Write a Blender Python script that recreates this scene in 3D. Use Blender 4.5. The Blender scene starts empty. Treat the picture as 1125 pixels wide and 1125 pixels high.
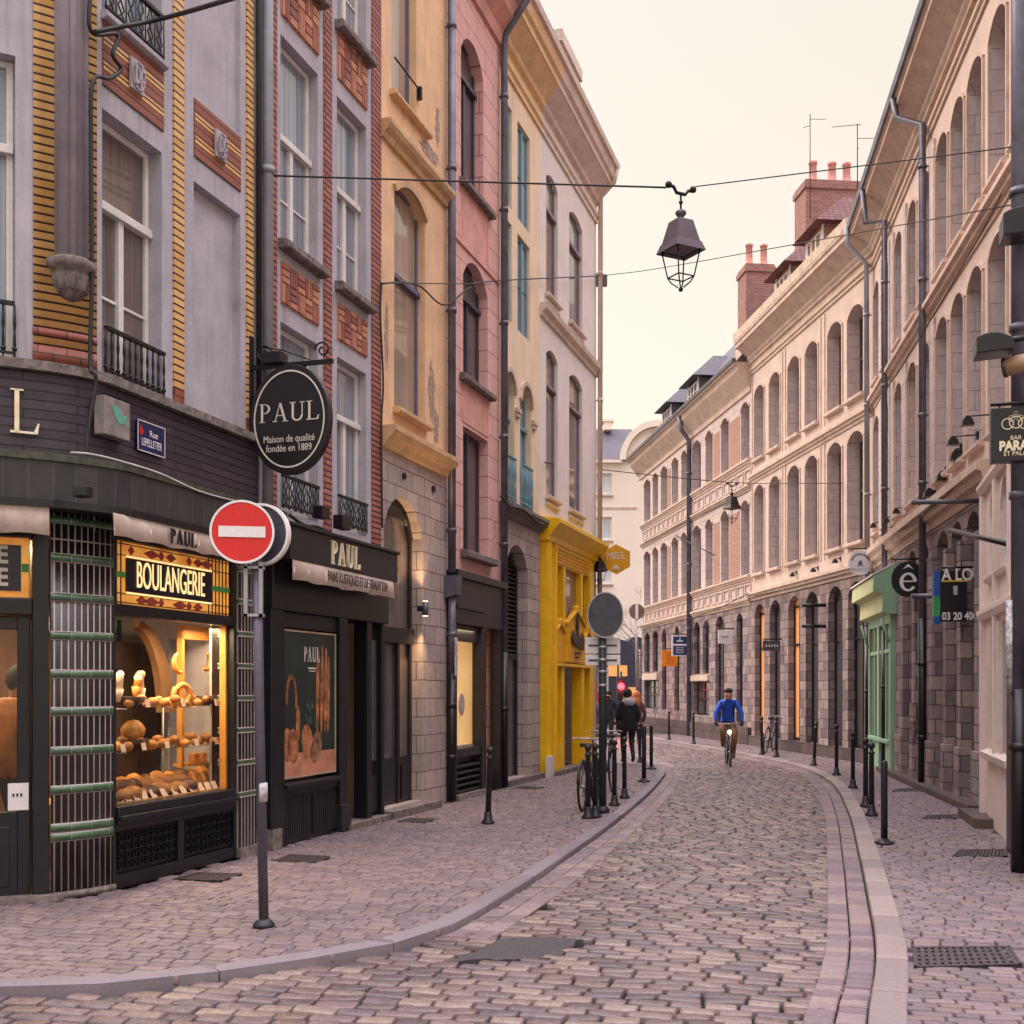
import bpy, bmesh, math, random
from mathutils import Matrix, Vector
rnd = random.Random(11)
SC = bpy.context.scene
COL = SC.collection
F, CX, HY, H = 1300.0, 562.5, 757.0, 1.75      # focal length in px, principal point, eye height
ROAD = -0.055                                   # road surface; pavements are at z = 0

# ---------------------------------------------------------------- camera, sky, sun, exposure
cam_d = bpy.data.cameras.new('camera')
cam = bpy.data.objects.new('camera', cam_d); COL.objects.link(cam)
cam_d.sensor_width = 36.0; cam_d.lens = 36.0 * F / 1125.0
cam_d.shift_y = (HY - 562.5) / 1125.0
cam_d.clip_start = 0.1; cam_d.clip_end = 2000
cam.location = (0, 0, H); cam.rotation_euler = (math.radians(90), 0, 0)
SC.camera = cam

w = bpy.data.worlds.new('World'); SC.world = w; w.use_nodes = True
nt = w.node_tree; nt.nodes.clear()
out = nt.nodes.new('ShaderNodeOutputWorld')
sky = nt.nodes.new('ShaderNodeTexSky'); sky.sky_type = 'NISHITA'; sky.sun_disc = False
sky.sun_elevation = math.radians(44); sky.sun_rotation = math.radians(298); sky.dust_density = 4.0; sky.air_density = 1.5
bg1 = nt.nodes.new('ShaderNodeBackground'); bg1.inputs['Strength'].default_value = 0.05
nt.links.new(sky.outputs[0], bg1.inputs['Color'])
# overcast veil: cream at the horizon, brighter overhead (standard overcast sky)
tc = nt.nodes.new('ShaderNodeTexCoord'); sep = nt.nodes.new('ShaderNodeSeparateXYZ')
nt.links.new(tc.outputs['Generated'], sep.inputs[0])
rmp = nt.nodes.new('ShaderNodeValToRGB'); rmp.color_ramp.interpolation = 'B_SPLINE'
el = rmp.color_ramp.elements
el[0].position = 0.0; el[0].color = (0.200, 0.164, 0.122, 1)
el[1].position = 1.0; el[1].color = (0.92, 0.85, 0.90, 1)
e = el.new(0.50); e.color = (0.162, 0.138, 0.106, 1)
e = el.new(0.56); e.color = (0.162, 0.146, 0.118, 1)
e = el.new(0.76); e.color = (0.80, 0.735, 0.775, 1)
nt.links.new(sep.outputs['Z'], rmp.inputs[0])
bg2 = nt.nodes.new('ShaderNodeBackground'); bg2.inputs['Strength'].default_value = 4.0
nt.links.new(rmp.outputs[0], bg2.inputs['Color'])
add = nt.nodes.new('ShaderNodeAddShader')
nt.links.new(bg1.outputs[0], add.inputs[0]); nt.links.new(bg2.outputs[0], add.inputs[1])
nt.links.new(add.outputs[0], out.inputs['Surface'])

sun_d = bpy.data.lights.new('sun', 'SUN'); sun_d.energy = 1.55; sun_d.angle = math.radians(20)
sun_d.color = (1.0, 0.84, 0.70)
sun = bpy.data.objects.new('sun', sun_d); COL.objects.link(sun)
az, elv = math.radians(298), math.radians(44)     # over the left-hand roofs and a little ahead
sd = Vector((math.sin(az) * math.cos(elv), math.cos(az) * math.cos(elv), math.sin(elv)))
sun.rotation_euler = sd.to_track_quat('Z', 'Y').to_euler(); sun.location = (0, 0, 40)
SC.view_settings.view_transform = 'Standard'; SC.view_settings.look = 'None'
SC.view_settings.exposure = 0.28; SC.view_settings.gamma = 1.0
SC.render.resolution_x = 1024; SC.render.resolution_y = 1024

# ---------------------------------------------------------------- measuring helpers
def ground(px, py, z=0.0):
    Y = F * (H - z) / (py - HY)
    return ((px - CX) / F * Y, Y)

class Wall:
    """A vertical facade plane: local x runs along it, local y goes into the building."""
    def __init__(s, x0, y0, x1, y1):
        s.L = math.hypot(x1 - x0, y1 - y0); s.o = (x0, y0)
        s.d = ((x1 - x0) / s.L, (y1 - y0) / s.L); s.n = (-s.d[1], s.d[0])
        s.M = Matrix(((s.d[0], s.n[0], 0, x0), (s.d[1], s.n[1], 0, y0), (0, 0, 1, 0), (0, 0, 0, 1)))
    def at(s, px, py, off=0.0):
        rx = (px - CX) / F; ox = s.o[0] - s.n[0] * off; oy = s.o[1] - s.n[1] * off
        t = (ox * s.n[0] + oy * s.n[1]) / (rx * s.n[0] + s.n[1])
        return (t * rx - ox) * s.d[0] + (t - oy) * s.d[1], H + (HY - py) / F * t
    def u(s, px, off=0.0): return s.at(px, 500, off)[0]
    def xy(s, u, off=0.0):
        return (s.o[0] + s.d[0] * u - s.n[0] * off, s.o[1] + s.d[1] * u - s.n[1] * off)
    def perp(s, u, px, py):
        """distance out from the wall and height of a point standing over u"""
        t = (px - CX) / F; ax, ay = s.xy(u)
        off = (t * ay - ax) / (-s.n[0] + t * s.n[1])
        Y = ay - s.n[1] * off
        return off, H + (HY - py) / F * Y

WL = Wall(-3.589, 9.98, -3.589 + 3.077, 19.98)            # left row
WA = Wall(-3.589 - .883, 9.98 - .469, -3.589, 9.98)       # cut-off corner of the bakery (x = 1 at the corner)
W2 = Wall(8.45, 27.6, 4.17 + .155 * 16.2, 16.2)           # right row, nearest
W3 = Wall(7.5, 37.1, 8.45, 27.6)
W4 = Wall(5.78, 52.7, 7.5, 37.1)
W1 = Wall(6.28, 15.75, 5.42, 12.6)                        # white shop front on the right

# ---------------------------------------------------------------- object helpers
WM = {}
def tagged(o, label=None, cat=None, group=None, kind=None):
    if label: o['label'] = label
    if cat: o['category'] = cat
    if group: o['group'] = group
    if kind: o['kind'] = kind
    return o
def place(o, parent, M):
    COL.objects.link(o)
    if parent is not None:
        o.parent = parent; o.matrix_basis = WM[parent.name].inverted() @ M
    else:
        o.matrix_basis = M
    WM[o.name] = M.copy()
    return o
def thing(name, label, cat, M=None, group=None):
    M = M or Matrix.Identity(4)
    o = bpy.data.objects.new(name, None); o.empty_display_size = .2
    place(o, None, M)
    return tagged(o, label, cat, group)
def kids(o): return [c for c in bpy.data.objects if c.parent == o]
def copy_thing(root, M, label, group=None):
    r = root.copy(); COL.objects.link(r); r.matrix_basis = M; r['label'] = label
    if group: r['group'] = group
    for c in kids(root):
        k = c.copy(); COL.objects.link(k); k.parent = r
        for g in kids(c):
            q = g.copy(); COL.objects.link(q); q.parent = k
    return r
def T(x, y, z=0.0, rz=0.0, s=1.0):
    return Matrix.Translation((x, y, z)) @ Matrix.Rotation(rz, 4, 'Z') @ Matrix.Scale(s, 4)
def along(a, b):
    """frame at a whose x axis points to b (level)"""
    return T(a[0], a[1], 0, math.atan2(b[1] - a[1], b[0] - a[0]))

class MB:
    def __init__(s): s.v = []; s.f = []; s.m = []; s.sm = []
    def add(s, vs, fs, m=0, smooth=False):
        n = len(s.v); s.v += [tuple(p) for p in vs]
        for f in fs: s.f.append([n + i for i in f]); s.m.append(m); s.sm.append(smooth)
        return s
    def quad(s, a, b, c, d, m=0): return s.add([a, b, c, d], [(0, 1, 2, 3)], m)
    def box(s, x0, x1, y0, y1, z0, z1, m=0):
        if x0 > x1: x0, x1 = x1, x0
        if y0 > y1: y0, y1 = y1, y0
        if z0 > z1: z0, z1 = z1, z0
        return s.add([(x0, y0, z0), (x1, y0, z0), (x1, y1, z0), (x0, y1, z0), (x0, y0, z1), (x1, y0, z1), (x1, y1, z1), (x0, y1, z1)],
                     [(0, 3, 2, 1), (4, 5, 6, 7), (0, 1, 5, 4), (1, 2, 6, 5), (2, 3, 7, 6), (3, 0, 4, 7)], m)
    def prism(s, pts, y0, y1, m=0):
        """polygon in the x-z plane given a depth along y (counter-clockwise seen from the front)"""
        n = len(pts); vs = [(x, y0, z) for x, z in pts] + [(x, y1, z) for x, z in pts]
        fs = [tuple(range(n)), tuple(range(2 * n - 1, n - 1, -1))]
        fs += [(i, i + n, (i + 1) % n + n, (i + 1) % n) for i in range(n)]
        return s.add(vs, fs, m)
    def slab(s, pts, z0, z1, m=0):
        n = len(pts); vs = [(x, y, z1) for x, y in pts] + [(x, y, z0) for x, y in pts]
        fs = [tuple(range(n)), tuple(range(2 * n - 1, n - 1, -1))]
        fs += [(i, i + n, (i + 1) % n + n, (i + 1) % n) for i in range(n)]
        return s.add(vs, fs, m)
    def sweep(s, u0, u1, prof, m=0):
        """profile of (y, z) run along x, closed with end caps"""
        n = len(prof); vs = [(u0, y, z) for y, z in prof] + [(u1, y, z) for y, z in prof]
        fs = [(i, (i + 1) % n, (i + 1) % n + n, i + n) for i in range(n)]
        fs += [tuple(range(n - 1, -1, -1)), tuple(range(n, 2 * n))]
        return s.add(vs, fs, m)
    def tube(s, pts, r, n=8, m=0, cap=True):
        pts = [Vector(p) for p in pts]; rings = []
        rs = r if isinstance(r, (list, tuple)) else [r] * len(pts)
        up0 = None
        for i, p in enumerate(pts):
            t = (pts[min(i + 1, len(pts) - 1)] - pts[max(i - 1, 0)]).normalized()
            if up0 is None:
                up0 = Vector((0, 0, 1)) if abs(t.z) < .9 else Vector((1, 0, 0))
            a = t.cross(up0).normalized(); b = a.cross(t).normalized(); up0 = b
            rings.append([p + a * math.cos(2 * math.pi * k / n) * rs[i] + b * math.sin(2 * math.pi * k / n) * rs[i] for k in range(n)])
        vs = [q for g in rings for q in g]; fs = []
        for i in range(len(pts) - 1):
            for k in range(n):
                fs.append((i * n + k, i * n + (k + 1) % n, (i + 1) * n + (k + 1) % n, (i + 1) * n + k))
        s.add(vs, fs, m, True)
        if cap: s.add(rings[0] + rings[-1], [tuple(range(n - 1, -1, -1)), tuple(range(n, 2 * n))], m)
        return s
    def lathe(s, prof, c=(0, 0, 0), n=16, m=0, sq=False, smooth=True):
        vs = []; fs = []
        for r, z in prof:
            for k in range(n):
                a = 2 * math.pi * (k + (.5 if sq else 0)) / n
                vs.append((c[0] + r * math.cos(a), c[1] + r * math.sin(a), c[2] + z))
        for i in range(len(prof) - 1):
            for k in range(n): fs.append((i * n + k, i * n + (k + 1) % n, (i + 1) * n + (k + 1) % n, (i + 1) * n + k))
        fs += [tuple(range(n - 1, -1, -1)), tuple(range(n * (len(prof) - 1), n * len(prof)))]
        return s.add(vs, fs, m, smooth and not sq)
    def ball(s, c, r, n=12, m=0, sc=(1, 1, 1), jit=0):
        prof = []; k = max(5, n // 2)
        vs = []; fs = []
        for i in range(k + 1):
            t = math.pi * i / k
            for j in range(n):
                a = 2 * math.pi * j / n; q = 1 + rnd.uniform(-jit, jit)
                vs.append((c[0] + r * sc[0] * math.sin(t) * math.cos(a) * q, c[1] + r * sc[1] * math.sin(t) * math.sin(a) * q, c[2] - r * sc[2] * math.cos(t) * q))
        for i in range(k):
            for j in range(n): fs.append((i * n + j, i * n + (j + 1) % n, (i + 1) * n + (j + 1) % n, (i + 1) * n + j))
        return s.add(vs, fs, m, True)
    def disc(s, c, r, th, n=40, m=0, axis='y', rz=None):
        rz = rz or r
        pts = [(c[0] + r * math.cos(2 * math.pi * k / n), c[2] + rz * math.sin(2 * math.pi * k / n)) for k in range(n)]
        return s.prism(pts, c[1], c[1] + th, m)
    def ring(s, c, r0, r1, th, n=40, m=0, k=1.0):
        for i in range(n):
            a, b = 2 * math.pi * i / n, 2 * math.pi * (i + 1) / n
            P = lambda r, t: (c[0] + r * math.cos(t), c[2] + r * k * math.sin(t))
            s.prism([P(r0, a), P(r1, a), P(r1, b), P(r0, b)], c[1], c[1] + th, m)
        return s
    def arc(s, cx, cz, ro, rzo, ri, rzi, a0, a1, y0, y1, n=14, m=0):
        P = lambda r, q, t: (cx + r * math.cos(t), cz + q * math.sin(t))
        o = [P(ro, rzo, math.radians(a0 + (a1 - a0) * i / n)) for i in range(n + 1)]
        q = [P(ri, rzi, math.radians(a0 + (a1 - a0) * i / n)) for i in range(n + 1)]
        for i in range(n): s.prism([q[i], o[i], o[i + 1], q[i + 1]], y0, y1, m)
        return s
    def xform(s, M, i0=0):
        s.v = s.v[:i0] + [tuple(M @ Vector(p)) for p in s.v[i0:]]; return s
    def build(s, name, mats, parent=None, M=None, bevel=0, weld=False):
        M = M or (WM[parent.name] if parent is not None else Matrix.Identity(4))
        me = bpy.data.meshes.new(name); me.from_pydata(s.v, [], s.f)
        if not isinstance(mats, (list, tuple)): mats = [mats]
        for mm in mats: me.materials.append(mm)
        me.polygons.foreach_set('material_index', s.m); me.polygons.foreach_set('use_smooth', s.sm)
        if weld or any(s.sm):
            b = bmesh.new(); b.from_mesh(me); bmesh.ops.remove_doubles(b, verts=b.verts, dist=1e-5)
            bmesh.ops.recalc_face_normals(b, faces=b.faces); b.to_mesh(me); b.free()
        me.update()
        o = bpy.data.objects.new(name, me); place(o, parent, M)
        if bevel:
            bv = o.modifiers.new('soft edges', 'BEVEL'); bv.width = bevel; bv.segments = 2; bv.limit_method = 'ANGLE'
        return o

# ---------------------------------------------------------------- materials
def lin(c):
    return tuple([(x / 12.92 if x <= .04045 else ((x + .055) / 1.055) ** 2.4) for x in [q / 255 for q in c[:3]]] + [1])
MATS = {}
def nodes(name):
    m = bpy.data.materials.new(name); m.use_nodes = True; t = m.node_tree
    return m, t, t.nodes['Principled BSDF'], t.nodes['Material Output']
def mixc(t, fac, a, b, mode='MIX'):
    n = t.nodes.new('ShaderNodeMix'); n.data_type = 'RGBA'; n.blend_type = mode
    for k, v in ((0, fac), (6, a), (7, b)):
        if hasattr(v, 'links') or hasattr(v, 'is_linked'): t.links.new(v, n.inputs[k])
        else: n.inputs[k].default_value = v
    return n.outputs[2]
def noise(t, vec, scale, detail=4, rough=.55):
    n = t.nodes.new('ShaderNodeTexNoise'); n.inputs['Scale'].default_value = scale
    n.inputs['Detail'].default_value = detail; n.inputs['Roughness'].default_value = rough
    t.links.new(vec, n.inputs['Vector']); return n.outputs['Fac']
def ramp(t, src, a, b, ca=(0, 0, 0, 1), cb=(1, 1, 1, 1)):
    r = t.nodes.new('ShaderNodeValToRGB'); e = r.color_ramp.elements
    e[0].position = a; e[0].color = ca; e[1].position = b; e[1].color = cb
    t.links.new(src, r.inputs[0]); return r.outputs[0]
def mapping(t, vec, sc):
    n = t.nodes.new('ShaderNodeMapping'); n.inputs['Scale'].default_value = sc; t.links.new(vec, n.inputs['Vector']); return n.outputs[0]
def facade_vec(t, k=1.0):
    tc = t.nodes.new('ShaderNodeTexCoord'); sp = t.nodes.new('ShaderNodeSeparateXYZ'); t.links.new(tc.outputs['Object'], sp.inputs[0])
    a = t.nodes.new('ShaderNodeMath'); a.operation = 'MULTIPLY_ADD'; a.inputs[1].default_value = k; t.links.new(sp.outputs[1], a.inputs[0])
    a0 = t.nodes.new('ShaderNodeMath'); a0.inputs[1].default_value = 0 if k == 1.0 else 2.31; t.links.new(sp.outputs[0], a0.inputs[0]); t.links.new(a0.outputs[0], a.inputs[2])
    c = t.nodes.new('ShaderNodeCombineXYZ'); t.links.new(a.outputs[0], c.inputs[0]); t.links.new(sp.outputs[2], c.inputs[1])
    return tc.outputs['Object'], c.outputs[0]
def bump(t, b, h, strength, dist=.01, prev=None):
    n = t.nodes.new('ShaderNodeBump'); n.inputs['Strength'].default_value = strength; n.inputs['Distance'].default_value = dist
    t.links.new(h, n.inputs['Height'])
    if prev is not None: t.links.new(prev, n.inputs['Normal'])
    t.links.new(n.outputs[0], b.inputs['Normal']); return n.outputs[0]
def plain(name, c, rough=.6, var=.12, vs=6, metal=0, bmp=.15, bs=60, spec=.5, streak=0, dirt=None):
    if name in MATS: return MATS[name]
    m, t, b, o = nodes(name); c = lin(c)
    tc = t.nodes.new('ShaderNodeTexCoord'); v = tc.outputs['Object']
    dk = tuple([x * (1 - 2 * var) for x in c[:3]] + [1]); lt = tuple([min(1, x * (1 + var)) for x in c[:3]] + [1])
    col = mixc(t, ramp(t, noise(t, v, vs), .3, .7), dk, lt)
    col = mixc(t, 1.0, col, ramp(t, noise(t, v, 38, 6, .7), .25, .75, (.86, .86, .86, 1), (1.06, 1.06, 1.06, 1)), 'MULTIPLY')
    if streak:
        d = lin(dirt) if dirt else tuple([x * .45 for x in c[:3]] + [1])
        f = ramp(t, noise(t, mapping(t, v, (5, 5, .35)), 2.2, 5, .6), .52, .78, (0, 0, 0, 1), (streak,) * 3 + (1,))
        col = mixc(t, f, col, d)
        f2 = ramp(t, noise(t, v, 1.6, 6, .7), .56, .72, (0, 0, 0, 1), (streak * .7,) * 3 + (1,))
        col = mixc(t, f2, col, d)
    t.links.new(col, b.inputs['Base Color']); b.inputs['Roughness'].default_value = rough
    b.inputs['Metallic'].default_value = metal; b.inputs['Specular IOR Level'].default_value = spec
    if bmp: bump(t, b, noise(t, v, bs, 3), bmp, .004)
    MATS[name] = m; return m
def bricks(name, c1, c2, mortar, bw, bh, ms=.01, rough=.8, bmp=.5, off=.5, spec=.4, streak=.4, var=.5, grime=None, jig=0, k=1.0):
    if name in MATS: return MATS[name]
    m, t, b, o = nodes(name); ov, v = facade_vec(t, k)
    if jig:
        nv = t.nodes.new('ShaderNodeTexNoise'); nv.inputs['Scale'].default_value = 3; t.links.new(ov, nv.inputs['Vector'])
        va = t.nodes.new('ShaderNodeVectorMath'); va.operation = 'MULTIPLY_ADD'; va.inputs[1].default_value = (jig, jig, 0)
        t.links.new(nv.outputs['Color'], va.inputs[0]); t.links.new(v, va.inputs[2]); v = va.outputs[0]
    br = t.nodes.new('ShaderNodeTexBrick'); t.links.new(v, br.inputs['Vector'])
    br.offset = off; br.inputs['Scale'].default_value = 1; br.inputs['Brick Width'].default_value = bw
    br.inputs['Row Height'].default_value = bh; br.inputs['Mortar Size'].default_value = ms
    br.inputs['Mortar Smooth'].default_value = .15; br.inputs['Bias'].default_value = 0
    br.inputs['Color1'].default_value = lin(c1); br.inputs['Color2'].default_value = lin(c2); br.inputs['Mortar'].default_value = lin(mortar)
    col = br.outputs['Color']
    col = mixc(t, 1.0, col, ramp(t, noise(t, ov, 9, 6, .65), .25, .75, (1 - var * .6,) * 3 + (1,), (1.0, 1.0, 1.0, 1)), 'MULTIPLY')
    if streak:
        d = lin(grime) if grime else tuple([x * .3 for x in lin(c1)[:3]] + [1])
        f = ramp(t, noise(t, mapping(t, ov, (3, 3, .5)), 1.7, 6, .7), .5, .8, (0, 0, 0, 1), (streak,) * 3 + (1,))
        col = mixc(t, f, col, d)
    t.links.new(col, b.inputs['Base Color']); b.inputs['Roughness'].default_value = rough; b.inputs['Specular IOR Level'].default_value = spec
    inv = t.nodes.new('ShaderNodeMath'); inv.operation = 'SUBTRACT'; inv.inputs[0].default_value = 1; t.links.new(br.outputs['Fac'], inv.inputs[1])
    p = bump(t, b, inv.outputs[0], bmp, .012)
    bump(t, b, noise(t, ov, 35, 5), .25, .01, p)
    MATS[name] = m; return m
def glow(name, c, s, c2=None, vs=4):
    if name in MATS: return MATS[name]
    m, t, b, o = nodes(name); b.inputs['Base Color'].default_value = lin(c); b.inputs['Roughness'].default_value = .5
    b.inputs['Emission Strength'].default_value = s
    if c2:
        tc = t.nodes.new('ShaderNodeTexCoord')
        t.links.new(mixc(t, ramp(t, noise(t, tc.outputs['Object'], vs, 5), .3, .7), lin(c), lin(c2)), b.inputs['Emission Color'])
    else: b.inputs['Emission Color'].default_value = lin(c)
    MATS[name] = m; return m
def clear_glass(name, refl=1.0):
    if name in MATS: return MATS[name]
    m, t, b, o = nodes(name); t.nodes.remove(b)
    tr = t.nodes.new('ShaderNodeBsdfTransparent'); tr.inputs[0].default_value = (.93, .94, .92, 1)
    gl = t.nodes.new('ShaderNodeBsdfGlossy'); gl.inputs['Roughness'].default_value = .015; gl.inputs[0].default_value = (refl, refl, refl, 1)
    fr = t.nodes.new('ShaderNodeFresnel'); fr.inputs[0].default_value = 1.5
    gm = t.nodes.new('ShaderNodeNewGeometry'); iv = t.nodes.new('ShaderNodeMath'); iv.operation = 'SUBTRACT'; iv.inputs[0].default_value = 1; t.links.new(gm.outputs['Backfacing'], iv.inputs[1])
    ml = t.nodes.new('ShaderNodeMath'); ml.operation = 'MULTIPLY'; t.links.new(fr.outputs[0], ml.inputs[0]); t.links.new(iv.outputs[0], ml.inputs[1])
    mx = t.nodes.new('ShaderNodeMixShader'); t.links.new(ml.outputs[0], mx.inputs[0]); t.links.new(tr.outputs[0], mx.inputs[1]); t.links.new(gl.outputs[0], mx.inputs[2])
    t.links.new(mx.outputs[0], o.inputs['Surface']); MATS[name] = m; return m
def dark_glass(name, c, curtain=0.0, cc=(200, 200, 210)):
    """pane with a dim room, drawn curtain or sky reflection put into its colour"""
    if name in MATS: return MATS[name]
    m, t, b, o = nodes(name); tc = t.nodes.new('ShaderNodeTexCoord'); v = tc.outputs['Object']
    col = mixc(t, ramp(t, noise(t, v, .9, 3), .3, .7), tuple([x * .6 for x in lin(c)[:3]] + [1]), lin(c))
    if curtain:
        folds = ramp(t, noise(t, mapping(t, v, (22, 22, .3)), 1, 2), .3, .7, (0, 0, 0, 1), (curtain,) * 3 + (1,))
        col = mixc(t, folds, col, lin(cc))
    t.links.new(col, b.inputs['Base Color']); b.inputs['Roughness'].default_value = .5; b.inputs['Specular IOR Level'].default_value = .3
    b.inputs['Coat Weight'].default_value = 1; b.inputs['Coat Roughness'].default_value = .02; b.inputs['Coat IOR'].default_value = 1.6
    wv = t.nodes.new('ShaderNodeBump'); wv.inputs['Strength'].default_value = .03; wv.inputs['Distance'].default_value = .05
    t.links.new(noise(t, v, 1.5, 1), wv.inputs['Height']); t.links.new(wv.outputs[0], b.inputs['Coat Normal'])
    MATS[name] = m; return m
def islands(name, stops, rough=.6, var=.35, ns=45, spec=.5, bmp=.5, stain=.0):
    """stones: each separate stone takes its own colour"""
    m, t, b, o = nodes(name); g = t.nodes.new('ShaderNodeNewGeometry')
    r = t.nodes.new('ShaderNodeValToRGB'); r.color_ramp.interpolation = 'CONSTANT'; e = r.color_ramp.elements
    for i, c in enumerate(stops):
        x = e[i] if i < 2 else e.new(i / len(stops))
        x.position = i / len(stops); x.color = lin(c)
    t.links.new(g.outputs['Random Per Island'], r.inputs[0])
    tc = t.nodes.new('ShaderNodeTexCoord'); v = tc.outputs['Object']
    col = mixc(t, 1.0, r.outputs[0], ramp(t, noise(t, v, ns, 5, .7), .25, .75, (1 - var,) * 3 + (1,), (1.08, 1.08, 1.08, 1)), 'MULTIPLY')
    if stain:
        col = mixc(t, ramp(t, noise(t, v, .9, 6, .65), .5, .72, (0, 0, 0, 1), (stain,) * 3 + (1,)), col, tuple([x * .45 for x in lin(stops[0])[:3]] + [1]))
    t.links.new(col, b.inputs['Base Color']); b.inputs['Specular IOR Level'].default_value = spec
    rr = ramp(t, noise(t, v, 12, 4), .3, .7, (rough - .12,) * 3 + (1,), (rough + .12,) * 3 + (1,)); t.links.new(rr, b.inputs['Roughness'])
    bump(t, b, noise(t, v, 60, 5, .7), bmp, .006)
    MATS[name] = m; return m

BLACK = plain('black_paint', (25, 23, 28), .38, .2, 5, bmp=.08)
BLACK2 = plain('charcoal_paint', (38, 34, 40), .45, .15, 4, bmp=.08)
IRON = plain('wrought_iron', (28, 28, 32), .45, .2, 20, metal=.3)
ZINC = plain('zinc_pipe', (104, 102, 116), .45, .2, 3, metal=.35, streak=.3)
GREYPIPE = plain('painted_pipe', (150, 150, 160), .5, .1, 3, streak=.3)
WHITE = plain('white_paint', (222, 216, 212), .5, .06, 4, streak=.15)
GREYR = plain('grey_render', (178, 171, 181), .85, .09, 2.2, streak=.5, dirt=(112, 104, 112))
GREYC = plain('grey_column', (172, 162, 174), .8, .12, 3, streak=.5, dirt=(96, 88, 92))
YBRICK = bricks('yellow_glazed_brick', (236, 188, 122), (218, 164, 96), (64, 46, 42), 9.0, .072, .010, .45, .9, streak=.2, var=.4, k=-.41)
YRBAND = bricks('red_glazed_brick', (156, 88, 72), (134, 70, 58), (70, 46, 40), .24, .072, .006, .5, .6, streak=.2, k=-.41)
RBRICK = bricks('red_brick', (190, 118, 100), (160, 92, 80), (74, 54, 54), 9.0, .072, .013, .75, .9, streak=.3)
PANELB = bricks('banded_brick_panel', (158, 92, 76), (150, 84, 68), (66, 42, 38), 3.0, .074, .007, .55, .6, streak=.1)
STONE = plain('weathered_stone', (128, 116, 112), .9, .3, 14, bmp=.6, bs=40, streak=.5, dirt=(66, 62, 56))
DTILE = bricks('dark_wall_tile', (74, 62, 74), (62, 52, 64), (30, 25, 32), .9, .078, .006, .42, .9, off=.5, streak=.15, k=-.41)
VTILE = bricks('dark_canopy_tile', (70, 64, 66), (54, 50, 54), (82, 80, 76), .19, 2.0, .006, .4, .6, off=0, streak=.4, k=-.41)
COLT = bricks('column_tile', (34, 25, 29), (27, 21, 27), (188, 172, 166), .064, 3.0, .0075, .25, .5, off=0, spec=.7, streak=.35, grime=(50, 40, 44), k=-.41)
GREENT = bricks('green_glazed_tile', (62, 92, 60), (78, 112, 84), (150, 140, 126), .2, 3.0, .004, .18, .5, off=0, spec=.8, streak=.3, grime=(60, 70, 50), k=-.41)
OCHRE = plain('ochre_render', (232, 190, 150), .85, .09, 1.8, streak=.6, dirt=(168, 136, 116))
OCHRED = plain('ochre_moulding', (210, 172, 130), .8, .1, 3, streak=.5, dirt=(120, 86, 66))
PINK = bricks('pink_render', (226, 180, 174), (218, 168, 162), (166, 112, 110), .85, .36, .009, .85, .5, streak=.4, var=.25, grime=(198, 136, 126))
PINKS = plain('pink_smooth', (216, 158, 148), .8, .1, 3, streak=.25)
CREAM = plain('cream_render', (234, 210, 180), .85, .07, 1.6, streak=.4, dirt=(176, 140, 120))
PALE = plain('pale_render', (226, 214, 210), .85, .05, 1.6, streak=.3, dirt=(166, 148, 146))
PALEM = plain('pale_moulding', (214, 194, 184), .8, .07, 3, streak=.4, dirt=(130, 104, 98))
LSTONE = bricks('left_stone', (196, 178, 172), (172, 156, 152), (116, 100, 96), .46, .27, .008, .9, .5, streak=.4, jig=.02, grime=(110, 94, 92))
UPST = plain('warm_plaster', (214, 192, 180), .85, .08, 1.5, streak=.5, dirt=(186, 150, 132))
ASHLAR = bricks('pale_ashlar', (220, 202, 198), (208, 190, 188), (156, 136, 136), .5, .3, .006, .85, .4, streak=.55, var=.4, grime=(140, 116, 114))
CORN = plain('cornice_stone', (210, 186, 170), .8, .1, 3, streak=.55, dirt=(150, 112, 96))
GSTONE = bricks('ground_stone', (174, 154, 150), (118, 104, 110), (96, 80, 82), .37, .25, .010, .9, .9, streak=.5, jig=.05, grime=(78, 66, 68))
DSTONE = bricks('dark_base_stone', (104, 86, 84), (84, 70, 72), (60, 50, 50), .5, .3, .012, .9, .9, streak=.3, jig=.05)
BRICKR = bricks('infill_brick', (178, 124, 106), (160, 108, 94), (196, 170, 156), .2, .066, .012, .85, .5, streak=.1)
YELLOW = plain('yellow_paint', (248, 196, 20), .38, .06, 3, bmp=.1, spec=.5, streak=.15, dirt=(190, 120, 10))
YELLOWD = plain('deep_yellow_paint', (236, 172, 14), .4, .06, 3, bmp=.1)
GREENP = plain('pale_green_paint', (136, 176, 146), .5, .06, 3, bmp=.1)
BLUEP = plain('blue_paint', (112, 150, 164), .5, .08, 4)
SLATE = bricks('slate_roof', (96, 90, 102), (84, 80, 92), (62, 60, 68), .22, .12, .006, .55, .5, streak=.2)
TILE = bricks('red_roof_tile', (140, 96, 94), (118, 80, 82), (72, 46, 46), .17, .11, .01, .8, .9, streak=.2)
CHIM = bricks('chimney_brick', (172, 120, 114), (146, 100, 98), (176, 146, 136), .22, .07, .008, .85, .5, streak=.3)  # brick lightened: backlit haze is put into its colour
TERRA = plain('terracotta', (200, 140, 130), .8, .12, 8)
CANVAS = plain('awning_canvas', (232, 212, 200), .9, .08, 5, bmp=.3, bs=12, streak=.2)
GOLD = plain('gold_letter', (242, 226, 194), .4, .05, 10)
LETTER = plain('cream_letter', (226, 216, 204), .5, .04, 10, bmp=0)
INK = plain('dark_ink', (40, 36, 40), .6, .05, 10, bmp=0)
CABLE = plain('cable_rubber', (30, 28, 30), .6, .1, 30, bmp=0)
GL_SKY = dark_glass('window_glass', (104, 112, 130), .6, (178, 182, 194))  # pale sky reflection is mixed into the pane colour
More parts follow.
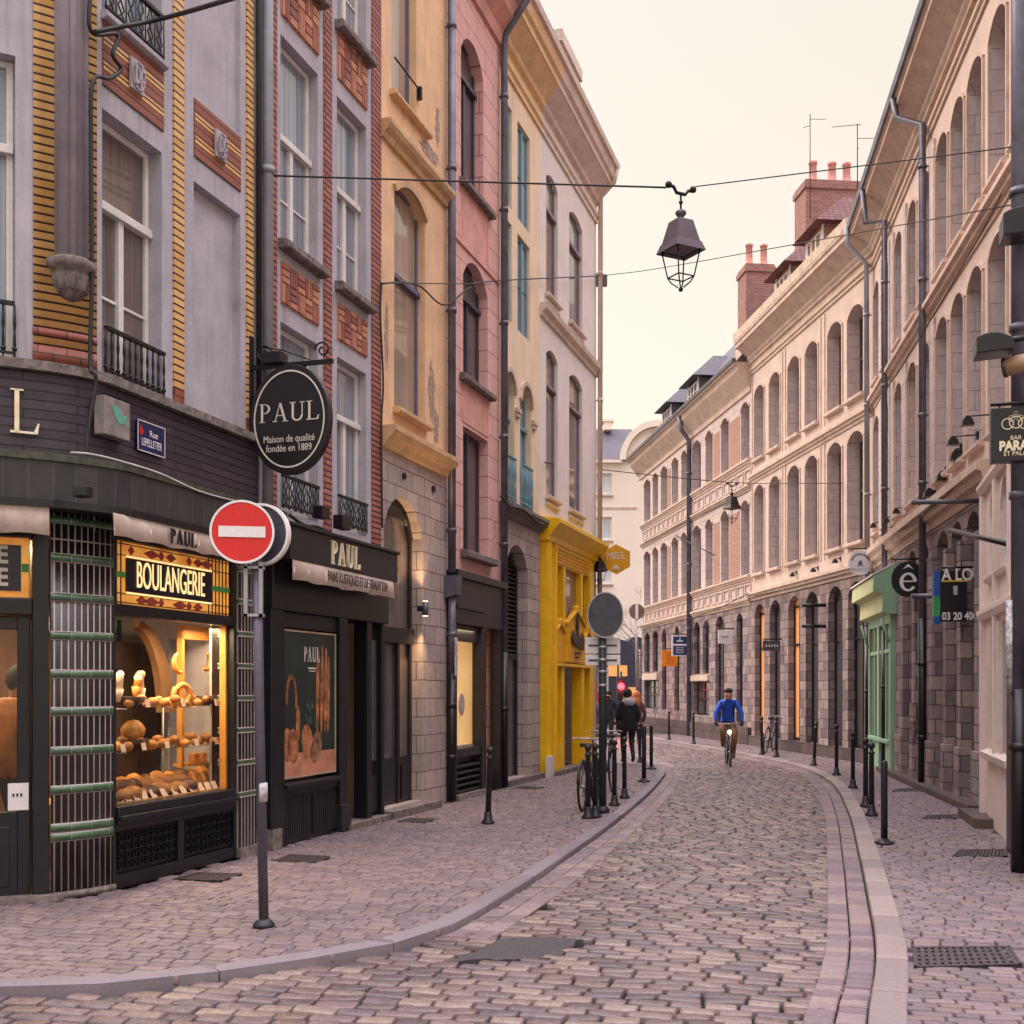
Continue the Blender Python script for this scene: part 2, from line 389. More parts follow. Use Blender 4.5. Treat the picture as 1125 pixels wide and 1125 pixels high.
GL_DK = dark_glass('dim_window_glass', (66, 60, 68), .3, (112, 102, 108))
GL_BR = dark_glass('brown_window_glass', (92, 80, 78), .45, (138, 124, 120))  # brown pane, paled by sky reflection put into its colour
GL_OC = dark_glass('curtained_glass', (150, 130, 118), .6, (186, 164, 146))
CLEAR = clear_glass('clear_shop_glass')

# ---------------------------------------------------------------- text
def words(s, size, M, parent=None, mat=None, name='lettering', ext=.004, align='CENTER', sx=1.0, bold=0.0):
    """lettering standing in the x-z plane of frame M"""
    cu = bpy.data.curves.new(name, 'FONT'); cu.body = s; cu.size = size; cu.align_x = align; cu.align_y = 'CENTER'
    cu.extrude = ext; cu.offset = bold
    o = bpy.data.objects.new('tmp', cu); COL.objects.link(o)
    dg = bpy.context.evaluated_depsgraph_get(); me = bpy.data.meshes.new_from_object(o.evaluated_get(dg))
    bpy.data.objects.remove(o); bpy.data.curves.remove(cu)
    R = Matrix(((sx, 0, 0, 0), (0, 0, -1, 0), (0, 1, 0, 0), (0, 0, 0, 1)))
    me.transform(R); me.materials.clear(); me.materials.append(mat or LETTER); me.name = name
    q = bpy.data.objects.new(name, me)
    return place(q, parent, M)

def serif(mb, text, x, z, h, y0, y1, sp=.16, m=0):
    """roman capitals with serifs; returns the width used"""
    x_start = x
    def R(a, b, c, d): mb.prism([(x + a * h, z + c * h), (x + b * h, z + c * h), (x + b * h, z + d * h), (x + a * h, z + d * h)], y0, y1, m)
    def S(ax, az, bx, bz, wd): mb.prism([(x + (ax - wd / 2) * h, z + az * h), (x + (ax + wd / 2) * h, z + az * h), (x + (bx + wd / 2) * h, z + bz * h), (x + (bx - wd / 2) * h, z + bz * h)], y0, y1, m)
    for ch in text:
        if ch == 'P':
            R(.09, .19, 0, 1); R(0, .29, -.001, .035); R(0, .19, .965, 1.001)
            mb.arc(x + .21 * h, z + .73 * h, .34 * h, .27 * h, .24 * h, .235 * h, -90, 90, y0, y1, 14, m); wd = .58
        elif ch == 'A':
            S(.12, 0, .38, 1, .04); S(.64, 0, .38, 1, .10); R(.2, .56, .31, .35)
            R(0, .24, -.001, .04); R(.5, .78, -.001, .04); wd = .78
        elif ch == 'U':
            R(.09, .19, .28, 1); R(.59, .63, .28, 1); R(0, .28, .955, 1.001); R(.49, .73, .955, 1.001)
            mb.arc(x + .3575 * h, z + .28 * h, .2775 * h, .3 * h, .18 * h, .22 * h, 180, 360, y0, y1, 16, m); wd = .73
        elif ch == 'L':
            R(.09, .19, 0, 1); R(0, .28, .965, 1.001); R(0, .56, -.001, .05)
            mb.prism([(x + .5 * h, z + .045 * h), (x + .585 * h, z), (x + .62 * h, z + .25 * h), (x + .585 * h, z + .25 * h)], y0, y1, m); wd = .62
        x += (wd + sp) * h
    return x - x_start - sp * h

# ---------------------------------------------------------------- facades
def arch_pts(ua, ub, zb, rise, n=10):
    hw = (ub - ua) / 2; uc = (ua + ub) / 2
    if rise <= 0: return [(ua, zb), (ub, zb)]
    rise = min(rise, hw); R = (hw * hw + rise * rise) / (2 * rise)
    return [(ua + (ub - ua) * i / n, zb - R + math.sqrt(max(0, R * R - (ua + (ub - ua) * i / n - uc) ** 2))) for i in range(n + 1)]
def wall(mb, u0, u1, z0, z1, ops, depth, m=0, mr=None, y=0.0):
    mr = m if mr is None else mr
    us = sorted(set([u0, u1] + [o[0] for o in ops] + [o[1] for o in ops])); zs = sorted(set([z0, z1] + [o[2] for o in ops] + [o[3] for o in ops]))
    us = [x for x in us if u0 <= x <= u1]; zs = [x for x in zs if z0 <= x <= z1]
    for a, b in zip(us, us[1:]):
        for c, d in zip(zs, zs[1:]):
            um, zm = (a + b) / 2, (c + d) / 2
            if any(o[0] < um < o[1] and o[2] < zm < o[3] for o in ops): continue
            mb.quad((a, y, c), (b, y, c), (b, y, d), (a, y, d), m)
    for o in ops:
        ua, ub, za, zb = o[:4]; rise = o[4] if len(o) > 4 else 0; dp = o[5] if len(o) > 5 else depth
        p = arch_pts(ua, ub, zb, rise)
        zsp = p[0][1]
        mb.quad((ua, y, za), (ua, y + dp, za), (ua, y + dp, zsp), (ua, y, zsp), mr)
        mb.quad((ub, y + dp, za), (ub, y, za), (ub, y, zsp), (ub, y + dp, zsp), mr)
        mb.quad((ua, y, za), (ub, y, za), (ub, y + dp, za), (ua, y + dp, za), mr)
        for (xa, z_a), (xb, z_b) in zip(p, p[1:]):
            mb.quad((xa, y, z_a), (xa, y + dp, z_a), (xb, y + dp, z_b), (xb, y, z_b), mr)
            if rise > 0: mb.quad((xa, y, z_a), (xb, y, z_b), (xb, y, zb), (xa, y, zb), m)
def body(mb, u0, u1, z0, z1, dep=8, m=0, y=0.0):
    """side, back and top faces that close a house"""
    e = .004
    mb.quad((u0 + e, y + dep, z0), (u0 + e, y, z0), (u0 + e, y, z1), (u0 + e, y + dep, z1), m)
    mb.quad((u1 - e, y, z0), (u1 - e, y + dep, z0), (u1 - e, y + dep, z1), (u1 - e, y, z1), m)
    mb.quad((u1 - e, y + dep, z0), (u0 + e, y + dep, z0), (u0 + e, y + dep, z1), (u1 - e, y + dep, z1), m)
    mb.quad((u0 + e, y, z1), (u1 - e, y, z1), (u1 - e, y + dep, z1), (u0 + e, y + dep, z1), m)
def bars(mb, ua, ub, za, zb, y, cols=2, trans=(), bw=.055, th=.05, half=(), m=0):
    mb.box(ua, ua + bw, y - th, y, za, zb, m); mb.box(ub - bw, ub, y - th, y, za, zb, m)
    mb.box(ua + bw, ub - bw, y - th + .002, y - .002, zb - bw, zb, m); mb.box(ua + bw, ub - bw, y - th + .002, y - .002, za, za + bw * 1.3, m)
    top = min(trans) if trans else zb - bw
    for k in range(1, cols):
        uc = ua + (ub - ua) * k / cols; mb.box(uc - bw * .7, uc + bw * .7, y - th - .012, y - .004, za + bw, top, m)
    for tz in trans: mb.box(ua + .004, ub - .004, y - th - .045, y - .003, tz - .03, tz + .045, m)
    for tz in half: mb.box(ua + bw, ub - bw, y - th + .012, y - .006, tz - .014, tz + .014, m)
def window(parent, W, ua, ub, za, zb, depth, fm, gm, cols=2, trans=(), half=(), bw=.055, name='window', pane_y=None, zf=None):
    mb = MB(); bars(mb, ua + .004, ub - .004, za + .004, (zf or zb) - .004, depth - .03, cols, trans, bw, .055, half)
    o = mb.build(name, fm, parent, W.M, bevel=.006)
    p = MB().box(ua + .01, ub - .01, depth - .055, depth - .045, za + .01, zb - .01); p.build('pane', gm, o, W.M)
    # blind back closing the opening
    return o
def sill(parent, W, ua, ub, z, out=.1, th=.09, ext=.07, mat=None, name='sill'):
    mb = MB().sweep(ua - ext, ub + ext, [(.05, z), (-out + .02, z - .015), (-out, z - .03), (-out, z - th), (-out + .03, z - th - .02), (.0, z - th - .02)])
    return mb.build(name, mat or STONE, parent, W.M, bevel=.006)
def railing(parent, W, ua, ub, z0, z1, y=-.02, mat=None, style=0, name='railing'):
    mb = MB(); mat = mat or IRON
    mb.box(ua, ub, y - .022, y + .022, z1 - .03, z1); mb.box(ua, ub, y - .012, y + .012, z0 + .02, z0 + .04)
    n = max(4, int((ub - ua) / (.085 if style == 0 else .13))); h = z1 - z0
    for i in range(n + 1):
        u = ua + (ub - ua) * i / n
        if style == 0:
            mb.tube([(u, y, z0), (u, y, z0 + h * .3), (u, y, z0 + h * .45), (u, y, z0 + h * .6), (u, y, z1 - .03)], [.008, .014, .008, .016, .008], 6)
            mb.ball((u, y, z0 + h * .14), .022, 6)
        else:
            s = (ub - ua) / n
            if i < n:
                mb.tube([(u, y, z0), (u + s * .8, y, z0 + h * .3), (u + s * .2, y, z0 + h * .65), (u + s * .5, y, z1 - .03)], .008, 5)
                mb.tube([(u + s, y, z0), (u + s * .2, y, z0 + h * .35), (u + s * .8, y, z0 + h * .7), (u + s * .5, y, z1 - .03)], .008, 5)
            mb.tube([(u, y, z0), (u, y, z1 - .03)], .007, 5)
    return mb.build(name, mat, parent, W.M)
def pipe(parent, W, pts, r=.055, mat=None, joints=()):
    mb = MB().tube(pts, r, 12)
    for z in joints:
        q = min(pts, key=lambda p: abs(p[2] - z)); lo = [p for p in pts if p[2] <= z]; hi = [p for p in pts if p[2] >= z]
        if lo and hi:
            a = max(lo, key=lambda p: p[2]); b = min(hi, key=lambda p: p[2]); f = 0 if b[2] == a[2] else (z - a[2]) / (b[2] - a[2])
            x = a[0] + (b[0] - a[0]) * f; y = a[1] + (b[1] - a[1]) * f
            mb.tube([(x, y, z - .035), (x, y, z + .035)], r * 1.22, 12); mb.box(x - .012, x + .012, y, y + .12, z - .012, z + .012)
    return mb.build('drainpipe', mat or ZINC, parent, W.M)

# ================================================================ LEFT ROW
# ---- 1. corner bakery
bak = thing('corner_bakery', 'grey corner bakery with dark tiled sign band, curved tiled pillar and lit bread window', 'building', WL.M)
wins1 = [(.21, 1.10, 4.47, 6.75), (.21, 1.10, 7.60, 9.85), (1.64, 2.53, 4.47, 6.71, 0, .09), (1.64, 2.53, 7.55, 9.85, 0, .05)]
mb = MB(); wall(mb, .12, 3.05, 4.44, 13.2, wins1, .22)
wall(mb, .12, 3.05, 3.1, 4.44, [], 0, y=.02)
mb.quad((1.64, .09, 4.47), (2.53, .09, 4.47), (2.53, .09, 6.71), (1.64, .09, 6.71)); mb.quad((1.64, .05, 7.55), (2.53, .05, 7.55), (2.53, .05, 9.85), (1.64, .05, 9.85))
mb.quad((3.046, 8, 0), (3.046, 8, 13.2), (3.046, 0, 13.2), (3.046, 0, 0))
mb.quad((.12, 0, 13.2), (3.05, 0, 13.2), (3.05, 8, 13.2), (-5, 8, 13.2))
mb.build('wall', GREYR, bak)
# chamfered face towards the camera (frame WA, corner at x=1)
ua17 = WA.u(17); ua44 = WA.u(44)
winsA = [(-1.3, ua17, 4.47, 6.95), (-1.3, ua17, 7.65, 9.9)]
mb = MB(); wall(mb, -4.5, .59, 4.44, 13.2, winsA, .2)
mb.build('wall', GREYR, bak, WA.M)
for za, zb in ((4.47, 6.95), (7.65, 9.9)):
    window(bak, WA, -1.3, ua17, za, zb, .2, WHITE, GL_SKY, 3, (zb - .75,))
r_ = railing(bak, WA, -1.28, ua17 - .01, 4.47, 4.92, -.03)
# corner: brick quoin, half column on a corbel
mb = MB()
def corner_curve(b=0.0, n=8, s0=.30, s1=.34):
    """rounded corner between the two faces, in WL frame coordinates (x, y)"""
    inv = WL.M.inverted()
    a = inv @ (WA.M @ Vector((1 - s0, -b, 0))); c = Vector((s1, -b, 0)); k = inv @ (WA.M @ Vector((1 + b * .35, -b, 0)))
    k = Vector(((k.x + b * .1) * .55 + (a.x + c.x) / 2 * .45, k.y * .55 + (a.y + c.y) / 2 * .45, 0))
    return [((1 - t) ** 2 * a + 2 * t * (1 - t) * k + t * t * c) for t in [i / n for i in range(n + 1)]]
def corner_skin(mb, b, z0, z1, m=0, s0=.30, s1=.34, caps=True, smooth=True, b2=None):
    c = corner_curve(b, 10, s0, s1); c2 = corner_curve(b if b2 is None else b2, 10, s0, s1); n = len(c)
    vs = [(p.x, p.y, z0) for p in c] + [(p.x, p.y, z1) for p in c2]
    mb.add(vs, [(i, i + 1, i + 1 + n, i + n) for i in range(n - 1)], m, smooth)
    if caps:
        mb.add([(p.x, p.y, z1) for p in c2] + [(.3, .4, z1)], [tuple(range(n + 1))], m)
        mb.add([(p.x, p.y, z0) for p in c] + [(.3, .4, z0)], [tuple(range(n, -1, -1))], m)
q = MB(); corner_skin(q, .015, 4.44, 13.2, 0, .42, .12); q.build('brick_quoin', YBRICK, bak)
q = MB()
for za, zb in ((4.46, 4.60), (4.68, 4.745)): corner_skin(q, .019, za, zb, 0, .425, .122)
q.build('brick_band', YRBAND, bak)
cc = corner_curve(.03, 8, .30, .12)[4]; ccx, ccy = cc.x - .03, cc.y + .04
q = MB(); q.lathe([(.135, 0), (.135, 8)], (ccx + .02, ccy + .05, 5.3), 16); q.tube([(ccx - .07, ccy - .07, 5.3), (ccx - .07, ccy - .07, 13)], .028, 8); q.tube([(ccx + .09, ccy - .07, 5.3), (ccx + .09, ccy - .07, 13)], .025, 8)
q.build('half_column', GREYC, bak)
q = MB(); q.lathe([(.02, -.30), (.08, -.28), (.14, -.2), (.165, -.1), (.16, -.06), (.2, -.04), (.21, .02), (.16, .05)], (ccx + .01, ccy + .02, 5.3), 18)
for k in range(9):
    a = math.pi * (1.0 + k / 8.0); q.ball((ccx + .01 + .125 * math.cos(a), ccy + .02 + .125 * math.sin(a), 5.16), .042, 8, 0, (.8, .8, 2.2))
q.build('corbel', STONE, bak)
# strips, panels, monograms
for ua, ub in ((1.28, 1.45), (2.64, 2.77)):
    MB().box(ua, ub, -.018, .02, 4.60, 13).build('brick_strip', YBRICK, bak); MB().box(ua, ub, -.02, .02, 4.45, 4.60).build('brick_band', YRBAND, bak)
def monogram(u, z):
    q = MB(); q.box(u - .1, u + .1, -.045, -.02, z - .14, z + .14)
    q.arc(u - .04, z, .06, .09, .035, .06, -90, 90, -.07, -.045); q.box(u - .06, u - .035, -.07, -.045, z - .09, z + .09)
    q.box(u + .02, u + .045, -.068, -.045, z - .12, z + .07); q.box(u + .02, u + .09, -.068, -.045, z + .05, z + .08); q.box(u + .02, u + .07, -.068, -.045, z - .04, z - .015)
    q.ring((u, -.06, z), .085, .1, .015, 16, 0, 1.3)
    q.build('monogram', GREYC, bak, bevel=.004)
for ua, ub in ((.21, 1.12), (1.64, 2.52)):
    MB().box(ua, ub, -.012, .02, 6.95, 7.52).build('brick_panel', PANELB, bak)
    q = MB()
    for k in range(2): q.box(ua + .003, ub - .003, -.016, 0, 7.09 + k * .22, 7.155 + k * .22)
    q.build('brick_band', YBRICK, bak); monogram((ua + ub) / 2, 7.24)
sill(bak, WL, .21, 1.10, 7.6, .07, .07, .02, GREYC); 
window(bak, WL, .21, 1.10, 4.47, 6.75, .22, WHITE, GL_BR, 2, (5.98,), (5.2,)); window(bak, WL, .21, 1.10, 7.6, 9.85, .22, WHITE, GL_SKY, 2)
railing(bak, WL, .22, 1.09, 4.47, 4.88, -.03); railing(bak, WL, .22, 1.09, 7.6, 8.0, -.03, style=1)
# ledge, sign band and canopy wrap round the corner: profile swept along both faces
def wrap(name, mat, out, z0, z1, u1=3.05, out_top=None, s_left=6.0, bev=.008):
    q = MB(); ot = out if out_top is None else out_top
    inv = WL.M.inverted()
    def path(b):
        p = [inv @ (WA.M @ Vector((1 - s_left, -b, 0)))] + corner_curve(b, 8, .30, .20) + [Vector((u1, -b, 0))]
        return p
    lo, hi, bk = path(out), path(ot), path(-.35); n = len(lo)
    q.add([(p.x, p.y, z0) for p in lo] + [(p.x, p.y, z1) for p in hi], [(i, i + 1, i + 1 + n, i + n) for i in range(n - 1)])
    q.add([(p.x, p.y, z1) for p in hi] + [(p.x, p.y, z1) for p in bk], [(i, i + 1, i + 1 + n, i + n) for i in range(n - 1)])
    q.add([(p.x, p.y, z0) for p in bk] + [(p.x, p.y, z0) for p in lo], [(i, i + 1, i + 1 + n, i + n) for i in range(n - 1)])
    q.quad((u1, -out, z0), (u1, .35, z0), (u1, .35, z1), (u1, -ot, z1))
    return q.build(name, mat, bak)
wrap('stone_ledge', STONE, .10, 4.37, 4.45, 2.86)
wrap('sign_band', DTILE, .03, 3.70, 4.37, 2.86)
wrap('canopy_edge', plain('mossy_edge', (72, 74, 62), .6, .3, 10), .30, 3.60, 3.66, 3.0)
wrap('canopy', VTILE, .28, 3.28, 3.60, 3.0)
wrap('canopy_lip', BLACK, .31, 3.22, 3.28, 3.0)
# L of the shop name on the chamfered band
q = MB(); xl, zl = WA.at(10, 475, .04); xr, zt = WA.at(53, 428, .04)
for nm, x0 in (('L', WA.at(11, 475, .04)[0]), ('U', WA.at(11, 475, .04)[0] - .40)):
    q = MB(); serif(q, nm, x0, zl, .36, -.06, -.035); q.build('lettering', GOLD, bak, WA.M)
# tiled corner pillar
q = MB(); corner_skin(q, .02, .06, 3.24, 0, .285, .325); q.build('tiled_pillar', COLT, bak)
q = MB()
for zc in [WL.at(112, y)[1] for y in (577, 617, 659, 700, 741, 781, 823, 864.5, 905, 915)]:
    hh = .03 if zc > 1.0 or True else .02
    corner_skin(q, .032, zc - .031, zc + .031, 0, .288, .328)
    
q.build('green_band', GREENT, bak)
q = MB()
for zc in [WL.at(112, y)[1] for y in (617, 659, 700, 741, 781, 823, 864.5, 905, 915)]:
    corner_skin(q, .026, zc - .038, zc + .038, 0, .287, .327)
q.build('pale_joint', plain('pale_joint', (186, 168, 160), .8), bak)
q = MB(); corner_skin(q, .05, 0, .055, 0, .30, .34); q.build('base_stone', STONE, bak)
# second tiled pillar
u_a, u_b = WL.u(258), WL.u(281)
MB().box(u_a, u_b, -.05, .3, .1, 3.24).build('tiled_pillar', COLT, bak)
q = MB()
for k in range(9):
    z = .62 + k * .335; q.box(u_a - .004, u_b + .004, -.058, .2, z, z + .012); q.box(u_a - .004, u_b + .004, -.058, .2, z + .05, z + .062)
q.build('pale_joint', MATS['pale_joint'], bak)
q = MB()
for k in range(9):
    z = .62 + k * .335; q.box(u_a - .003, u_b + .003, -.056, .2, z + .012, z + .05)
q.build('green_band', GREENT, bak)
MB().box(u_a - .02, u_b + .02, -.09, .3, 0, .1).build('base_stone', STONE, bak)
# bread window: frame, stained glass, panel below
UA, UB = .36, u_a - .01
q = MB(); q.box(UA - .03, UA + .01, -.03, .12, 0, 3.24); q.box(UB - .05, UB, -.03, .12, 0, 3.24)
q.box(UA + .01, UB - .05, -.02, .12, 2.40, 2.50); q.box(UA + .01, UB - .05, -.06, .12, .56, .72); q.box(UA + .01, UB - .05, -.10, .1, .60, .64)
q.box(UA + .01, UB - .05, -.03, .12, 3.06, 3.24)
fr1 = q.build('shop_front', BLACK, bak, bevel=.008)
q = MB(); q.box(UA + .01, UB - .05, .02, .1, .0, .56); q.box(UA + .01, UB - .05, -.03, .02, 0, .12); q.box(UA + .01, UB - .05, -.03, .02, .5, .56)
um = (UA + UB) / 2; q.box(um - .05, um + .05, -.03, .02, .12, .5)
pn = q.build('panel', BLACK, fr1, WL.M, bevel=.006)
q = MB()
for (a, b) in ((UA + .06, um - .08), (um + .08, UB - .08)):
    n = 9
    for i in range(n):
        for j in range(4):
            x = a + (b - a) * (i + .5) / n; z = .16 + .32 * (j + .5) / 4; r = .036
            q.ring((x, -.012, z), r * .75, r, .02, 8); 
    for j in range(5): q.box(a, b, -.014, .01, .155 + .325 * j / 4, .163 + .325 * j / 4)
q.build('iron_grille', IRON, fr1, WL.M)
q = MB(); q.box(UA + .01, UB - .05, .03, .042, .72, 2.40); q.build('pane', CLEAR, fr1, WL.M)
# stained glass transom
SG = dict(am=glow('amber_glass', (232, 164, 74), .55, (150, 72, 30), 5), dk=plain('dark_sign_glass', (34, 28, 44), .3), rd=glow('ruby_glass', (130, 50, 40), .35, (70, 24, 24), 9),
          gn=glow('green_glass', (60, 110, 50), .35, (40, 80, 44), 6), cr=glow('cream_glass', (250, 214, 150), .9))
tw = MB().box(UA + .01, UB - .05, .03, .05, 2.50, 3.06).build('stained_glass', SG['am'], bak)
q = MB(); a, b = UA + .02, UB - .06; n = 30
for i in range(n + 1):
    x = a + (b - a) * i / n
    if i < 3 or i > n - 7: q.box(x - .004, x + .004, .02, .03, 2.5, 3.06)
for z in (2.52, 2.6, 2.94, 3.04): q.box(a, b, .021, .03, z - .004, z + .004)
q.build('lead', BLACK, tw, WL.M)
pa, pb = a + .2, b - .36
MB().box(pa, pb, .012, .028, 2.62, 2.92).build('name_panel', SG['dk'], tw, WL.M)
q = MB(); q.box(pa, pb, .008, .02, 2.925, 2.94); q.box(pa, pb, .008, .02, 2.60, 2.615); q.build('gilt_bar', SG['cr'], tw, WL.M)
for x_, y_ in ((a, pa - .01), (pb + .01, b)): MB().box(x_, y_, .015, .03, 2.74, 2.79).build('green_glass', SG['gn'], tw, WL.M)
q = MB()
for i in range(9):
    x = pa + (pb - pa) * (i + .5) / 9
    for z, s in ((2.99, .04), (2.555, .04)):
        if (i * 3 + (z > 2.7)) % 4 == 0: continue
        MB().prism([(x - s * (1 + i % 3), z), (x, z - s), (x + s * (1 + i % 3), z), (x, z + s)], .014, .03).build('ruby_glass', SG['rd'], tw, WL.M)
words('BOULANGERIE', .345, WL.M @ T((pa + pb) / 2, .006, 2.77), tw, SG['cr'], 'lettering', .003, sx=.50, bold=-.001)
# awning valances with the name
def valance(parent, W, u0, u1, zt, zb, out, mat, wav=.012):
    q = MB(); n = 26; vs = []
    for i in range(n + 1):
        u = u0 + (u1 - u0) * i / n; s = wav * math.sin(i * 1.7) + wav * .7 * math.sin(i * .6 + 1)
        vs += [(u, -out, zt), (u, -out + s - .02, zb + .008 * math.sin(i * .9)), (u, -out + .008, zt), (u, -out + s - .012, zb + .008 * math.sin(i * .9))]
    fs = []
    for i in range(n):
        k = 4 * i; fs += [(k, k + 1, k + 5, k + 4), (k + 6, k + 7, k + 3, k + 2), (k + 1, k + 3, k + 7, k + 5)]
    q.add(vs, fs, 0, True); return q.build('awning', mat, parent, W.M)
v1 = valance(bak, WL, *[WL.u(p, .29) for p in (125, 250)], 3.22, 3.03, .29, CANVAS)
q = MB(); serif(q, 'PAUL', WL.u(186, .31), 3.06, .13, -.335, -.315); q.build('lettering', INK, v1, WL.M)
v2 = valance(bak, WA, -.8, WA.u(54, .27), 3.22, 3.0, .27, CANVAS)
MB().box(.0, .16, -.225, -.215, 3.03, 3.05).build('lettering', INK, v2, WA.M)
# door in the chamfer
ud0, ud1 = -.55, WA.u(54)
q = MB(); q.box(ud1 - .13, ud1, -.02, .2, 0, 3.24); q.box(ud0, ud1 - .13, -.01, .2, 2.36, 2.50); q.box(ud0 - .12, ud0, -.02, .2, 0, 3.24)
q.box(ud0, ud1 - .13, .0, .2, 3.0, 3.24); q.box(ud0 - 3.5, ud0 - .12, 0, .2, 0, 3.24)
dfr = q.build('door_frame', BLACK, bak, WA.M, bevel=.01)
q = MB(); a, b = ud0 + .01, ud1 - .14
q.box(a, a + .1, .04, .1, .02, 2.35); q.box(b - .1, b, .04, .1, .02, 2.35); q.box(a + .1, b - .1, .042, .098, 2.24, 2.35); q.box(a + .1, b - .1, .042, .098, .02, .74); q.box(a + .16, b - .16, .03, .05, .12, .62)
door = q.build('door', BLACK, bak, WA.M, bevel=.008)
MB().box(a + .1, b - .1, .06, .07, .74, 2.24).build('pane', CLEAR, door, WA.M)
tg = MB().box(ud0 + .02, ud1 - .145, .08, .1, 2.51, 3.0).build('stained_glass', SG['am'], bak, WA.M)
ze, ux = 2.76, ud1 - .27
MB().box(ud0 + .1, ux + .06, .066, .08, 2.56, 2.94).build('name_panel', SG['dk'], tg, WA.M)
for k, tx in enumerate(('IE', 'IE')): words(tx, .2, WA.M @ T(ux - .04, .064, 2.85 - .185 * k), tg, LETTER, 'lettering', .002, 'RIGHT', .9, .006)
q = MB(); q.box(ux + .065, ud1 - .15, .07, .08, 2.72, 2.79); q.build('green_glass', SG['gn'], tg, WA.M)
MB().box(ud0 - .1, ud1 + .1, -.12, .3, 0, .05).build('doorstep', STONE, bak, WA.M)
# interior of the bakery: room with warm light
ROOM = plain('warm_wall', (104, 70, 52), .8, .3, 2); ROOMD = plain('dark_cabinet', (52, 36, 30), .5, .2, 3); WOODL = plain('honey_wood', (206, 140, 66), .45, .12, 6)
q = MB(); inv = WL.M.inverted()
q.box(1.0, 5.2, 1.9, 2.0, 0, 3.2); q.box(4.2, 4.25, .5, 1.9, 0, 3.2); q.box(-2.5, 4.2, .35, 3.4, 3.2, 3.25); q.box(-3.5, 4.2, 3.4, 3.5, 0, 3.2)
q.build('back_wall', ROOM, bak)
q = MB(); q.box(UA + .02, UB + 1.2, .13, 1.1, .55, .72); q.build('window_bed', WOODL, bak)
q = MB(); q.box(2.2, 3.25, 1.3, 1.7, .72, 2.25); q.box(2.1, 2.6, 1.5, 1.8, .72, 2.5); dkc = q.build('dark_cabinet', ROOMD, bak)
q = MB(); 
for x in (2.40, 3.25): q.box(x, x + .05, .62, .68, .72, 2.42)
q.box(2.40, 3.30, .62, .68, 2.28, 2.42); q.box(2.40, 3.30, .62, .68, .72, .78)
q.box(UB - .09, UB - .055, .05, .12, .72, 2.4)
q.build('display_frame', WOODL, bak)
# corner arch of the pale niche
q = MB(); q.arc(1.95, 1.5, .75, .98, .52, .9, 0, 80, .9, .98, 14); q.build('niche_arch', plain('niche', (130, 92, 60), .7), bak)
MB().box(2.75, 3.7, 1.0, 1.02, .8, 2.3).build('blue_grey_curtain', plain('grey_blue_back', (120, 124, 140), .7), bak)
def lamp(name, kind, energy, loc, M, size=.4, color=(1, .72, .42), rot=(0, 0, 0), size_y=None):
    l = bpy.data.lights.new(name, kind); l.energy = energy; l.color = color
    if kind == 'AREA':
        l.size = size
        if size_y: l.shape = 'RECTANGLE'; l.size_y = size_y
    else: l.shadow_soft_size = size
    o = bpy.data.objects.new(name, l); COL.objects.link(o); o.matrix_basis = M @ Matrix.Translation(loc) @ Matrix.Rotation(rot[0], 4, 'X') @ Matrix.Rotation(rot[2], 4, 'Z')
    return o
lamp('window_lamp', 'AREA', 80, (1.7, .32, 2.38), WL.M, 2.2, size_y=.25)
lamp('room_lamp', 'AREA', 90, (.3, 2.0, 3.1), WL.M, 1.4, size_y=1.2)

# ---- 2. red brick and grey house
rb = thing('brick_trim_house', 'narrow grey house with red brick strips, white sash windows and black shop front', 'building', WL.M)
wa, wb = (3.40, 4.33), (4.85, 5.73)
ops = [(a, b, z0, z1) for a, b in (wa, wb) for z0, z1 in ((3.74, 5.86), (6.78, 9.08), (10.0, 12.2))]
mb = MB(); wall(mb, 3.05, 6.2, 3.66, 13.4, ops, .2); body(mb, 3.05, 6.2, 3.66, 13.4)
mb.build('wall', GREYR, rb)
for a, b in ((3.13, 3.30), (4.47, 4.69), (5.89, 6.19)): MB().box(a, b, -.014, .02, 3.66, 13.3).build('brick_strip', RBRICK, rb)
for a, b in (wa, wb):
    for z0, z1 in ((6.07, 6.54), (9.29, 9.93)):
        n = 5; i = 0
        q = MB(); q.box(a, b, -.008, .02, z0, z1)
        s = (b - a) / n; v = (z1 - z0) / 2
        for r in range(2):
            for c in range(n):
                x, z = a + c * s, z0 + r * v
                for k in range(3):
                    if (r + c) % 2: q.box(x + .01, x + s - .01, -.028, 0, z + .012 + k * v / 3, z + (k + 1) * v / 3 - .008)
                    else: q.box(x + .01 + k * (s - .01) / 3, x + (k + 1) * (s - .01) / 3 - .002, -.028, 0, z + .012, z + v - .012)
        q.build('brick_panel', islands('panel_brick', [(192, 128, 106), (170, 104, 88), (204, 142, 116), (148, 92, 82)], .75) if 'PB' not in globals() else PB, rb)
        PB = bpy.data.materials['panel_brick']
for (a, b) in (wa, wb):
    for z0, z1, t in ((3.74, 5.86, 5.15), (6.78, 9.08, 8.0), (10.0, 12.2, 11.3)):
        window(rb, WL, a, b, z0, z1, .2, WHITE, GL_SKY, 2, (t,), (z0 + (t - z0) * .45,) if z0 > 5 else (), bw=.06)
for (a, b) in (wa, wb):
    sill(rb, WL, a, b, 6.78, .13, .10, .07, STONE); sill(rb, WL, a, b, 10.0, .13, .10, .07, STONE)
    railing(rb, WL, a + .02, b - .02, 3.78, 4.16, -.02, style=1)
# downpipe between the two houses
pipe(bak, WL, [(2.95, -.09, 13.3), (2.95, -.09, 3.7)], .058, GREYPIPE, (11, 7.35, 5.0))
pipe(bak, WL, [(2.83, -.05, 13.3), (2.83, -.05, 4.5)], .03, CABLE)
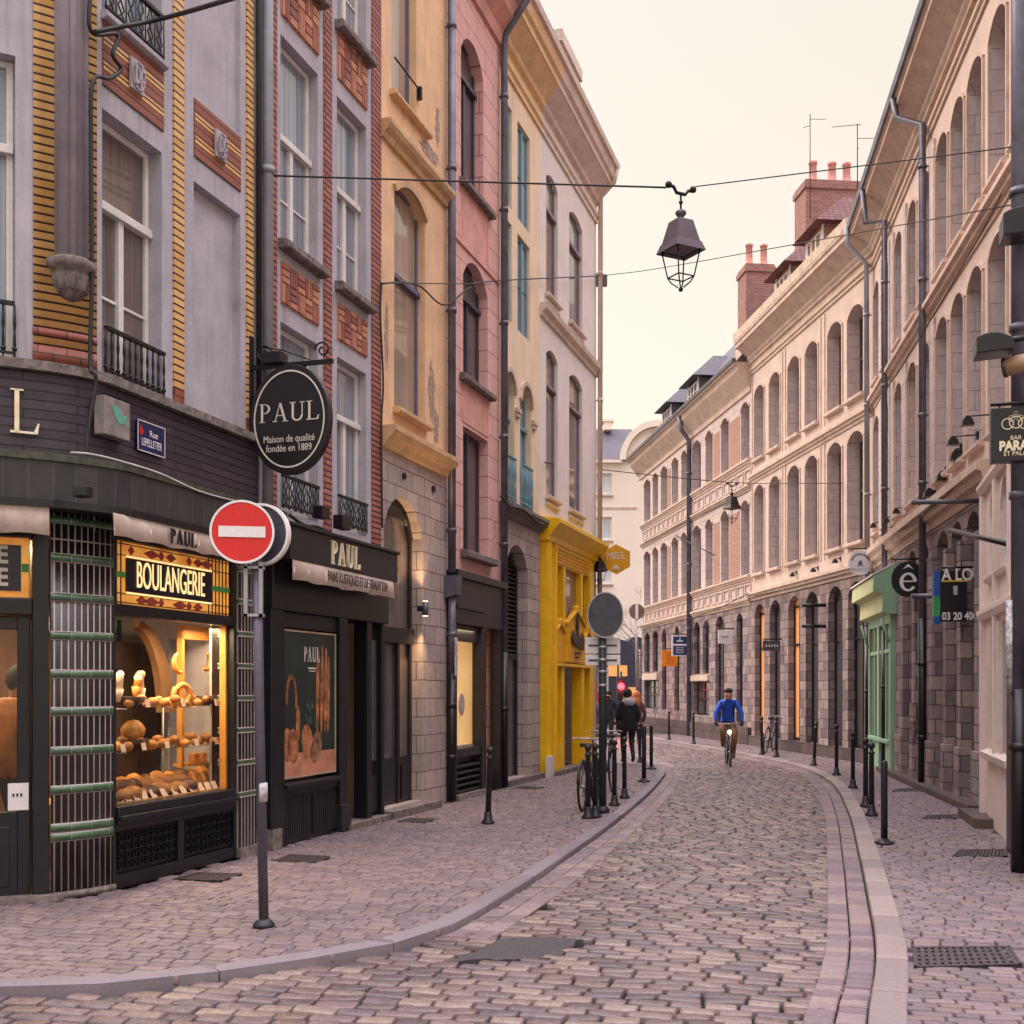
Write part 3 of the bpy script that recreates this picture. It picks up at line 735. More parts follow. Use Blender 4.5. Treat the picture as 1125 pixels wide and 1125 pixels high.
# shop front
off_f = .32
zt = WL.at(312, 574.6, off_f)[1]; zb = WL.at(312, 612, off_f)[1]; ue = WL.at(437, 612, off_f)[0]
q = MB(); q.box(3.04, ue, -off_f, -.02, zb, zt); q.box(3.02, ue + .02, -off_f - .03, .0, zt, zt + .04)
fs = q.build('fascia', BLACK2, rb, bevel=.008)
q = MB(); ul = WL.at(363, 620, off_f)[0]; ur = WL.at(394, 620, off_f)[0]; hh = .27
z0 = WL.at(370, 621, off_f)[1]; tmp = MB(); wtxt = serif(tmp, 'PAUL', 0, 0, hh, 0, 1)
serif(q, 'PAUL', 0, 0, hh, -off_f - .03, -off_f + .0); k = (ur - ul) / wtxt
q.v = [(ul + x * k, y, z0 + z) for x, y, z in q.v]; q.build('lettering', GOLD, fs, WL.M)
av = valance(rb, WL, 3.1, WL.u(431, .30), zb + .0, zb - .22, .31, CANVAS, .02)
words('PAINS RUSTIQUES ET DE TRADITION', .17, WL.M @ T(4.75, -.35, zb - .11), av, INK, 'lettering', .002, sx=.62)
q = MB()
q.box(2.86, 3.02, -.04, .12, 0, 3.3)                              # pier
q.box(3.02, 3.32, -.10, .12, 0, 2.66); q.box(4.74, 4.95, -.10, .12, 0, 2.66)
q.box(3.02, 6.2, -.12, .12, 2.62, zb)                             # header board
q.box(3.32, 4.74, -.08, .12, .56, .70); q.box(3.30, 4.77, -.15, .1, .64, .69)
q.box(3.32, 4.74, -.06, .12, 2.44, 2.62); q.box(3.32, 4.74, -.05, .12, 0, .56)
q.box(4.95, 5.02, -.02, .12, 0, 2.62); q.box(5.60, 5.74, -.08, .12, 0, 2.62); q.box(6.12, 6.20, -.06, .12, 0, 2.62)
sf = q.build('shop_front', BLACK, rb, bevel=.01)
q = MB()
for i in range(26):
    x = 3.36 + i * .052
    if not 3.98 < x < 4.06: q.box(x, x + .03, -.07, -.045, .06, .52)
q.build('grille', BLACK2, sf, WL.M)
MB().box(2.99, 3.2, -.13, .1, 0, .22).build('base_stone', STONE, rb)
q = MB(); q.box(4.72, 4.98, -.14, .1, 0, .28); q.box(4.73, 4.97, -.13, .1, .28, .33); q.build('pilaster_base', BLACK2, sf, WL.M, bevel=.01)
# poster in its frame
ps = MB(); ps.box(3.36, 4.70, -.05, -.01, .74, 2.42); po = ps.build('poster', plain('poster_ground', (38, 48, 46), .35, .25, 1.6, bmp=0), None, WL.M)
tagged(po, 'dark framed bread poster with baguettes and country loaves beside the bakery door', 'poster')
q = MB(); 
for x0_, x1_, z0_, z1_ in ((3.36, 4.70, 2.40, 2.42), (3.36, 4.70, .74, .76), (3.36, 3.38, .76, 2.40), (4.68, 4.70, .76, 2.40)): q.box(x0_, x1_, -.062, -.05, z0_, z1_)
q.build('frame', plain('brass_frame', (178, 152, 128), .4, .1), po, WL.M)
MB().box(3.38, 4.68, -.053, -.05, .76, 1.02).build('printed_table', plain('printed_wood', (196, 132, 104), .4, .2, 4, bmp=0), po, WL.M)
CRUST = plain('printed_crust', (184, 116, 74), .5, .35, 9, bmp=0)
def printed(cx, cz, rx, rz, rot=0, m=CRUST, nm='printed_loaf', d=.054):
    pts = []
    for k in range(20):
        a = 2 * math.pi * k / 20; x, z = rx * math.cos(a), rz * math.sin(a)
        pts.append((cx + x * math.cos(rot) - z * math.sin(rot), cz + x * math.sin(rot) + z * math.cos(rot)))
    MB().prism(pts, -d, -.0505).build(nm, m, po, WL.M)
for x, top in ((4.22, 2.22), (4.33, 2.27), (4.43, 2.25), (4.50, 2.14)): printed(x, (top + 1.22) / 2, .042, (top - 1.22) / 2, -.03)
printed(3.95, 1.14, .14, .2, .2); printed(4.18, 1.06, .13, .2, -.5, plain('printed_rye', (150, 104, 78), .5, .4, 12, bmp=0)); printed(3.6, 1.1, .13, .2, .1)
printed(3.72, 1.36, .05, .2, 0, m=CRUST); printed(3.46, 1.12, .1, .19, 0)
q = MB(); q.arc(3.56, 1.62, .14, .3, .09, .24, -20, 190, -.055, -.0505, 14); q.build('printed_loaf', plain('printed_ring', (150, 96, 60), .5, .3, 8, bmp=0), po, WL.M)
q = MB()
for k in range(16): 
    x, z = 4.0 + rnd.uniform(-.1, .22), 1.35 + rnd.uniform(-.1, .2); q.prism([(x, z), (x + .05, z - .02), (x + .02, z + .06)], -.056, -.0505)
q.build('printed_leaves', plain('printed_leaf', (70, 92, 78), .5, .2, bmp=0), po, WL.M)
q = MB(); serif(q, 'PAUL', 0, 0, .17, -.056, -.0505); k = .40 / max(v[0] for v in q.v); q.v = [(3.87 + x * k, y, 2.07 + z) for x, y, z in q.v]; q.build('lettering', LETTER, po, WL.M)
q = MB(); q.box(3.97, 4.18, -.055, -.0505, 1.985, 2.0); q.box(4.0, 4.15, -.055, -.0505, 1.955, 1.965); q.build('lettering', LETTER, po, WL.M)
# recessed doors
q = MB(); q.box(5.02, 5.60, .35, .4, .02, 2.62); q.box(5.04, 5.12, .30, .36, .05, 2.6); q.box(5.5, 5.58, .30, .36, .05, 2.6); q.box(5.12, 5.5, .3, .36, .7, .8); q.box(5.02, 5.6, .1, .35, 2.6, 2.63)
dr = q.build('door', BLACK, rb, bevel=.006); MB().box(5.13, 5.49, .335, .345, .8, 2.5).build('pane', GL_DK, dr, WL.M)
q = MB(); q.tube([(5.16, .24, 1.0), (5.16, .24, 1.3)], .012, 6); q.tube([(5.16, .3, 1.0), (5.16, .24, 1.0)], .01, 6); q.tube([(5.16, .3, 1.3), (5.16, .24, 1.3)], .01, 6); q.build('handle', ZINC, dr, WL.M)
q = MB(); q.box(5.74, 6.12, .02, .08, .05, 2.6); q.box(5.78, 6.08, -.01, .03, .12, .6)
dr2 = q.build('door', BLACK, rb, bevel=.006); MB().box(5.8, 6.06, .0, .012, .8, 2.4).build('pane', GL_DK, dr2, WL.M)
MB().box(4.9, 6.2, -.16, .4, 0, .07).build('doorstep', STONE, rb)

# ---- 3. ochre house
oc = thing('ochre_house', 'ochre rendered house with tall arched window, peeling plaster and stone arched doorway', 'building', WL.M)
c3 = (6.57, 7.50, 9.98, 12.6); c2 = (6.67, 7.84, 5.66, 8.85, .22); ar = (6.30, 7.72, .12, 4.45, .5)
mb = MB(); wall(mb, 6.2, 8.75, 5.28, 13.6, [c3 + (0,), c2], .2); body(mb, 6.2, 8.75, 0, 13.6); mb.build('wall', OCHRE, oc)
mb = MB(); wall(mb, 6.2, 8.75, 0, 5.05, [ar], .28); mb.build('stone_wall', LSTONE, oc)
PR = lambda z, o, h: [(.02, z), (-o * .3, z), (-o * .45, z + h * .3), (-o * .8, z + h * .5), (-o, z + h * .75), (-o, z + h), (.02, z + h)]
MB().sweep(6.19, 8.74, PR(9.18, .16, .24)).build('cornice', OCHRED, oc, bevel=.004)
MB().sweep(6.19, 8.74, PR(5.03, .22, .27)).build('cornice', OCHRED, oc, bevel=.004)
sill(oc, WL, 6.6, 7.82, 9.98, .1, .07, .1, OCHRED); sill(oc, WL, c2[0], c2[1], 5.66, .12, .08, .05, OCHRED)
q = MB(); p = arch_pts(c2[0] - .06, c2[1] + .06, 8.95, .24); p2 = arch_pts(c2[0], c2[1], 8.85, .22)
for i in range(len(p) - 1): q.prism([p2[i], p2[i + 1], p[i + 1], p[i]], -.05, .01)
q.build('window_surround', OCHRED, oc)
OCF = plain('grey_violet_frame', (96, 94, 122), .5)
window(oc, WL, *c3, .2, OCF, GL_OC, 1, (), ()); window(oc, WL, *c2[:4], .2, OCF, GL_OC, 1, (7.55,), ())
q = MB(); q.tube([(6.57, -.05, 10.42), (7.5, -.05, 10.42)], .014, 6); q.box(7.5, 7.56, -.07, .0, 10.3, 10.48); q.build('guard_bar', IRON, oc)
q = MB(); a, b = ar[0], ar[1]
q.box(a, a + .09, .16, .26, .1, 4.4); q.box(b - .09, b, .16, .26, .1, 4.4); q.box(a + .09, b - .09, .08, .26, 2.4, 2.62); q.box(a + .09, b - .09, .17, .25, .1, .78)
q.box(a + .86, a + .94, .15, .26, .1, 2.4); q.box(a + .09, b - .09, .14, .26, 4.2, 4.45)
for x in (a + .18, a + 1.0): q.box(x, x + .28, .14, .18, .18, .66)
pth = arch_pts(a, b, 4.45, .5); pi_ = arch_pts(a + .1, b - .1, 4.34, .46)
for i in range(len(pth) - 1): q.prism([pi_[i], pi_[i + 1], pth[i + 1], pth[i]], .14, .26)
fr = q.build('shop_front', BLACK, oc, bevel=.006)
MB().box(a + .09, b - .09, .2, .21, 2.62, 4.42).build('pane', GL_BR, fr, WL.M)
MB().box(a + .09, a + .86, .2, .21, .78, 2.4).build('pane', GL_DK, fr, WL.M); MB().box(a + .94, b - .09, .2, .21, .78, 2.4).build('pane', GL_BR, fr, WL.M)
MB().sweep(6.2, 8.0, [(.0, 0), (-.2, 0), (-.2, .1), (0, .11)]).build('doorstep', STONE, oc)
q = MB(); 
for (x, z) in ((8.15, 4.75), (7.0, 4.75)): q.ring((x, -.03, z), .02, .05, .03, 12)
q.build('wall_anchor', IRON, oc)
PEEL = plain('bare_patch', (176, 150, 136), .95, .3, 14, bmp=.6, bs=30, streak=.4)
def patch(parent, W, u, z, ru, rz, m, y=-.003, n=22):
    pts = [(u + ru * math.cos(2 * math.pi * k / n) * rnd.uniform(.55, 1.1), z + rz * math.sin(2 * math.pi * k / n) * rnd.uniform(.6, 1.1)) for k in range(n)]
    MB().prism(pts, y, .0).build('bare_patch', m, parent, W.M)
for u_, z_, a_, b_ in ((8.1, 6.2, .16, .5), (8.3, 5.7, .14, .3), (8.35, 10.3, .12, .35), (6.4, 6.6, .08, .5), (8.0, 9.75, .5, .12)): patch(oc, WL, u_, z_, a_, b_, PEEL)
# ---- 4. pink house
pk = thing('pink_house', 'pink rendered house with scored joints, arched windows and dark shop front', 'building', WL.M)
d3 = (9.42, 10.55, 9.95, 12.4, .35); d2 = (9.52, 10.78, 6.82, 8.8, .36); d1 = (9.52, 10.80, 4.0, 6.0)
mb = MB(); wall(mb, 8.75, 11.45, 3.6, 13.9, [d3, d2, d1 + (0,)], .24); body(mb, 8.75, 11.45, 0, 13.9); mb.build('wall', PINK, pk)
DKF = plain('slate_frame', (62, 62, 76), .5)
for d in (d3, d2, d1): window(pk, WL, *d[:4], .24, DKF, GL_DK, 2, (d[3] - .62,) if d is not d1 else (), ())
for z in (9.95, 6.82): sill(pk, WL, 9.45, 10.8, z, .12, .1, .12, STONE)
sill(pk, WL, 9.5, 10.85, 4.0, .14, .12, .12, STONE)
for z0_, z1_ in ((9.0, 9.8), (6.12, 6.68)):
    q = MB(); q.box(9.44, 10.82, -.006, .03, z0_ - .05, z1_ + .04); q.box(9.46, 10.8, -.012, .005, z0_ - .06, z0_); q.box(9.46, 10.8, -.012, .005, z1_, z1_ + .05); q.box(9.46, 9.52, -.012, .005, z0_, z1_); q.box(10.75, 10.81, -.012, .005, z0_, z1_)
    q.build('apron_panel', PINKS, pk)
MB().box(8.8, 11.4, -.03, .01, 8.88, 8.93).build('string_course', PINKS, pk)
MB().sweep(8.75, 11.44, [(.02, 13.1), (-.06, 13.1), (-.1, 13.3), (-.3, 13.5), (-.36, 13.75), (-.5, 13.85), (-.5, 13.98), (.02, 14.0)]).build('cornice', PINKS, pk)
q = MB(); q.box(8.86, 11.44, -.10, .1, 2.78, 3.58); q.box(8.84, 11.46, -.16, .1, 3.5, 3.62); q.box(8.9, 10.3, -.13, .1, 3.02, 3.08); q.box(8.86, 9.02, -.08, .1, 0, 2.78); q.box(10.26, 10.42, -.08, .1, 0, 2.78); q.box(11.24, 11.44, -.08, .1, 0, 2.78)
q.box(9.02, 10.26, -.06, .1, .66, .8); q.box(9.02, 10.26, -.02, .1, 2.52, 2.78); q.box(9.02, 10.26, -.03, .1, 0, .1)
for k in range(5): q.sweep(9.04, 10.24, [(.05, .14 + k * .1), (-.05, .1 + k * .1), (-.05, .125 + k * .1), (.05, .165 + k * .1)])
q.box(9.02, 10.26, .06, .1, .1, .66)
pf = q.build('shop_front', BLACK2, pk, bevel=.006)
MB().box(9.02, 10.26, .04, .05, .8, 2.52).build('pane', CLEAR, pf, WL.M)
MB().box(9.0, 11.0, .12, .14, .3, 3.0).build('blind', glow('lit_blind', (252, 206, 140), .62, (226, 160, 90), 1.1), pk)
q = MB(); q.ball((9.7, .09, 1.5), .15, 14, 0, (1, .15, 1.25)); q.box(9.1, 10.2, .06, .11, .8, .84); q.build('paper_globe', plain('pale_shade', (214, 196, 196), .7), pk)
q = MB(); q.box(10.42, 11.24, .18, .24, .05, 2.78); q.box(10.5, 11.16, .15, .2, .1, .9)
dp = q.build('door', BLACK, pk, bevel=.006); MB().box(10.52, 11.14, .165, .175, 1.0, 2.5).build('pane', GL_DK, dp, WL.M)
MB().box(11.02, 11.1, .12, .17, 1.2, 1.4).build('letter_slot', ZINC, dp, WL.M)
MB().sweep(8.95, 10.35, [(.0, 0), (-.14, 0), (-.12, .08), (0, .08)]).build('doorstep', STONE, pk)
lamp('shop_lamp', 'AREA', 16, (9.6, .35, 2.7), WL.M, .9, color=(1, .75, .45))
# pipes
pipe(pk, WL, [(8.72, -.1, 13.9), (8.72, -.1, 3.55)], .062, ZINC, (12, 9.8, 7.6, 5.3, 4.2))
MB().sweep(8.62, 8.86, [(.0, 3.15), (-.2, 3.2), (-.22, 3.5), (.0, 3.5)]).build('hopper', ZINC, pk)
pipe(pk, WL, [(8.72, -.1, 3.2), (8.72, -.1, 2.0)], .062, ZINC, (2.6,)); pipe(pk, WL, [(8.72, -.1, 2.0), (8.72, -.1, .02)], .066, BLACK, (1.5, .7))
MB().box(8.655, 8.78, -.172, -.165, 1.95, 2.55).build('torn_poster', plain('torn_paper', (196, 190, 196), .8, .4, 20), pk)
pipe(pk, WL, [(11.3, -.55, 14.1), (11.3, -.55, 13.75), (11.42, -.12, 13.3), (11.42, -.1, 13.0), (11.42, -.1, 2.4)], .062, ZINC, (12.2, 10.2, 8.2, 6.2, 4.3)); pipe(pk, WL, [(11.42, -.1, 2.4), (11.42, -.1, .02)], .066, BLACK, (1.4,))
for u_, z_, a_, b_ in ((11.1, 10.6, .14, .25), (9.1, 8.4, .1, .6), (11.15, 4.4, .12, .4)): patch(pk, WL, u_, z_, a_, b_, plain('faded_pink', (214, 168, 158), .9, .2, 10))
# ---- 5. cream house with blue windows
cr = thing('cream_house', 'cream rendered house with paired blue windows, blue balconettes and stone ground floor', 'building', WL.M)
e3 = [(11.62, 12.18, 10.5, 12.32), (12.55, 13.36, 10.5, 12.32)]; e2 = [(11.62, 12.18, 8.42, 10.22), (12.55, 13.36, 8.42, 10.22)]
e1 = [(11.66, 12.36, 5.1, 7.5, .35), (12.72, 13.46, 5.1, 7.5, .37)]; ea = (11.86, 13.22, .1, 4.42, .42)
mb = MB(); wall(mb, 11.45, 14.08, 5.05, 13.9, [o + (0, .13) for o in e3 + e2] + [o + (.2,) for o in e1], .26); body(mb, 11.45, 14.08, 0, 13.9); mb.build('wall', CREAM, cr)
mb = MB(); wall(mb, 11.45, 14.08, 0, 4.86, [ea], .3); mb.build('stone_wall', LSTONE, cr)
MB().sweep(11.45, 14.07, PR(4.84, .2, .24)).build('cornice', STONE, cr)
for o_ in e3 + e2: window(cr, WL, *o_, .13, BLUEP, GL_SKY, 2, (), (o_[2] + .9,))
for o_ in e1:
    window(cr, WL, *o_[:4], .2, BLUEP, GL_SKY, 2, (6.7,), ()); railing(cr, WL, o_[0] + .01, o_[1] - .01, 5.12, 5.98, -.03, BLUEP, 0)
    q = MB(); p = arch_pts(o_[0] - .07, o_[1] + .07, 7.58, .40); p2 = arch_pts(*o_[:2], 7.5, o_[4])
    for i in range(len(p) - 1): q.prism([p2[i], p2[i + 1], p[i + 1], p[i]], -.05, .01)
    q.box(o_[1] + .01, o_[1] + .26, -.07, .01, 6.86, 6.94); q.box(o_[1] + .03, o_[1] + .24, -.05, .01, 6.78, 6.86)
    q.build('window_surround', plain('surround_stone', (206, 180, 164), .8), cr)
BIGC = lambda: [(.02, 12.80), (-.04, 12.80), (-.04, 12.9), (-.08, 12.94), (-.08, 13.04), (-.02, 13.08), (-.02, 13.22), (-.1, 13.27), (-.12, 13.36), (-.36, 13.62), (-.40, 13.64), (-.40, 13.76), (-.46, 13.80), (-.5, 13.96), (-.5, 14.06), (.02, 14.1)]
MB().sweep(11.44, 14.08, BIGC()).build('cornice', plain('ochre_cornice', (226, 190, 146), .8, .08, 3, streak=.3, dirt=(170, 110, 60)), cr)
MB().sweep(11.3, 14.08, [(-.5, 14.0), (-.56, 14.01), (-.58, 14.13), (-.5, 14.15)]).build('gutter', PALEM, cr)
q = MB(); a, b = ea[:2]; q.box(a, a + .08, .2, .28, .1, 4.4); q.box(b - .08, b, .2, .28, .1, 4.4); q.box(a + .08, b - .08, .19, .28, 2.3, 2.42); q.box(a + .6, a + .68, .19, .28, .1, 4.4); q.box(a + .08, b - .08, .26, .28, .1, .7)
for k in range(22): q.sweep(a + .68, b - .08, [(.26, 2.5 + k * .085), (.2, 2.46 + k * .085), (.2, 2.475 + k * .085), (.26, 2.53 + k * .085)])
fr = q.build('shop_front', BLACK2, cr); MB().box(a + .08, a + .6, .24, .25, .7, 4.3).build('pane', glow('amber_room', (214, 150, 84), .22, (90, 66, 50), 2), fr, WL.M); MB().box(a + .68, b - .08, .24, .25, .1, 2.3).build('pane', GL_DK, fr, WL.M)
MB().sweep(11.7, 14.05, [(.0, 0), (-.12, 0), (-.12, .1), (0, .1)]).build('base_stone', STONE, cr)
# ---- 6. pale house with the yellow shop
pl = thing('pale_house', 'pale house with tall paired windows and heavy cornice above the yellow honey shop', 'building', WL.M)
f3 = [(14.55, 15.45, 9.78, 12.25, .14), (16.42, 17.62, 9.78, 12.25, .16)]; f2 = [(14.55, 15.45, 5.7, 8.68, .14), (16.42, 17.62, 5.7, 8.68, .16)]
mb = MB(); wall(mb, 14.08, 19.0, 4.9, 14.05, f3 + f2, .15); body(mb, 14.08, 19.0, 0, 14.05)
mb.build('wall', PALE, pl)
VIOF = plain('violet_grey_frame', (140, 122, 130), .55)
for o_ in f3 + f2: window(pl, WL, *o_[:4], .15, VIOF, GL_BR, 1, (o_[3] - .75,), ())
for o_ in f2 + f3:
    sill(pl, WL, o_[0], o_[1], o_[2] - .02, .1, .07, .08, PALEM); sill(pl, WL, o_[0] + .04, o_[1] - .04, o_[2] - .16, .06, .05, .08, PALEM)
MB().sweep(14.08, 19.05, [(.02, 9.16), (-.05, 9.16), (-.06, 9.24), (-.14, 9.3), (-.16, 9.4), (.02, 9.42)]).build('string_course', PALEM, pl)
MB().sweep(14.08, 19.0, BIGC()).build('cornice', PALEM, pl); MB().sweep(14.08, 19.02, [(-.5, 14.0), (-.56, 14.01), (-.58, 14.13), (-.5, 14.15)]).build('gutter', PALEM, pl)
MB().sweep(11.4, 19.0, [(-.45, 14.11), (4.0, 17.2), (4.0, 16.9), (-.3, 13.9)]).build('roof', SLATE, pl)
MB().box(18.98, 19.02, .1, .12, 0, 0.2).build('base_stone', STONE, pl)
# dormer
du, dz = WL.at(613, 60, -.4); du += 1.2; dz += .1
q = MB(); q.box(du - 1.2, du + .3, .5, 2.4, 14.0, dz + .1); dm = q.build('dormer', PALE, pl)
q = MB(); q.box(du - 1.4, du + .5, .25, 2.6, dz + .10, dz + .36); q.box(du - 1.3, du + .4, .36, 2.5, dz, dz + .10)
for k in range(4): q.box(du - 1.1 + k * .4, du - 1.0 + k * .4, .4, .5, 14.2, dz)
q.build('dormer_cornice', PALEM, dm, WL.M)
pipe(pl, WL, [(18.9, -.53, 14.0), (18.9, -.45, 13.7), (18.95, -.12, 13.4), (18.95, -.1, 3.9)], .06, PALEM, (11.6, 8.6)); 
# yellow shop
YO = .14
q = MB(); a, b = 14.14, 18.2
q.box(a, a + .62, -YO, .1, 0, 4.72); q.box(b - .4, b, -YO, .1, 0, 4.72); q.box(a + .62, b - .4, -YO, .1, 4.62, 4.72)
q.sweep(a - .05, b + .32, [(.05, 4.70), (-YO - .04, 4.70), (-YO - .06, 4.80), (-YO - .12, 4.86), (-YO - .24, 5.0), (-YO - .28, 5.04), (-YO - .28, 5.12), (.05, 5.2)])
q.box(a + .62, b - .4, -YO + .03, .1, 4.3, 4.62)
for k in range(4): q.box(a + .7, b - .46, -YO - .0, -YO + .04, 4.34 + k * .07, 4.355 + k * .07)
xs = [a + .62, a + 1.32, a + 1.56, a + 2.86, a + 3.06, b - .4]                 # mullion lines
for x in (a + 1.32, a + 2.86): q.box(x, x + .16, -YO + .01, .1, 2.45, 4.3)
q.box(a + .62, b - .4, -YO + .02, .1, 2.30, 2.45); q.box(a + .62, b - .4, -YO - .05, .1, 2.22, 2.28)
for x in (a + 1.14, a + 2.9): q.box(x, x + .22, -YO + .0, .1, 0, 2.22)
q.box(a + .62, a + 1.14, -YO + .03, .1, 0, .62); q.box(a + 3.12, b - .4, -YO + .03, .1, 0, .62)
q.box(a + .02, a + .12, -YO - .05, 0, .1, 4.7); q.box(a + .5, a + .6, -YO - .05, 0, .1, 4.7)
yf = q.build('shop_front', YELLOW, pl, bevel=.012)
q = MB(); q.box(a + 1.36, b - 1.1 + .0, .55, .6, 0, 2.3); q.box(a + 1.36, a + 1.4, .1, .6, 0, 2.3); q.box(a + 2.0, a + 2.08, .45, .58, 0, 2.3)
q.build('door', YELLOWD, pl)
for x0_, x1_ in ((a + .62, a + 1.32), (a + 1.52, a + 2.86), (a + 3.06, b - .4)): MB().box(x0_, x1_, .0, .01, 2.6, 4.3).build('pane', dark_glass('painted_reflection_glass', (120, 80, 76), .35, (170, 130, 124)), yf, WL.M)  # upper panes carry a pinkish reflection in their base colour
for x0_, x1_ in ((a + .62, a + 1.14), (a + 3.12, b - .4)): MB().box(x0_, x1_, .0, .01, .62, 2.22).build('pane', dark_glass('honey_glass', (120, 84, 40), .5, (176, 110, 30)), yf, WL.M)
# sign boards with little pediments
def board(x0, x1, z0, z1, peak, y):
    q = MB(); xm = (x0 + x1) / 2
    q.prism([(x0, z0), (x1, z0), (x1, z1), (xm, z1 + peak), (x0, z1)], y, y + .08)
    for s0, s1 in (((x0 - .06, z1 - .02), (xm, z1 + peak + .02)), ((xm, z1 + peak + .02), (x1 + .06, z1 - .02))):
        q.prism([s0, s1, (s1[0], s1[1] + .06), (s0[0], s0[1] + .06)], y - .05, y + .06)
    q.prism([(xm - .12, z1 + peak), (xm + .12, z1 + peak), (xm + .1, z1 + peak + .1), (xm, z1 + peak + .16), (xm - .1, z1 + peak + .1)], y - .05, y + .05)
    return q.build('sign_board', YELLOWD, yf, WL.M, bevel=.01)
bd = board(a + 1.42, a + 2.96, 2.32, 3.12, .28, -YO - .04); board(a + .64, a + 1.28, 2.32, 2.92, .14, -YO + .0); board(a + 3.1, b - .44, 2.32, 2.88, .14, -YO + .0)
DB = plain('dark_bronze', (60, 48, 34), .5)
q = MB(); xm = a + 2.2
q.prism([(xm - .06, 3.0), (xm + .06, 3.0), (xm + .1, 3.14), (xm + .03, 3.36), (xm, 3.42), (xm - .05, 3.34), (xm - .1, 3.14)], -YO - .09, -YO - .06)
q.prism([(xm - .5, 2.86), (xm - .38, 2.7), (xm + .5, 2.6), (xm + .56, 2.82), (xm + .4, 2.98), (xm + .2, 2.84), (xm, 3.0), (xm - .2, 2.86), (xm - .42, 3.0)], -YO - .09, -YO - .06)
q.build('emblem', DB, bd, WL.M)
q = MB(); q.box(xm - .24, xm + .3, -YO - .08, -YO - .06, 2.5, 2.54); q.box(xm - .12, xm + .16, -YO - .08, -YO - .06, 2.41, 2.44); q.build('lettering', DB, bd, WL.M)
MB().box(a - .06, b + .06, -YO - .1, .1, 0, .09).build('base_stone', STONE, pl)
MB().box(14.02, 14.28, -.24, -.13, .0, .42).build('meter_box', WHITE, pl)

# ================================================================ RIGHT ROW
def big_cornice(z, o=.55, d=1.0):
    """eaves: frieze mouldings, deep soffit and gutter; z is the top"""
    return [(.03, z - 1.05), (-.04, z - 1.05), (-.04, z - .98), (-.08, z - .95), (-.08, z - .88), (-.03, z - .86), (-.03, z - .72), (-.09, z - .70), (-.09, z - .64), (-.14, z - .58), (-.14, z - .5), (-o + .12, z - .24), (-o + .04, z - .22), (-o + .04, z - .12), (-o, z - .08), (-o, z), (.03, z)]
def string(z0, z1, o=.14):
    h = z1 - z0; return [(.02, z0), (-.03, z0), (-.04, z0 + h * .3), (-o * .6, z0 + h * .35), (-o * .7, z0 + h * .6), (-o, z0 + h * .66), (-o, z0 + h * .95), (.02, z1)]
def mullioned(parent, W, ua, ub, za, zb, depth, half, gm=GL_DK, fm=None, name='window'):
    q = MB(); y = depth
    fm = fm or plain('brown_frame', (104, 82, 84), .5)
    q.box(ua + .003, ua + .06, y - .07, y - .02, za, zb); q.box(ub - .06, ub - .003, y - .07, y - .02, za, zb); q.box(ua + .06, ub - .06, y - .068, y - .022, zb - .3, zb - .24); q.box(ua + .06, ub - .06, y - .068, y - .022, za, za + .07)
    um = (ua + ub) / 2; q.box(um - .035, um + .035, y - .08, y - .02, za, zb); q.box(ua + .06, ub - .06, y - .09, y - .02, half - .03, half + .03)
    o = q.build(name, fm, parent, W.M); MB().box(ua + .004, ub - .004, y - .04, y - .03, za, zb).build('pane', gm, o, W.M); return o
def surround(q, ua, ub, za, zb, rise, wd=.05, o=.035, keyed=True):
    p = arch_pts(ua, ub, zb, rise, 8); pw = arch_pts(ua - wd, ub + wd, zb + wd, rise + .01, 8)
    for i in range(len(p) - 1): q.prism([p[i], p[i + 1], pw[i + 1], pw[i]], -o, .01)

# ---- right row, nearest stone house
s2 = thing('long_stone_house', 'long pale stone house with tall arched windows, nearest on the right of the street', 'building', W2.M)
cols2 = [(.06, .9), (1.38, 2.25), (2.98, 3.88), (4.48, 5.45), (5.8, 6.74), (7.26, 8.22), (8.5, 9.42), (9.66, 10.62), (11.0, 11.95), (12.3, 13.2), (13.9, 14.8), (15.2, 16.1)]
up = [(a, b, 8.85, 11.08, .22) for a, b in cols2]; lo = [(a, b, 5.35, 8.0, .22) for a, b in cols2]
mb = MB(); wall(mb, 0, 18, 4.55, 12.0, up + lo, .38, 0, 1); body(mb, 0, 18, 0, 12.5)
mb.build('wall', [UPST, ASHLAR], s2)
for a, b in cols2:
    for z0_, z1_, zt_ in ((8.85, 10.86, 11.08), (5.35, 7.78, 8.0)):
        q = MB(); surround(q, a, b, z0_, zt_, .22); q.box(a - .05, a - .001, -.035, .01, z0_, z1_); q.box(b + .001, b + .05, -.035, .01, z0_, z1_); q.build('window_surround', CORN, s2)
for i in range(len(cols2) - 1):
    g0, g1 = cols2[i][1] + .07, cols2[i + 1][0] - .07
    if g1 - g0 > .25:
        for z0_, z1_ in ((8.7, 11.3), (5.2, 8.2)): MB().box(g0, g1, -.05, .01, z0_, z1_).build('pilaster', ASHLAR, s2, bevel=.01)
for a, b in cols2:
    for z in (8.85, 5.35): sill(s2, W2, a, b, z + .01, .1, .08, .04, CORN)
for a, b in cols2:
    mullioned(s2, W2, a, b, 8.86, 11.0, .38, 9.9); mullioned(s2, W2, a, b, 5.36, 7.95, .38, 6.6)
MB().sweep(-.02, 18, big_cornice(12.6)).build('cornice', CORN, s2); MB().sweep(-.02, 18, [(-.5, 12.52), (-.6, 12.53), (-.62, 12.66), (-.5, 12.68)]).build('gutter', ZINC, s2)
MB().sweep(-.02, 18, string(8.28, 8.55, .17)).build('string_course', CORN, s2)
MB().sweep(.0, 11.2, string(4.55, 4.98, .24)).build('string_course', CORN, s2)
q = MB(); q.box(2.2, 2.7, -.1, .1, 8.7, 8.9)
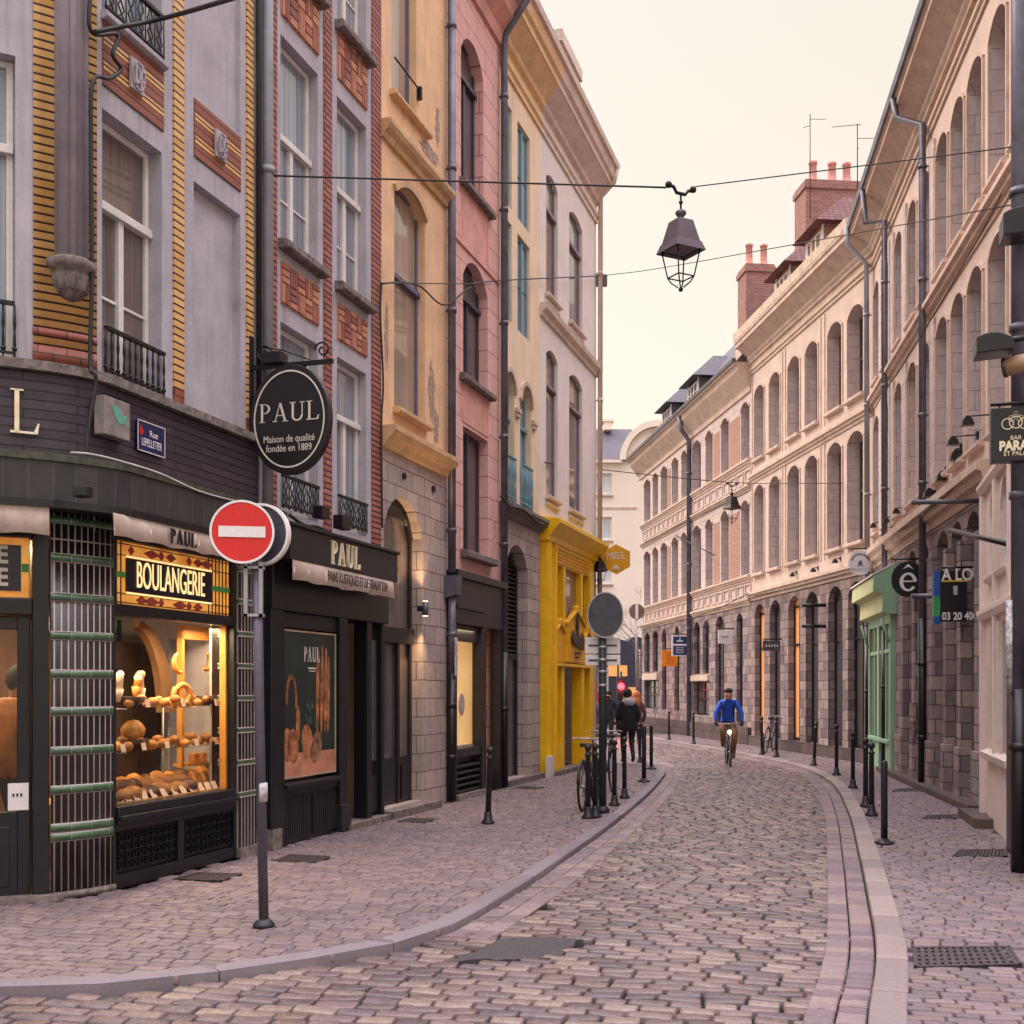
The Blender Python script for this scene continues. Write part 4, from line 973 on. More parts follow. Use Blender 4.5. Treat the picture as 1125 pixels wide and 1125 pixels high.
q = MB().sweep(0, 18, [(-.5, 12.6), (3.4, 16.4), (3.4, 16.1), (-.2, 12.5)]); q.build('roof', TILE, s2)
gr2 = [(2.55, 3.45), (4.4, 5.28), (5.6, 6.5), (7.25, 8.18), (8.42, 9.2), (9.5, 10.36)]
mb = MB(); wall(mb, 0, 12.4, 0, 4.6, [(a, b, .35, 4.42, .22) for a, b in gr2], .3); mb.build('stone_wall', GSTONE, s2)
for i, (a, b) in enumerate(gr2): q = MB(); q.box(a + .002, b - .002, .22, .28, .36, 2.4); q.box(a + .002, b - .002, .19, .28, 2.4, 2.52); q.build('shutter', plain('dark_shutter', (58, 48, 52), .6), s2)
for a, b in gr2: mullioned(s2, W2, a, b, 2.5, 4.4, .3, 3.4)
for x0_, x1_ in ((2.05, 2.5), (3.5, 4.35), (5.32, 5.56), (6.55, 7.2), (8.21, 8.4), (9.23, 9.47), (10.4, 10.85)): MB().box(x0_, x1_, -.09, .02, .85, 4.05).box(x0_ - .03, x1_ + .03, -.13, .02, 0, .85).build('pier', GSTONE, s2, bevel=.015)
MB().box(2.3, 11.0, -.3, .1, 0, .1).build('base_stone', DSTONE, s2, bevel=.01)
q = MB(); q.box(5.4, 5.75, -.14, -.08, 1.15, 1.5); q.build('vent_frame', GSTONE, s2); 
pipe(s2, W2, [(6.2, -.56, 12.5), (6.2, -.5, 12.15), (6.75, -.15, 11.75), (6.75, -.15, 3.0)], .062, ZINC, (11, 9, 6.6, 5.4)); pipe(s2, W2, [(6.75, -.15, 3.0), (6.75, -.15, .04)], .075, BLACK, (2.2, .9))
pipe(s2, W2, [(2.2, -.56, 12.5), (2.2, -.5, 11.8), (2.5, -.15, 11.7), (2.5, -.15, 3.0)], .06, ZINC, (10.4, 8.2, 6.0)); pipe(s2, W2, [(2.5, -.15, 3.0), (2.5, -.15, .04)], .07, BLACK, (1.8,))
for u_ in (3.3, 8.4, 13.2):                                            # tiled dormers on the roof
    q = MB(); q.box(u_ - .5, u_ + .5, .35, 2.2, 12.7, 13.6); d_ = q.build('dormer', BRICKR, s2); q = MB()
    q.prism([(u_ - .85, 13.55), (u_ + .85, 13.55), (u_ + .45, 14.5), (u_ - .45, 14.5)], .05, 2.5); q.build('dormer_roof', TILE, d_, W2.M)
    q = MB(); q.box(u_ - .38, u_ + .38, .3, .36, 12.85, 13.5); q.build('window', WHITE, d_, W2.M)
# ---- white shop front built out at the right edge
ws = thing('white_shop', 'white painted shop front with tall panelled pilasters at the right edge of the photo', 'shop', W1.M)
ops = [(.55, 1.35, .95, 2.55)]
q = MB()
wall(q, 0, 5.5, 0, 4.35, [(.62, 1.25, 3.25, 4.25, .3), (1.6, 2.4, 3.25, 4.25, .35), (.5, 2.6, 1.0, 2.55)], .12); body(q, 0, 5.5, 0, 4.35, 2.2)
for a, b in ((0, .18), (1.32, 1.5), (2.6, 2.8)): q.box(a, b, -.06, .02, .85 if a else 0, 4.3)
for a, b in ((.5, 1.4), (1.5, 2.5)): q.sweep(a, b, [(.02, 3.1), (-.05, 3.1), (-.07, 3.16), (.02, 3.2)])
q.sweep(-.05, 3.0, [(.02, 2.62), (-.06, 2.64), (-.09, 2.72), (-.09, 2.78), (.02, 2.82)]); q.sweep(-.06, 3.1, [(.02, 4.3), (-.05, 4.3), (-.09, 4.38), (-.09, 4.44), (.02, 4.48)])
q.sweep(.45, 2.7, [(.02, .82), (-.08, .86), (-.1, .95), (.1, 1.02)]); q.box(.9, .96, -.05, .1, 1.0, 2.55); q.box(1.7, 1.76, -.05, .1, 1.0, 2.55)
q.build('shop_front', plain('cream_white_paint', (226, 208, 200), .55, .06, 3, streak=.25, dirt=(170, 150, 142)), ws, bevel=.008)
for a, b, z0_, z1_ in ((.62, 1.25, 3.25, 4.25), (1.6, 2.4, 3.25, 4.25)): window(ws, W1, a, b, z0_, z1_, .12, WHITE, GL_SKY, 2)
MB().box(.5, 2.6, .01, .02, 1.0, 2.55).build('pane', GL_BR, ws)
q = MB()
for x in (W1.u(1088), W1.u(1095)):
    q.ring((x, -.02, 2.02), .045, .06, .02, 16); 
    for s_ in (-.052, .052): q.box(x + s_ - .008, x + s_ + .008, -.02, 0, 1.05, 2.02)
    for z in (1.1, 1.4, 1.7): q.box(x - .045, x + .045, -.02, 0, z, z + .015)
    q.tube([(x, -.01, 1.05), (x, -.01, 2.0)], .014, 6)
q.build('window_guard', IRON, ws)
MB().slab([(-.45, -.28), (1.0, -.22), (1.0, 0), (-.45, .1)], 0, .12).build('base_stone', DSTONE, ws)
q = MB(); uu = W1.u(1118); q.box(uu + .05, 5.4, -.12, -.03, 0, 1.95); q.build('dark_panel', BLACK, ws)
upipe, zz = W1.at(1121, 500, .2)
pipe(ws, W1, [(upipe, -.2, 14), (upipe, -.2, 1.75)], .085, ZINC, (9.6, 6.5, 5.2, 3.6)); pipe(ws, W1, [(upipe, -.2, 1.75), (upipe, -.2, .0)], .088, BLACK, (1.2,))
MB().tube([(upipe - .0, -.29, 1.72), (upipe, -.29, 2.6)], .04, 8).build('torn_poster', MATS['torn_paper'], ws)

# ---- middle stone house, three pairs of windows
s3 = thing('paired_window_house', 'warm plaster house with three pairs of arched windows and two tiled dormers', 'building', W3.M)
cols3 = [(.36, 1.34), (1.83, 2.81), (3.5, 4.48), (4.93, 5.88), (6.6, 7.57), (7.95, 8.95)]
mb = MB(); wall(mb, 0, 9.54, 4.6, 12.0, [(a, b, 8.85, 11.05, .22) for a, b in cols3] + [(a, b, 5.32, 8.0, .22) for a, b in cols3], .36, 0, 1); body(mb, 0, 9.54, 0, 12.55); mb.build('wall', [UPST, ASHLAR], s3)
for a, b in cols3:
    for z0_, zt_ in ((8.85, 11.05), (5.32, 8.0)):
        q = MB(); surround(q, a, b, z0_, zt_, .22, .06, .03); q.box(b + .001, b + .06, -.03, .01, z0_, zt_ - .22); q.box(a - .06, a - .001, -.03, .01, z0_, zt_ - .22); q.build('window_surround', CORN, s3)
for i in (0, 2, 4):
    a, b = cols3[i][0] - .2, cols3[i + 1][1] + .2
    for z0_, zt_ in ((8.6, 11.5), (5.1, 8.15)):
        for x_ in (a - .04, b): MB().box(x_, x_ + .04, -.025, .01, z0_, zt_).build('pilaster_strip', CORN, s3)
for a, b in cols3:
    for z in (8.85, 5.32): sill(s3, W3, a, b, z + .01, .12, .1, .06, CORN)
for a, b in cols3: mullioned(s3, W3, a, b, 8.86, 11.0, .36, 9.85); mullioned(s3, W3, a, b, 5.33, 7.95, .36, 6.6)
MB().sweep(-.02, 9.56, big_cornice(12.62)).build('cornice', CORN, s3); MB().sweep(-.02, 9.3, [(-.5, 12.60), (-.56, 12.6), (-.6, 12.82), (-.5, 12.84)]).build('gutter', plain('pale_fascia', (226, 202, 180), .6), s3)
MB().sweep(0, 9.54, string(8.16, 8.42, .13)).build('string_course', CORN, s3); MB().sweep(0, 9.54, string(4.5, 4.78, .16)).build('string_course', CORN, s3)
MB().sweep(0, 9.54, [(-.5, 12.7), (3.4, 16.0), (3.4, 15.7), (-.2, 12.5)]).build('roof', TILE, s3)
mb = MB(); wall(mb, 0, 9.54, 0, 4.62, [(a, b, .3, 4.36, .3) for a, b in cols3], .24); mb.build('stone_wall', GSTONE, s3)
for i, (a, b) in enumerate(cols3):
    gm = glow('amber_shop_light', (222, 150, 92), .33, (70, 50, 44), .8) if i in (0, 2) else GL_DK
    mullioned(s3, W3, a, b, .32, 4.34, .24, 3.0, gm, BLACK)
MB().box(-.1, 9.54, -.1, .1, 0, .3).build('base_stone', DSTONE, s3, bevel=.01)
pipe(s3, W3, [(9.3, -.58, 12.6), (9.3, -.55, 12.2), (9.45, -.15, 11.7), (9.45, -.12, 3.2)], .06, GREYPIPE, (10.5, 8.4, 6.3)); pipe(s3, W3, [(9.45, -.12, 3.2), (9.45, -.12, .02)], .07, BLACK, (1.7,))
# dormers and chimneys
def dormer(parent, W, u, y0, z0, wd, hh, roofm, wallm):
    q = MB(); q.box(u - wd / 2, u + wd / 2, y0, y0 + 1.8, z0, z0 + hh); d_ = q.build('dormer', wallm, parent, W.M)
    q = MB(); e = .32; zt_ = z0 + hh
    A_ = [(u - wd / 2 - e, y0 - e, zt_), (u + wd / 2 + e, y0 - e, zt_), (u + wd / 2 + e, y0 + 2.2, zt_), (u - wd / 2 - e, y0 + 2.2, zt_)]
    B_ = [(u - .06, y0 + .75, zt_ + 1.0), (u + .06, y0 + .75, zt_ + 1.0), (u + .06, y0 + 2.2, zt_ + 1.0), (u - .06, y0 + 2.2, zt_ + 1.0)]
    q.add(A_ + B_, [(3, 2, 1, 0), (4, 5, 6, 7), (0, 1, 5, 4), (1, 2, 6, 5), (2, 3, 7, 6), (3, 0, 4, 7)]); q.build('dormer_roof', roofm, d_, W.M)
    q = MB(); bars(q, u - wd / 2 + .12, u + wd / 2 - .12, z0 + .15, zt_ - .12, y0 - .005, 3, (), .05, .04, (z0 + hh * .4, z0 + hh * .65)); q.box(u - wd / 2 - .02, u - wd / 2 + .1, y0 - .03, y0, z0, zt_); q.box(u + wd / 2 - .1, u + wd / 2 + .02, y0 - .03, y0, z0, zt_); q.build('window', WHITE, d_, W.M)
    return d_
u1_, z1_ = W3.at(862, 325, -.3); u2_, z2_ = W3.at(897, 290, -.3)
dormer(s3, W3, u1_ - .1, .3, 12.7, 1.3, 1.35, TILE, BRICKR); dormer(s3, W3, u2_ - .1, .3, 12.7, 1.3, 1.5, TILE, BRICKR)
def chimney(parent, W, u0, u1, y0, y1, z0, z1, pots, mt=None):
    q = MB(); q.box(u0, u1, y0, y1, z0, z1); q.box(u0 - .05, u1 + .05, y0 - .05, y1 + .05, z1 - .28, z1 - .1)
    c_ = q.build('chimney', mt or CHIM, parent, W.M)
    q = MB()
    for (u_, y_, h_) in pots: q.lathe([(.17, 0), (.17, .12), (.13, .16), (.115, h_ - .1), (.14, h_ - .08), (.14, h_)], (u_, y_, z1), 12)
    q.build('chimney_pot', TERRA, c_, W.M); return c_
# big stack broadside to the camera
uc, zc = W3.at(905, 210, -2.2); X_ = [W3.perp(uc, px, 213)[0] for px in (879, 940)]
chimney(s3, W3, uc - .5, uc + .5, -X_[0] if False else min(-X_[0], -X_[1]), max(-X_[0], -X_[1]), 12.5, W3.perp(uc, 905, 205)[1], [(uc, -W3.perp(uc, p, 200)[0], .75) for p in (893, 914, 930)])
uc, zc = W3.at(828, 300, -1.6); X_ = [W3.perp(uc, px, 300)[0] for px in (815, 846)]
chimney(s3, W3, uc - .5, uc + .5, min(-X_[0], -X_[1]), max(-X_[0], -X_[1]), 12.5, W3.perp(uc, 828, 295)[1], [(uc, -W3.perp(uc, p, 300)[0], .85) for p in (823, 839)])

# ---- far stone house
s4 = thing('far_stone_house', 'far stone house with closely set arched windows, brick infill panels and slate dormers', 'building', W4.M)
R4a = [(707.5, 714.5), (717, 723), (726, 733), (738, 745), (748.5, 755), (761, 770), (775, 783), (792, 800.7), (814, 823.4)]
c4 = [(W4.u(a), W4.u(b)) for a, b in R4a]
ops = [(a, b, 9.05, 10.88, .22) for a, b in c4] + [(a, b, 5.4, 7.75, .22) for a, b in c4]
mb = MB(); wall(mb, 0, 15.69, 4.4, 11.4, ops, .34, 0, 0); body(mb, 0, 15.69, 0, 12); mb.build('wall', ASHLAR, s4)
for px0, px1 in ((733.5, 737), (784, 790.6), (801.6, 813)):
    a, b = W4.u(px0), W4.u(px1)
    for z0_, z1_ in ((9.05, 10.6), (5.4, 7.5)): MB().box(a, b, -.01, .02, z0_, z1_).build('brick_panel', BRICKR, s4)
for a, b in c4:
    for z0_, zt_ in ((9.05, 10.88), (5.4, 7.75)):
        q = MB(); surround(q, a, b, z0_, zt_, .22, .06, .03); q.build('window_surround', CORN, s4)
for a, b in c4: mullioned(s4, W4, a, b, 9.06, 10.8, .34, 9.8); mullioned(s4, W4, a, b, 5.41, 7.7, .34, 6.4)
MB().sweep(-.5, 15.7, [(.03, 11.1), (-.05, 11.1), (-.07, 11.25), (-.1, 11.3), (-.42, 11.75), (-.46, 11.9), (-.55, 11.94), (-.55, 12.0), (.03, 12.0)]).build('cornice', CORN, s4)
MB().sweep(-.5, 15.7, [(-.5, 11.98), (-.6, 12.0), (-.62, 12.1), (-.5, 12.12)]).build('gutter', ZINC, s4)
for z0_, z1_ in ((8.78, 9.03), (8.0, 8.2), (5.14, 5.36), (4.4, 4.62)): MB().sweep(0, 15.69, string(z0_, z1_, .12)).build('string_course', CORN, s4)
x = .3
while x < 15.2:
    for z0_, z1_ in ((8.28, 8.7), (4.7, 5.08)): q = MB(); q.box(x, x + .05, -.04, .01, z0_, z1_); q.box(x + .55, x + .6, -.04, .01, z0_, z1_); q.box(x + .05, x + .55, -.04, .01, z0_, z0_ + .05); q.box(x + .05, x + .55, -.04, .01, z1_ - .05, z1_); q.build('frieze_panel', CORN, s4)
    x += .78
MB().sweep(-.3, 15.69, [(-.5, 12.0), (2.6, 15.6), (2.6, 15.3), (-.2, 11.9)]).build('roof', SLATE, s4)
mb = MB(); g4 = [(W4.u(a), W4.u(b)) for a, b in ((708, 714), (717, 723), (727, 732), (741, 746), (762, 769), (772, 779), (786, 795.5), (809, 816))]
gops = [(a, b, 2.5, 4.2, .22) for a, b in g4[:2]] + [(g4[0][0], g4[1][1], .9, 2.1, 0)] + [(g4[2][0], g4[2][1], .9, 4.2, .22), (g4[3][0], g4[3][1], .9, 4.2, .2), (g4[4][0], g4[4][1], 2.3, 4.2, .25), (g4[5][0], g4[5][1], 2.3, 4.2, .25), (g4[4][0], g4[5][1], .8, 2.0, 0), (g4[6][0], g4[6][1], .25, 4.25, .3), (g4[7][0], g4[7][1], .25, 4.2, .2)]
wall(mb, 0, 15.69, 0, 4.45, gops, .2); mb.build('stone_wall', GSTONE, s4)
for o_ in gops: mullioned(s4, W4, o_[0], o_[1], o_[2], o_[3] - .02, .2, (o_[2] + o_[3]) / 2, GL_DK, BLACK)
q = MB(); q.sweep(g4[0][0] - .1, g4[1][1] + .1, [(.01, 2.15), (-.1, 2.15), (-.1, 2.42), (.01, 2.42)]); q.sweep(g4[4][0] - .1, g4[5][1] + .1, [(.01, 2.05), (-.1, 2.05), (-.1, 2.25), (.01, 2.25)]); q.build('lintel', CORN, s4)
MB().box(-.05, 15.69, -.12, .1, 0, .55).build('base_stone', DSTONE, s4, bevel=.01)
up_ = W4.u(757, .12)
pipe(s4, W4, [(up_, -.5, 11.9), (up_, -.4, 11.4), (up_, -.12, 11.0), (up_, -.12, .02)], .09, ZINC, (9.8, 6.4, 4))
for px_, py_ in ((733, 460), (762, 440)):
    uu_, _ = W4.at(px_, py_, -.1); dormer(s4, W4, uu_, .1, 12.0, 1.5, 1.25, SLATE, plain('slate_cheek', (110, 104, 116), .6))
MB().sweep(15.0, 15.68, [(-.3, 12.0), (-.3, 12.5), (2.4, 15.9), (2.4, 15)]).build('parapet', CORN, s4)

# ---- pale green shop front between the middle and the near stone house
gs = thing('green_shop', 'pale green wooden shop front with sloping canopy under the round white sign', 'shop', W2.M)
GO = .2
a, b = W2.u(954, .2), W2.u(978, .2)
q = MB(); q.box(a, a + .14, -GO, -.1, 0, 3.1); q.box(b - .14, b, -GO, .02, 0, 3.1); q.box(a + .14, b - .14, -GO + .05, -.1, 0, .62); q.box(a, b, -GO, .02, 3.1, 3.3); q.box(a + (b - a) * .42, a + (b - a) * .5, -GO, -.1, 0, 3.1); q.box(a + .14, b - .14, -GO - .04, -.1, .62, .7)
for x in (a + (b - a) * .25, a + (b - a) * .75): q.box(x, x + .06, -GO + .02, -.12, .7, 3.1)
q.box(a + .14, b - .14, -GO + .02, -.12, 2.5, 2.58)
gf = q.build('shop_front', GREENP, gs, bevel=.01)
MB().box(a + .14, b - .14, -.15, -.14, .7, 3.1).build('pane', GL_BR, gs); 
q = MB().sweep(a - .1, b + .12, [(.02, 4.35), (-GO - .34, 4.05), (-GO - .36, 3.72), (-GO - .28, 3.72), (-GO - .16, 3.68), (-GO - .18, 3.32), (-GO - .02, 3.28), (.02, 3.28)]); q.build('canopy', plain('cream_green_paint', (206, 210, 158), .5, .06, 3, bmp=.1), gs, bevel=.01)
q = MB().sweep(b + .121, b + .135, [(.02, 4.35), (-GO - .34, 4.05), (-GO - .36, 3.72), (-GO - .28, 3.72), (-GO - .16, 3.68), (-GO - .18, 3.32), (-GO - .02, 3.28), (.02, 3.28)]); q.build('canopy_end', GREENP, gs)
q = MB(); q.sweep(a - .17, b + .14, [(.02, 4.40), (-GO - .38, 4.09), (-GO - .38, 4.05), (.02, 4.355)]); q.build('canopy_edge', WHITE, gs)
q = MB()
for x in (a + .07, b - .07): q.tube([(x, -.22, 2.7), (x, -.27, 2.9), (x, -.36, 3.2)], .03, 8)
q.build('bracket', GREENP, gs)

# ================================================================ END OF THE STREET
def far_frame(px0, px1, Y): return Wall((px0 - CX) / F * Y, Y, (px1 - CX) / F * Y, Y)
def zpx(py, Y): return H + (HY - py) / F * Y
YF = 74.0
ec = thing('cream_gabled_house', 'cream house with round-arched gable and slate roof closing the end of the street', 'building')
WF = far_frame(640, 730, YF); fx = lambda px: WF.u(px)
ec.matrix_basis = WF.M; WM[ec.name] = WF.M.copy()
EC = plain('far_cream', (240, 224, 210), .85, .03, .3)
fw = [(fx(651), fx(672), zpx(543, YF), zpx(520, YF)), (fx(651), fx(672), zpx(593, YF), zpx(568, YF)), (fx(651), fx(672), zpx(641, YF), zpx(618, YF))]
mb = MB(); wall(mb, -2, fx(760), 0, zpx(506, YF), fw, .2); body(mb, -2, fx(760), 0, zpx(506, YF)); mb.build('wall', EC, ec)
for a, b, c, d in fw:
    window(ec, WF, a, b, c, d, .2, WHITE, dark_glass('net_curtain_glass', (190, 196, 204), .5, (214, 216, 220)), 2, (), (), .09); sill(ec, WF, a, b, c, .14, .12, .1, CORN)
MB().sweep(-2, fx(683), [(.1, zpx(506, YF)), (-.3, zpx(506, YF)), (-.3, zpx(509, YF)), (.1, zpx(509, YF))]).build('cornice', EC, ec)
MB().sweep(-2, fx(700), [(-.2, zpx(506, YF)), (3.5, zpx(458, YF)), (3.8, zpx(458, YF)), (6, zpx(506, YF))]).build('roof', plain('far_slate', (84, 80, 92), .7, .08, 2), ec)
q = MB(); cx_, cz_ = fx(722), zpx(506, YF); r_ = fx(722) - fx(682)
q.prism([(cx_ + r_ * math.cos(math.pi * k / 24), cz_ + r_ * 1.05 * math.sin(math.pi * k / 24)) for k in range(25)], .0, 1.0)
for k in range(24):
    t0, t1 = math.pi * k / 24, math.pi * (k + 1) / 24; P_ = lambda r, t: (cx_ + r * math.cos(t), cz_ + r * 1.05 * math.sin(t))
    q.prism([P_(r_ * .87, t0), P_(r_ * 1.03, t0), P_(r_ * 1.03, t1), P_(r_ * .87, t1)], -.35, 0)
    q.prism([P_(r_ * .80, t0), P_(r_ * .83, t0), P_(r_ * .83, t1), P_(r_ * .80, t1)], -.12, 0)
q.build('gable', EC, ec)
q = MB(); q.box(fx(667), fx(676), 2.5, 3.6, zpx(462, YF), zpx(452, YF)); q.box(fx(665), fx(678), 2.4, 3.7, zpx(453, YF), zpx(450, YF)); q.build('chimney', EC, ec)
MB().sweep(-2, fx(700), [(.1, zpx(557, YF)), (-.05, zpx(557, YF)), (-.05, zpx(559, YF)), (.1, zpx(559, YF))]).build('string_course', CORN, ec)
YB = 62.0; WB_ = far_frame(640, 712, YB)
bb = thing('dark_corner_building', 'dark slate-coloured building with warm lit windows behind the traffic light', 'building', WB_.M)
bx = lambda px: WB_.u(px)
q = MB(); q.prism([(bx(630), 0), (bx(712), 0), (bx(712), zpx(704, YB)), (bx(703), zpx(700, YB)), (bx(694), zpx(700, YB)), (bx(690), zpx(705, YB)), (bx(675), zpx(700, YB)), (bx(660), zpx(692, YB)), (bx(630), zpx(690, YB))], 0, 5)
q.build('wall', plain('far_slate_wall', (58, 58, 74), .8, .1, 1), bb)
for px0, px1, py0, py1 in ((668, 678, 731, 743), (680, 689, 731, 743), (690, 702, 755, 768)):
    MB().box(bx(px0), bx(px1), -.05, .0, zpx(py1, YB), zpx(py0, YB)).build('lit_window', glow('far_lit_window', (214, 150, 90), .5), bb)
q = MB()
for k in range(9): q.box(bx(700.6), bx(703.4), -.06, 0, zpx(716 + k * 3.6, YB), zpx(713.6 + k * 3.6, YB))
q.build('lettering', LETTER, bb)
# hoardings / shop at the left under the round sign
rs = thing('red_awning_shop', 'small shop with red blind glimpsed past the yellow shop', 'shop', T((650 - CX) / F * 46, 46))
q = MB(); q.box(-1.6, .2, 0, 3, 0, 3.2); q.build('wall', plain('far_grey_wall', (120, 110, 116), .8), rs); MB().box(-.1, .35, -.3, 0, .7, 2.0).build('blind', plain('red_blind', (180, 60, 52), .8), rs)

# ================================================================ GROUND
def smooth_path(pts, step=.3):
    out = []
    P = [Vector(p) for p in pts]; P = [P[0] * 2 - P[1]] + P + [P[-1] * 2 - P[-2]]
    for i in range(1, len(P) - 2):
        n = max(2, int((P[i + 1] - P[i]).length / step))
        for k in range(n):
            t = k / n; a, b, c, d = P[i - 1:i + 3]
            out.append(.5 * ((2 * b) + (c - a) * t + (2 * a - 5 * b + 4 * c - d) * t * t + (3 * b - a - 3 * c + d) * t ** 3))
    out.append(P[-2]); return [(p.x, p.y) for p in out]
gl = lambda l: [Vector(ground(x, y, ROAD)) for x, y in l]
KL = [Vector((-14, 6.6)), Vector((-8, 6.85)), Vector((-5, 6.98))] + gl([(0, 1094), (110, 1090), (197, 1082), (300, 1067), (407, 1050), (487, 1028), (553, 991), (600, 960), (667, 912), (699, 886), (720, 866), (731, 850), (723, 841), (700, 831)]) + [Vector((3.1, 33.5)), Vector((1.5, 36)), Vector((-3, 37.5)), Vector((-14, 38))]
KR = [Vector((.8, 2.5)), Vector((1.38, 4.6))] + gl([(954, 1125), (961, 1081), (962, 1038), (953, 985), (945, 945), (932, 894), (913, 862), (878, 844), (825, 832), (789, 825), (709, 811)]) + [Vector((4.0, 52)), Vector((2.4, 66))]
KLs, KRs = smooth_path(KL), smooth_path(KR)
def offset(path, d):
    """shift a path sideways; d > 0 is to the left of its direction"""
    out = []
    for i, p in enumerate(path):
        a = path[max(0, i - 1)]; b = path[min(len(path) - 1, i + 1)]; tx, ty = b[0] - a[0], b[1] - a[1]; l = math.hypot(tx, ty) or 1
        out.append((p[0] - ty / l * d, p[1] + tx / l * d))
    return out
def strip(mb, path, d0, d1, z0, z1, step, gap=.012, m=0, zjit=.0):
    """blocks laid along a path between two offsets"""
    A, B = offset(path, d0), offset(path, d1); L = [0]
    for i in range(1, len(path)): L.append(L[-1] + math.hypot(path[i][0] - path[i - 1][0], path[i][1] - path[i - 1][1]))
    def at(P, s):
        for i in range(1, len(L)):
            if L[i] >= s:
                f = (s - L[i - 1]) / (L[i] - L[i - 1]); return (P[i - 1][0] + (P[i][0] - P[i - 1][0]) * f, P[i - 1][1] + (P[i][1] - P[i - 1][1]) * f)
        return P[-1]
    s = 0
    while s < L[-1] - .1:
        e = min(L[-1], s + step * rnd.uniform(.85, 1.15)); zj = rnd.uniform(-zjit, zjit); g = gap
        a0, a1, b0, b1 = at(A, s + g), at(A, e - g), at(B, s + g), at(B, e - g)
        am, bm = at(A, (s + e) / 2), at(B, (s + e) / 2)
        lo = [a0, am, a1, b1, bm, b0]; c = (sum(p[0] for p in lo) / 6, sum(p[1] for p in lo) / 6)
        k = 1 - .016 / max(.1, abs(d1 - d0)); hi = [(c[0] + (p[0] - c[0]) * k, c[1] + (p[1] - c[1]) * k) for p in lo]
        vs = [(p[0], p[1], z0) for p in lo] + [(p[0], p[1], z1 - .01 + zj) for p in lo] + [(p[0], p[1], z1 + zj) for p in hi]
        fs = [(i, (i + 1) % 6, (i + 1) % 6 + 6, i + 6) for i in range(6)] + [(i + 6, (i + 1) % 6 + 6, (i + 1) % 6 + 12, i + 12) for i in range(6)] + [tuple(range(12, 18))]
        if d1 > d0: pass
        else: fs = [tuple(reversed(f)) for f in fs]
        mb.add(vs, fs, m); s = e
def inside(poly, x, y):
    c = False; j = len(poly) - 1
    for i in range(len(poly)):
        xi, yi = poly[i]; xj, yj = poly[j]
        if (yi > y) != (yj > y) and x < (xj - xi) * (y - yi) / (yj - yi) + xi: c = not c
        j = i
    return c
GUT = .35
roadpoly = [(p[0], p[1]) for p in offset(KLs, -.0)] + [(p[0], p[1]) for p in reversed(offset(KRs, GUT - .08))] + [(1.1, 2.0), (-14, 2.0)]
facL = [WL.xy(19.2, .02), WL.xy(0.3, .02), WA.xy(.7, .02), WA.xy(-4, .02), (-14, 6.5 + .6)]
pavL = [p for p in offset(KLs, .09)] + [(-14, 30), WL.xy(19.2, -6), WL.xy(19.2, .02)] + facL[1:4] + [(-14, WA.xy(-12, 0)[1])]
pavR = [p for p in offset(KRs, -.13)] + [W4.xy(-8, .02), W4.xy(15.6, .02), W3.xy(0, .02), W2.xy(0, .02), W2.xy(11.2, .05), W1.xy(0, .0), W1.xy(6, .0), (5.4, 2), (1.9, 2)]
# centre line used to lay the rows of setts square to the street
CL = smooth_path([Vector(p) for p in ((-.3, 3.2), (0, 5), (.35, 7), (1.0, 9.5), (1.9, 12), (2.9, 15), (3.6, 17.6), (4.15, 20.5), (4.6, 24), (4.85, 28), (4.75, 33), (4.3, 40), (3.7, 48))], .1)
def row_frames(step):
    L = [0]
    for i in range(1, len(CL)): L.append(L[-1] + math.hypot(CL[i][0] - CL[i - 1][0], CL[i][1] - CL[i - 1][1]))
    out = []; s = 0; i = 1
    while s < L[-1] - .2:
        while L[i] < s: i += 1
        f = (s - L[i - 1]) / (L[i] - L[i - 1]); x = CL[i - 1][0] + (CL[i][0] - CL[i - 1][0]) * f; y = CL[i - 1][1] + (CL[i][1] - CL[i - 1][1]) * f
        a, b = CL[max(0, i - 12)], CL[min(len(CL) - 1, i + 12)]; tx, ty = b[0] - a[0], b[1] - a[1]; l = math.hypot(tx, ty)
        out.append(((x, y), (ty / l, -tx / l))); s += step * (1 + (.0 if y < 25 else (y - 25) * .02))
    return out
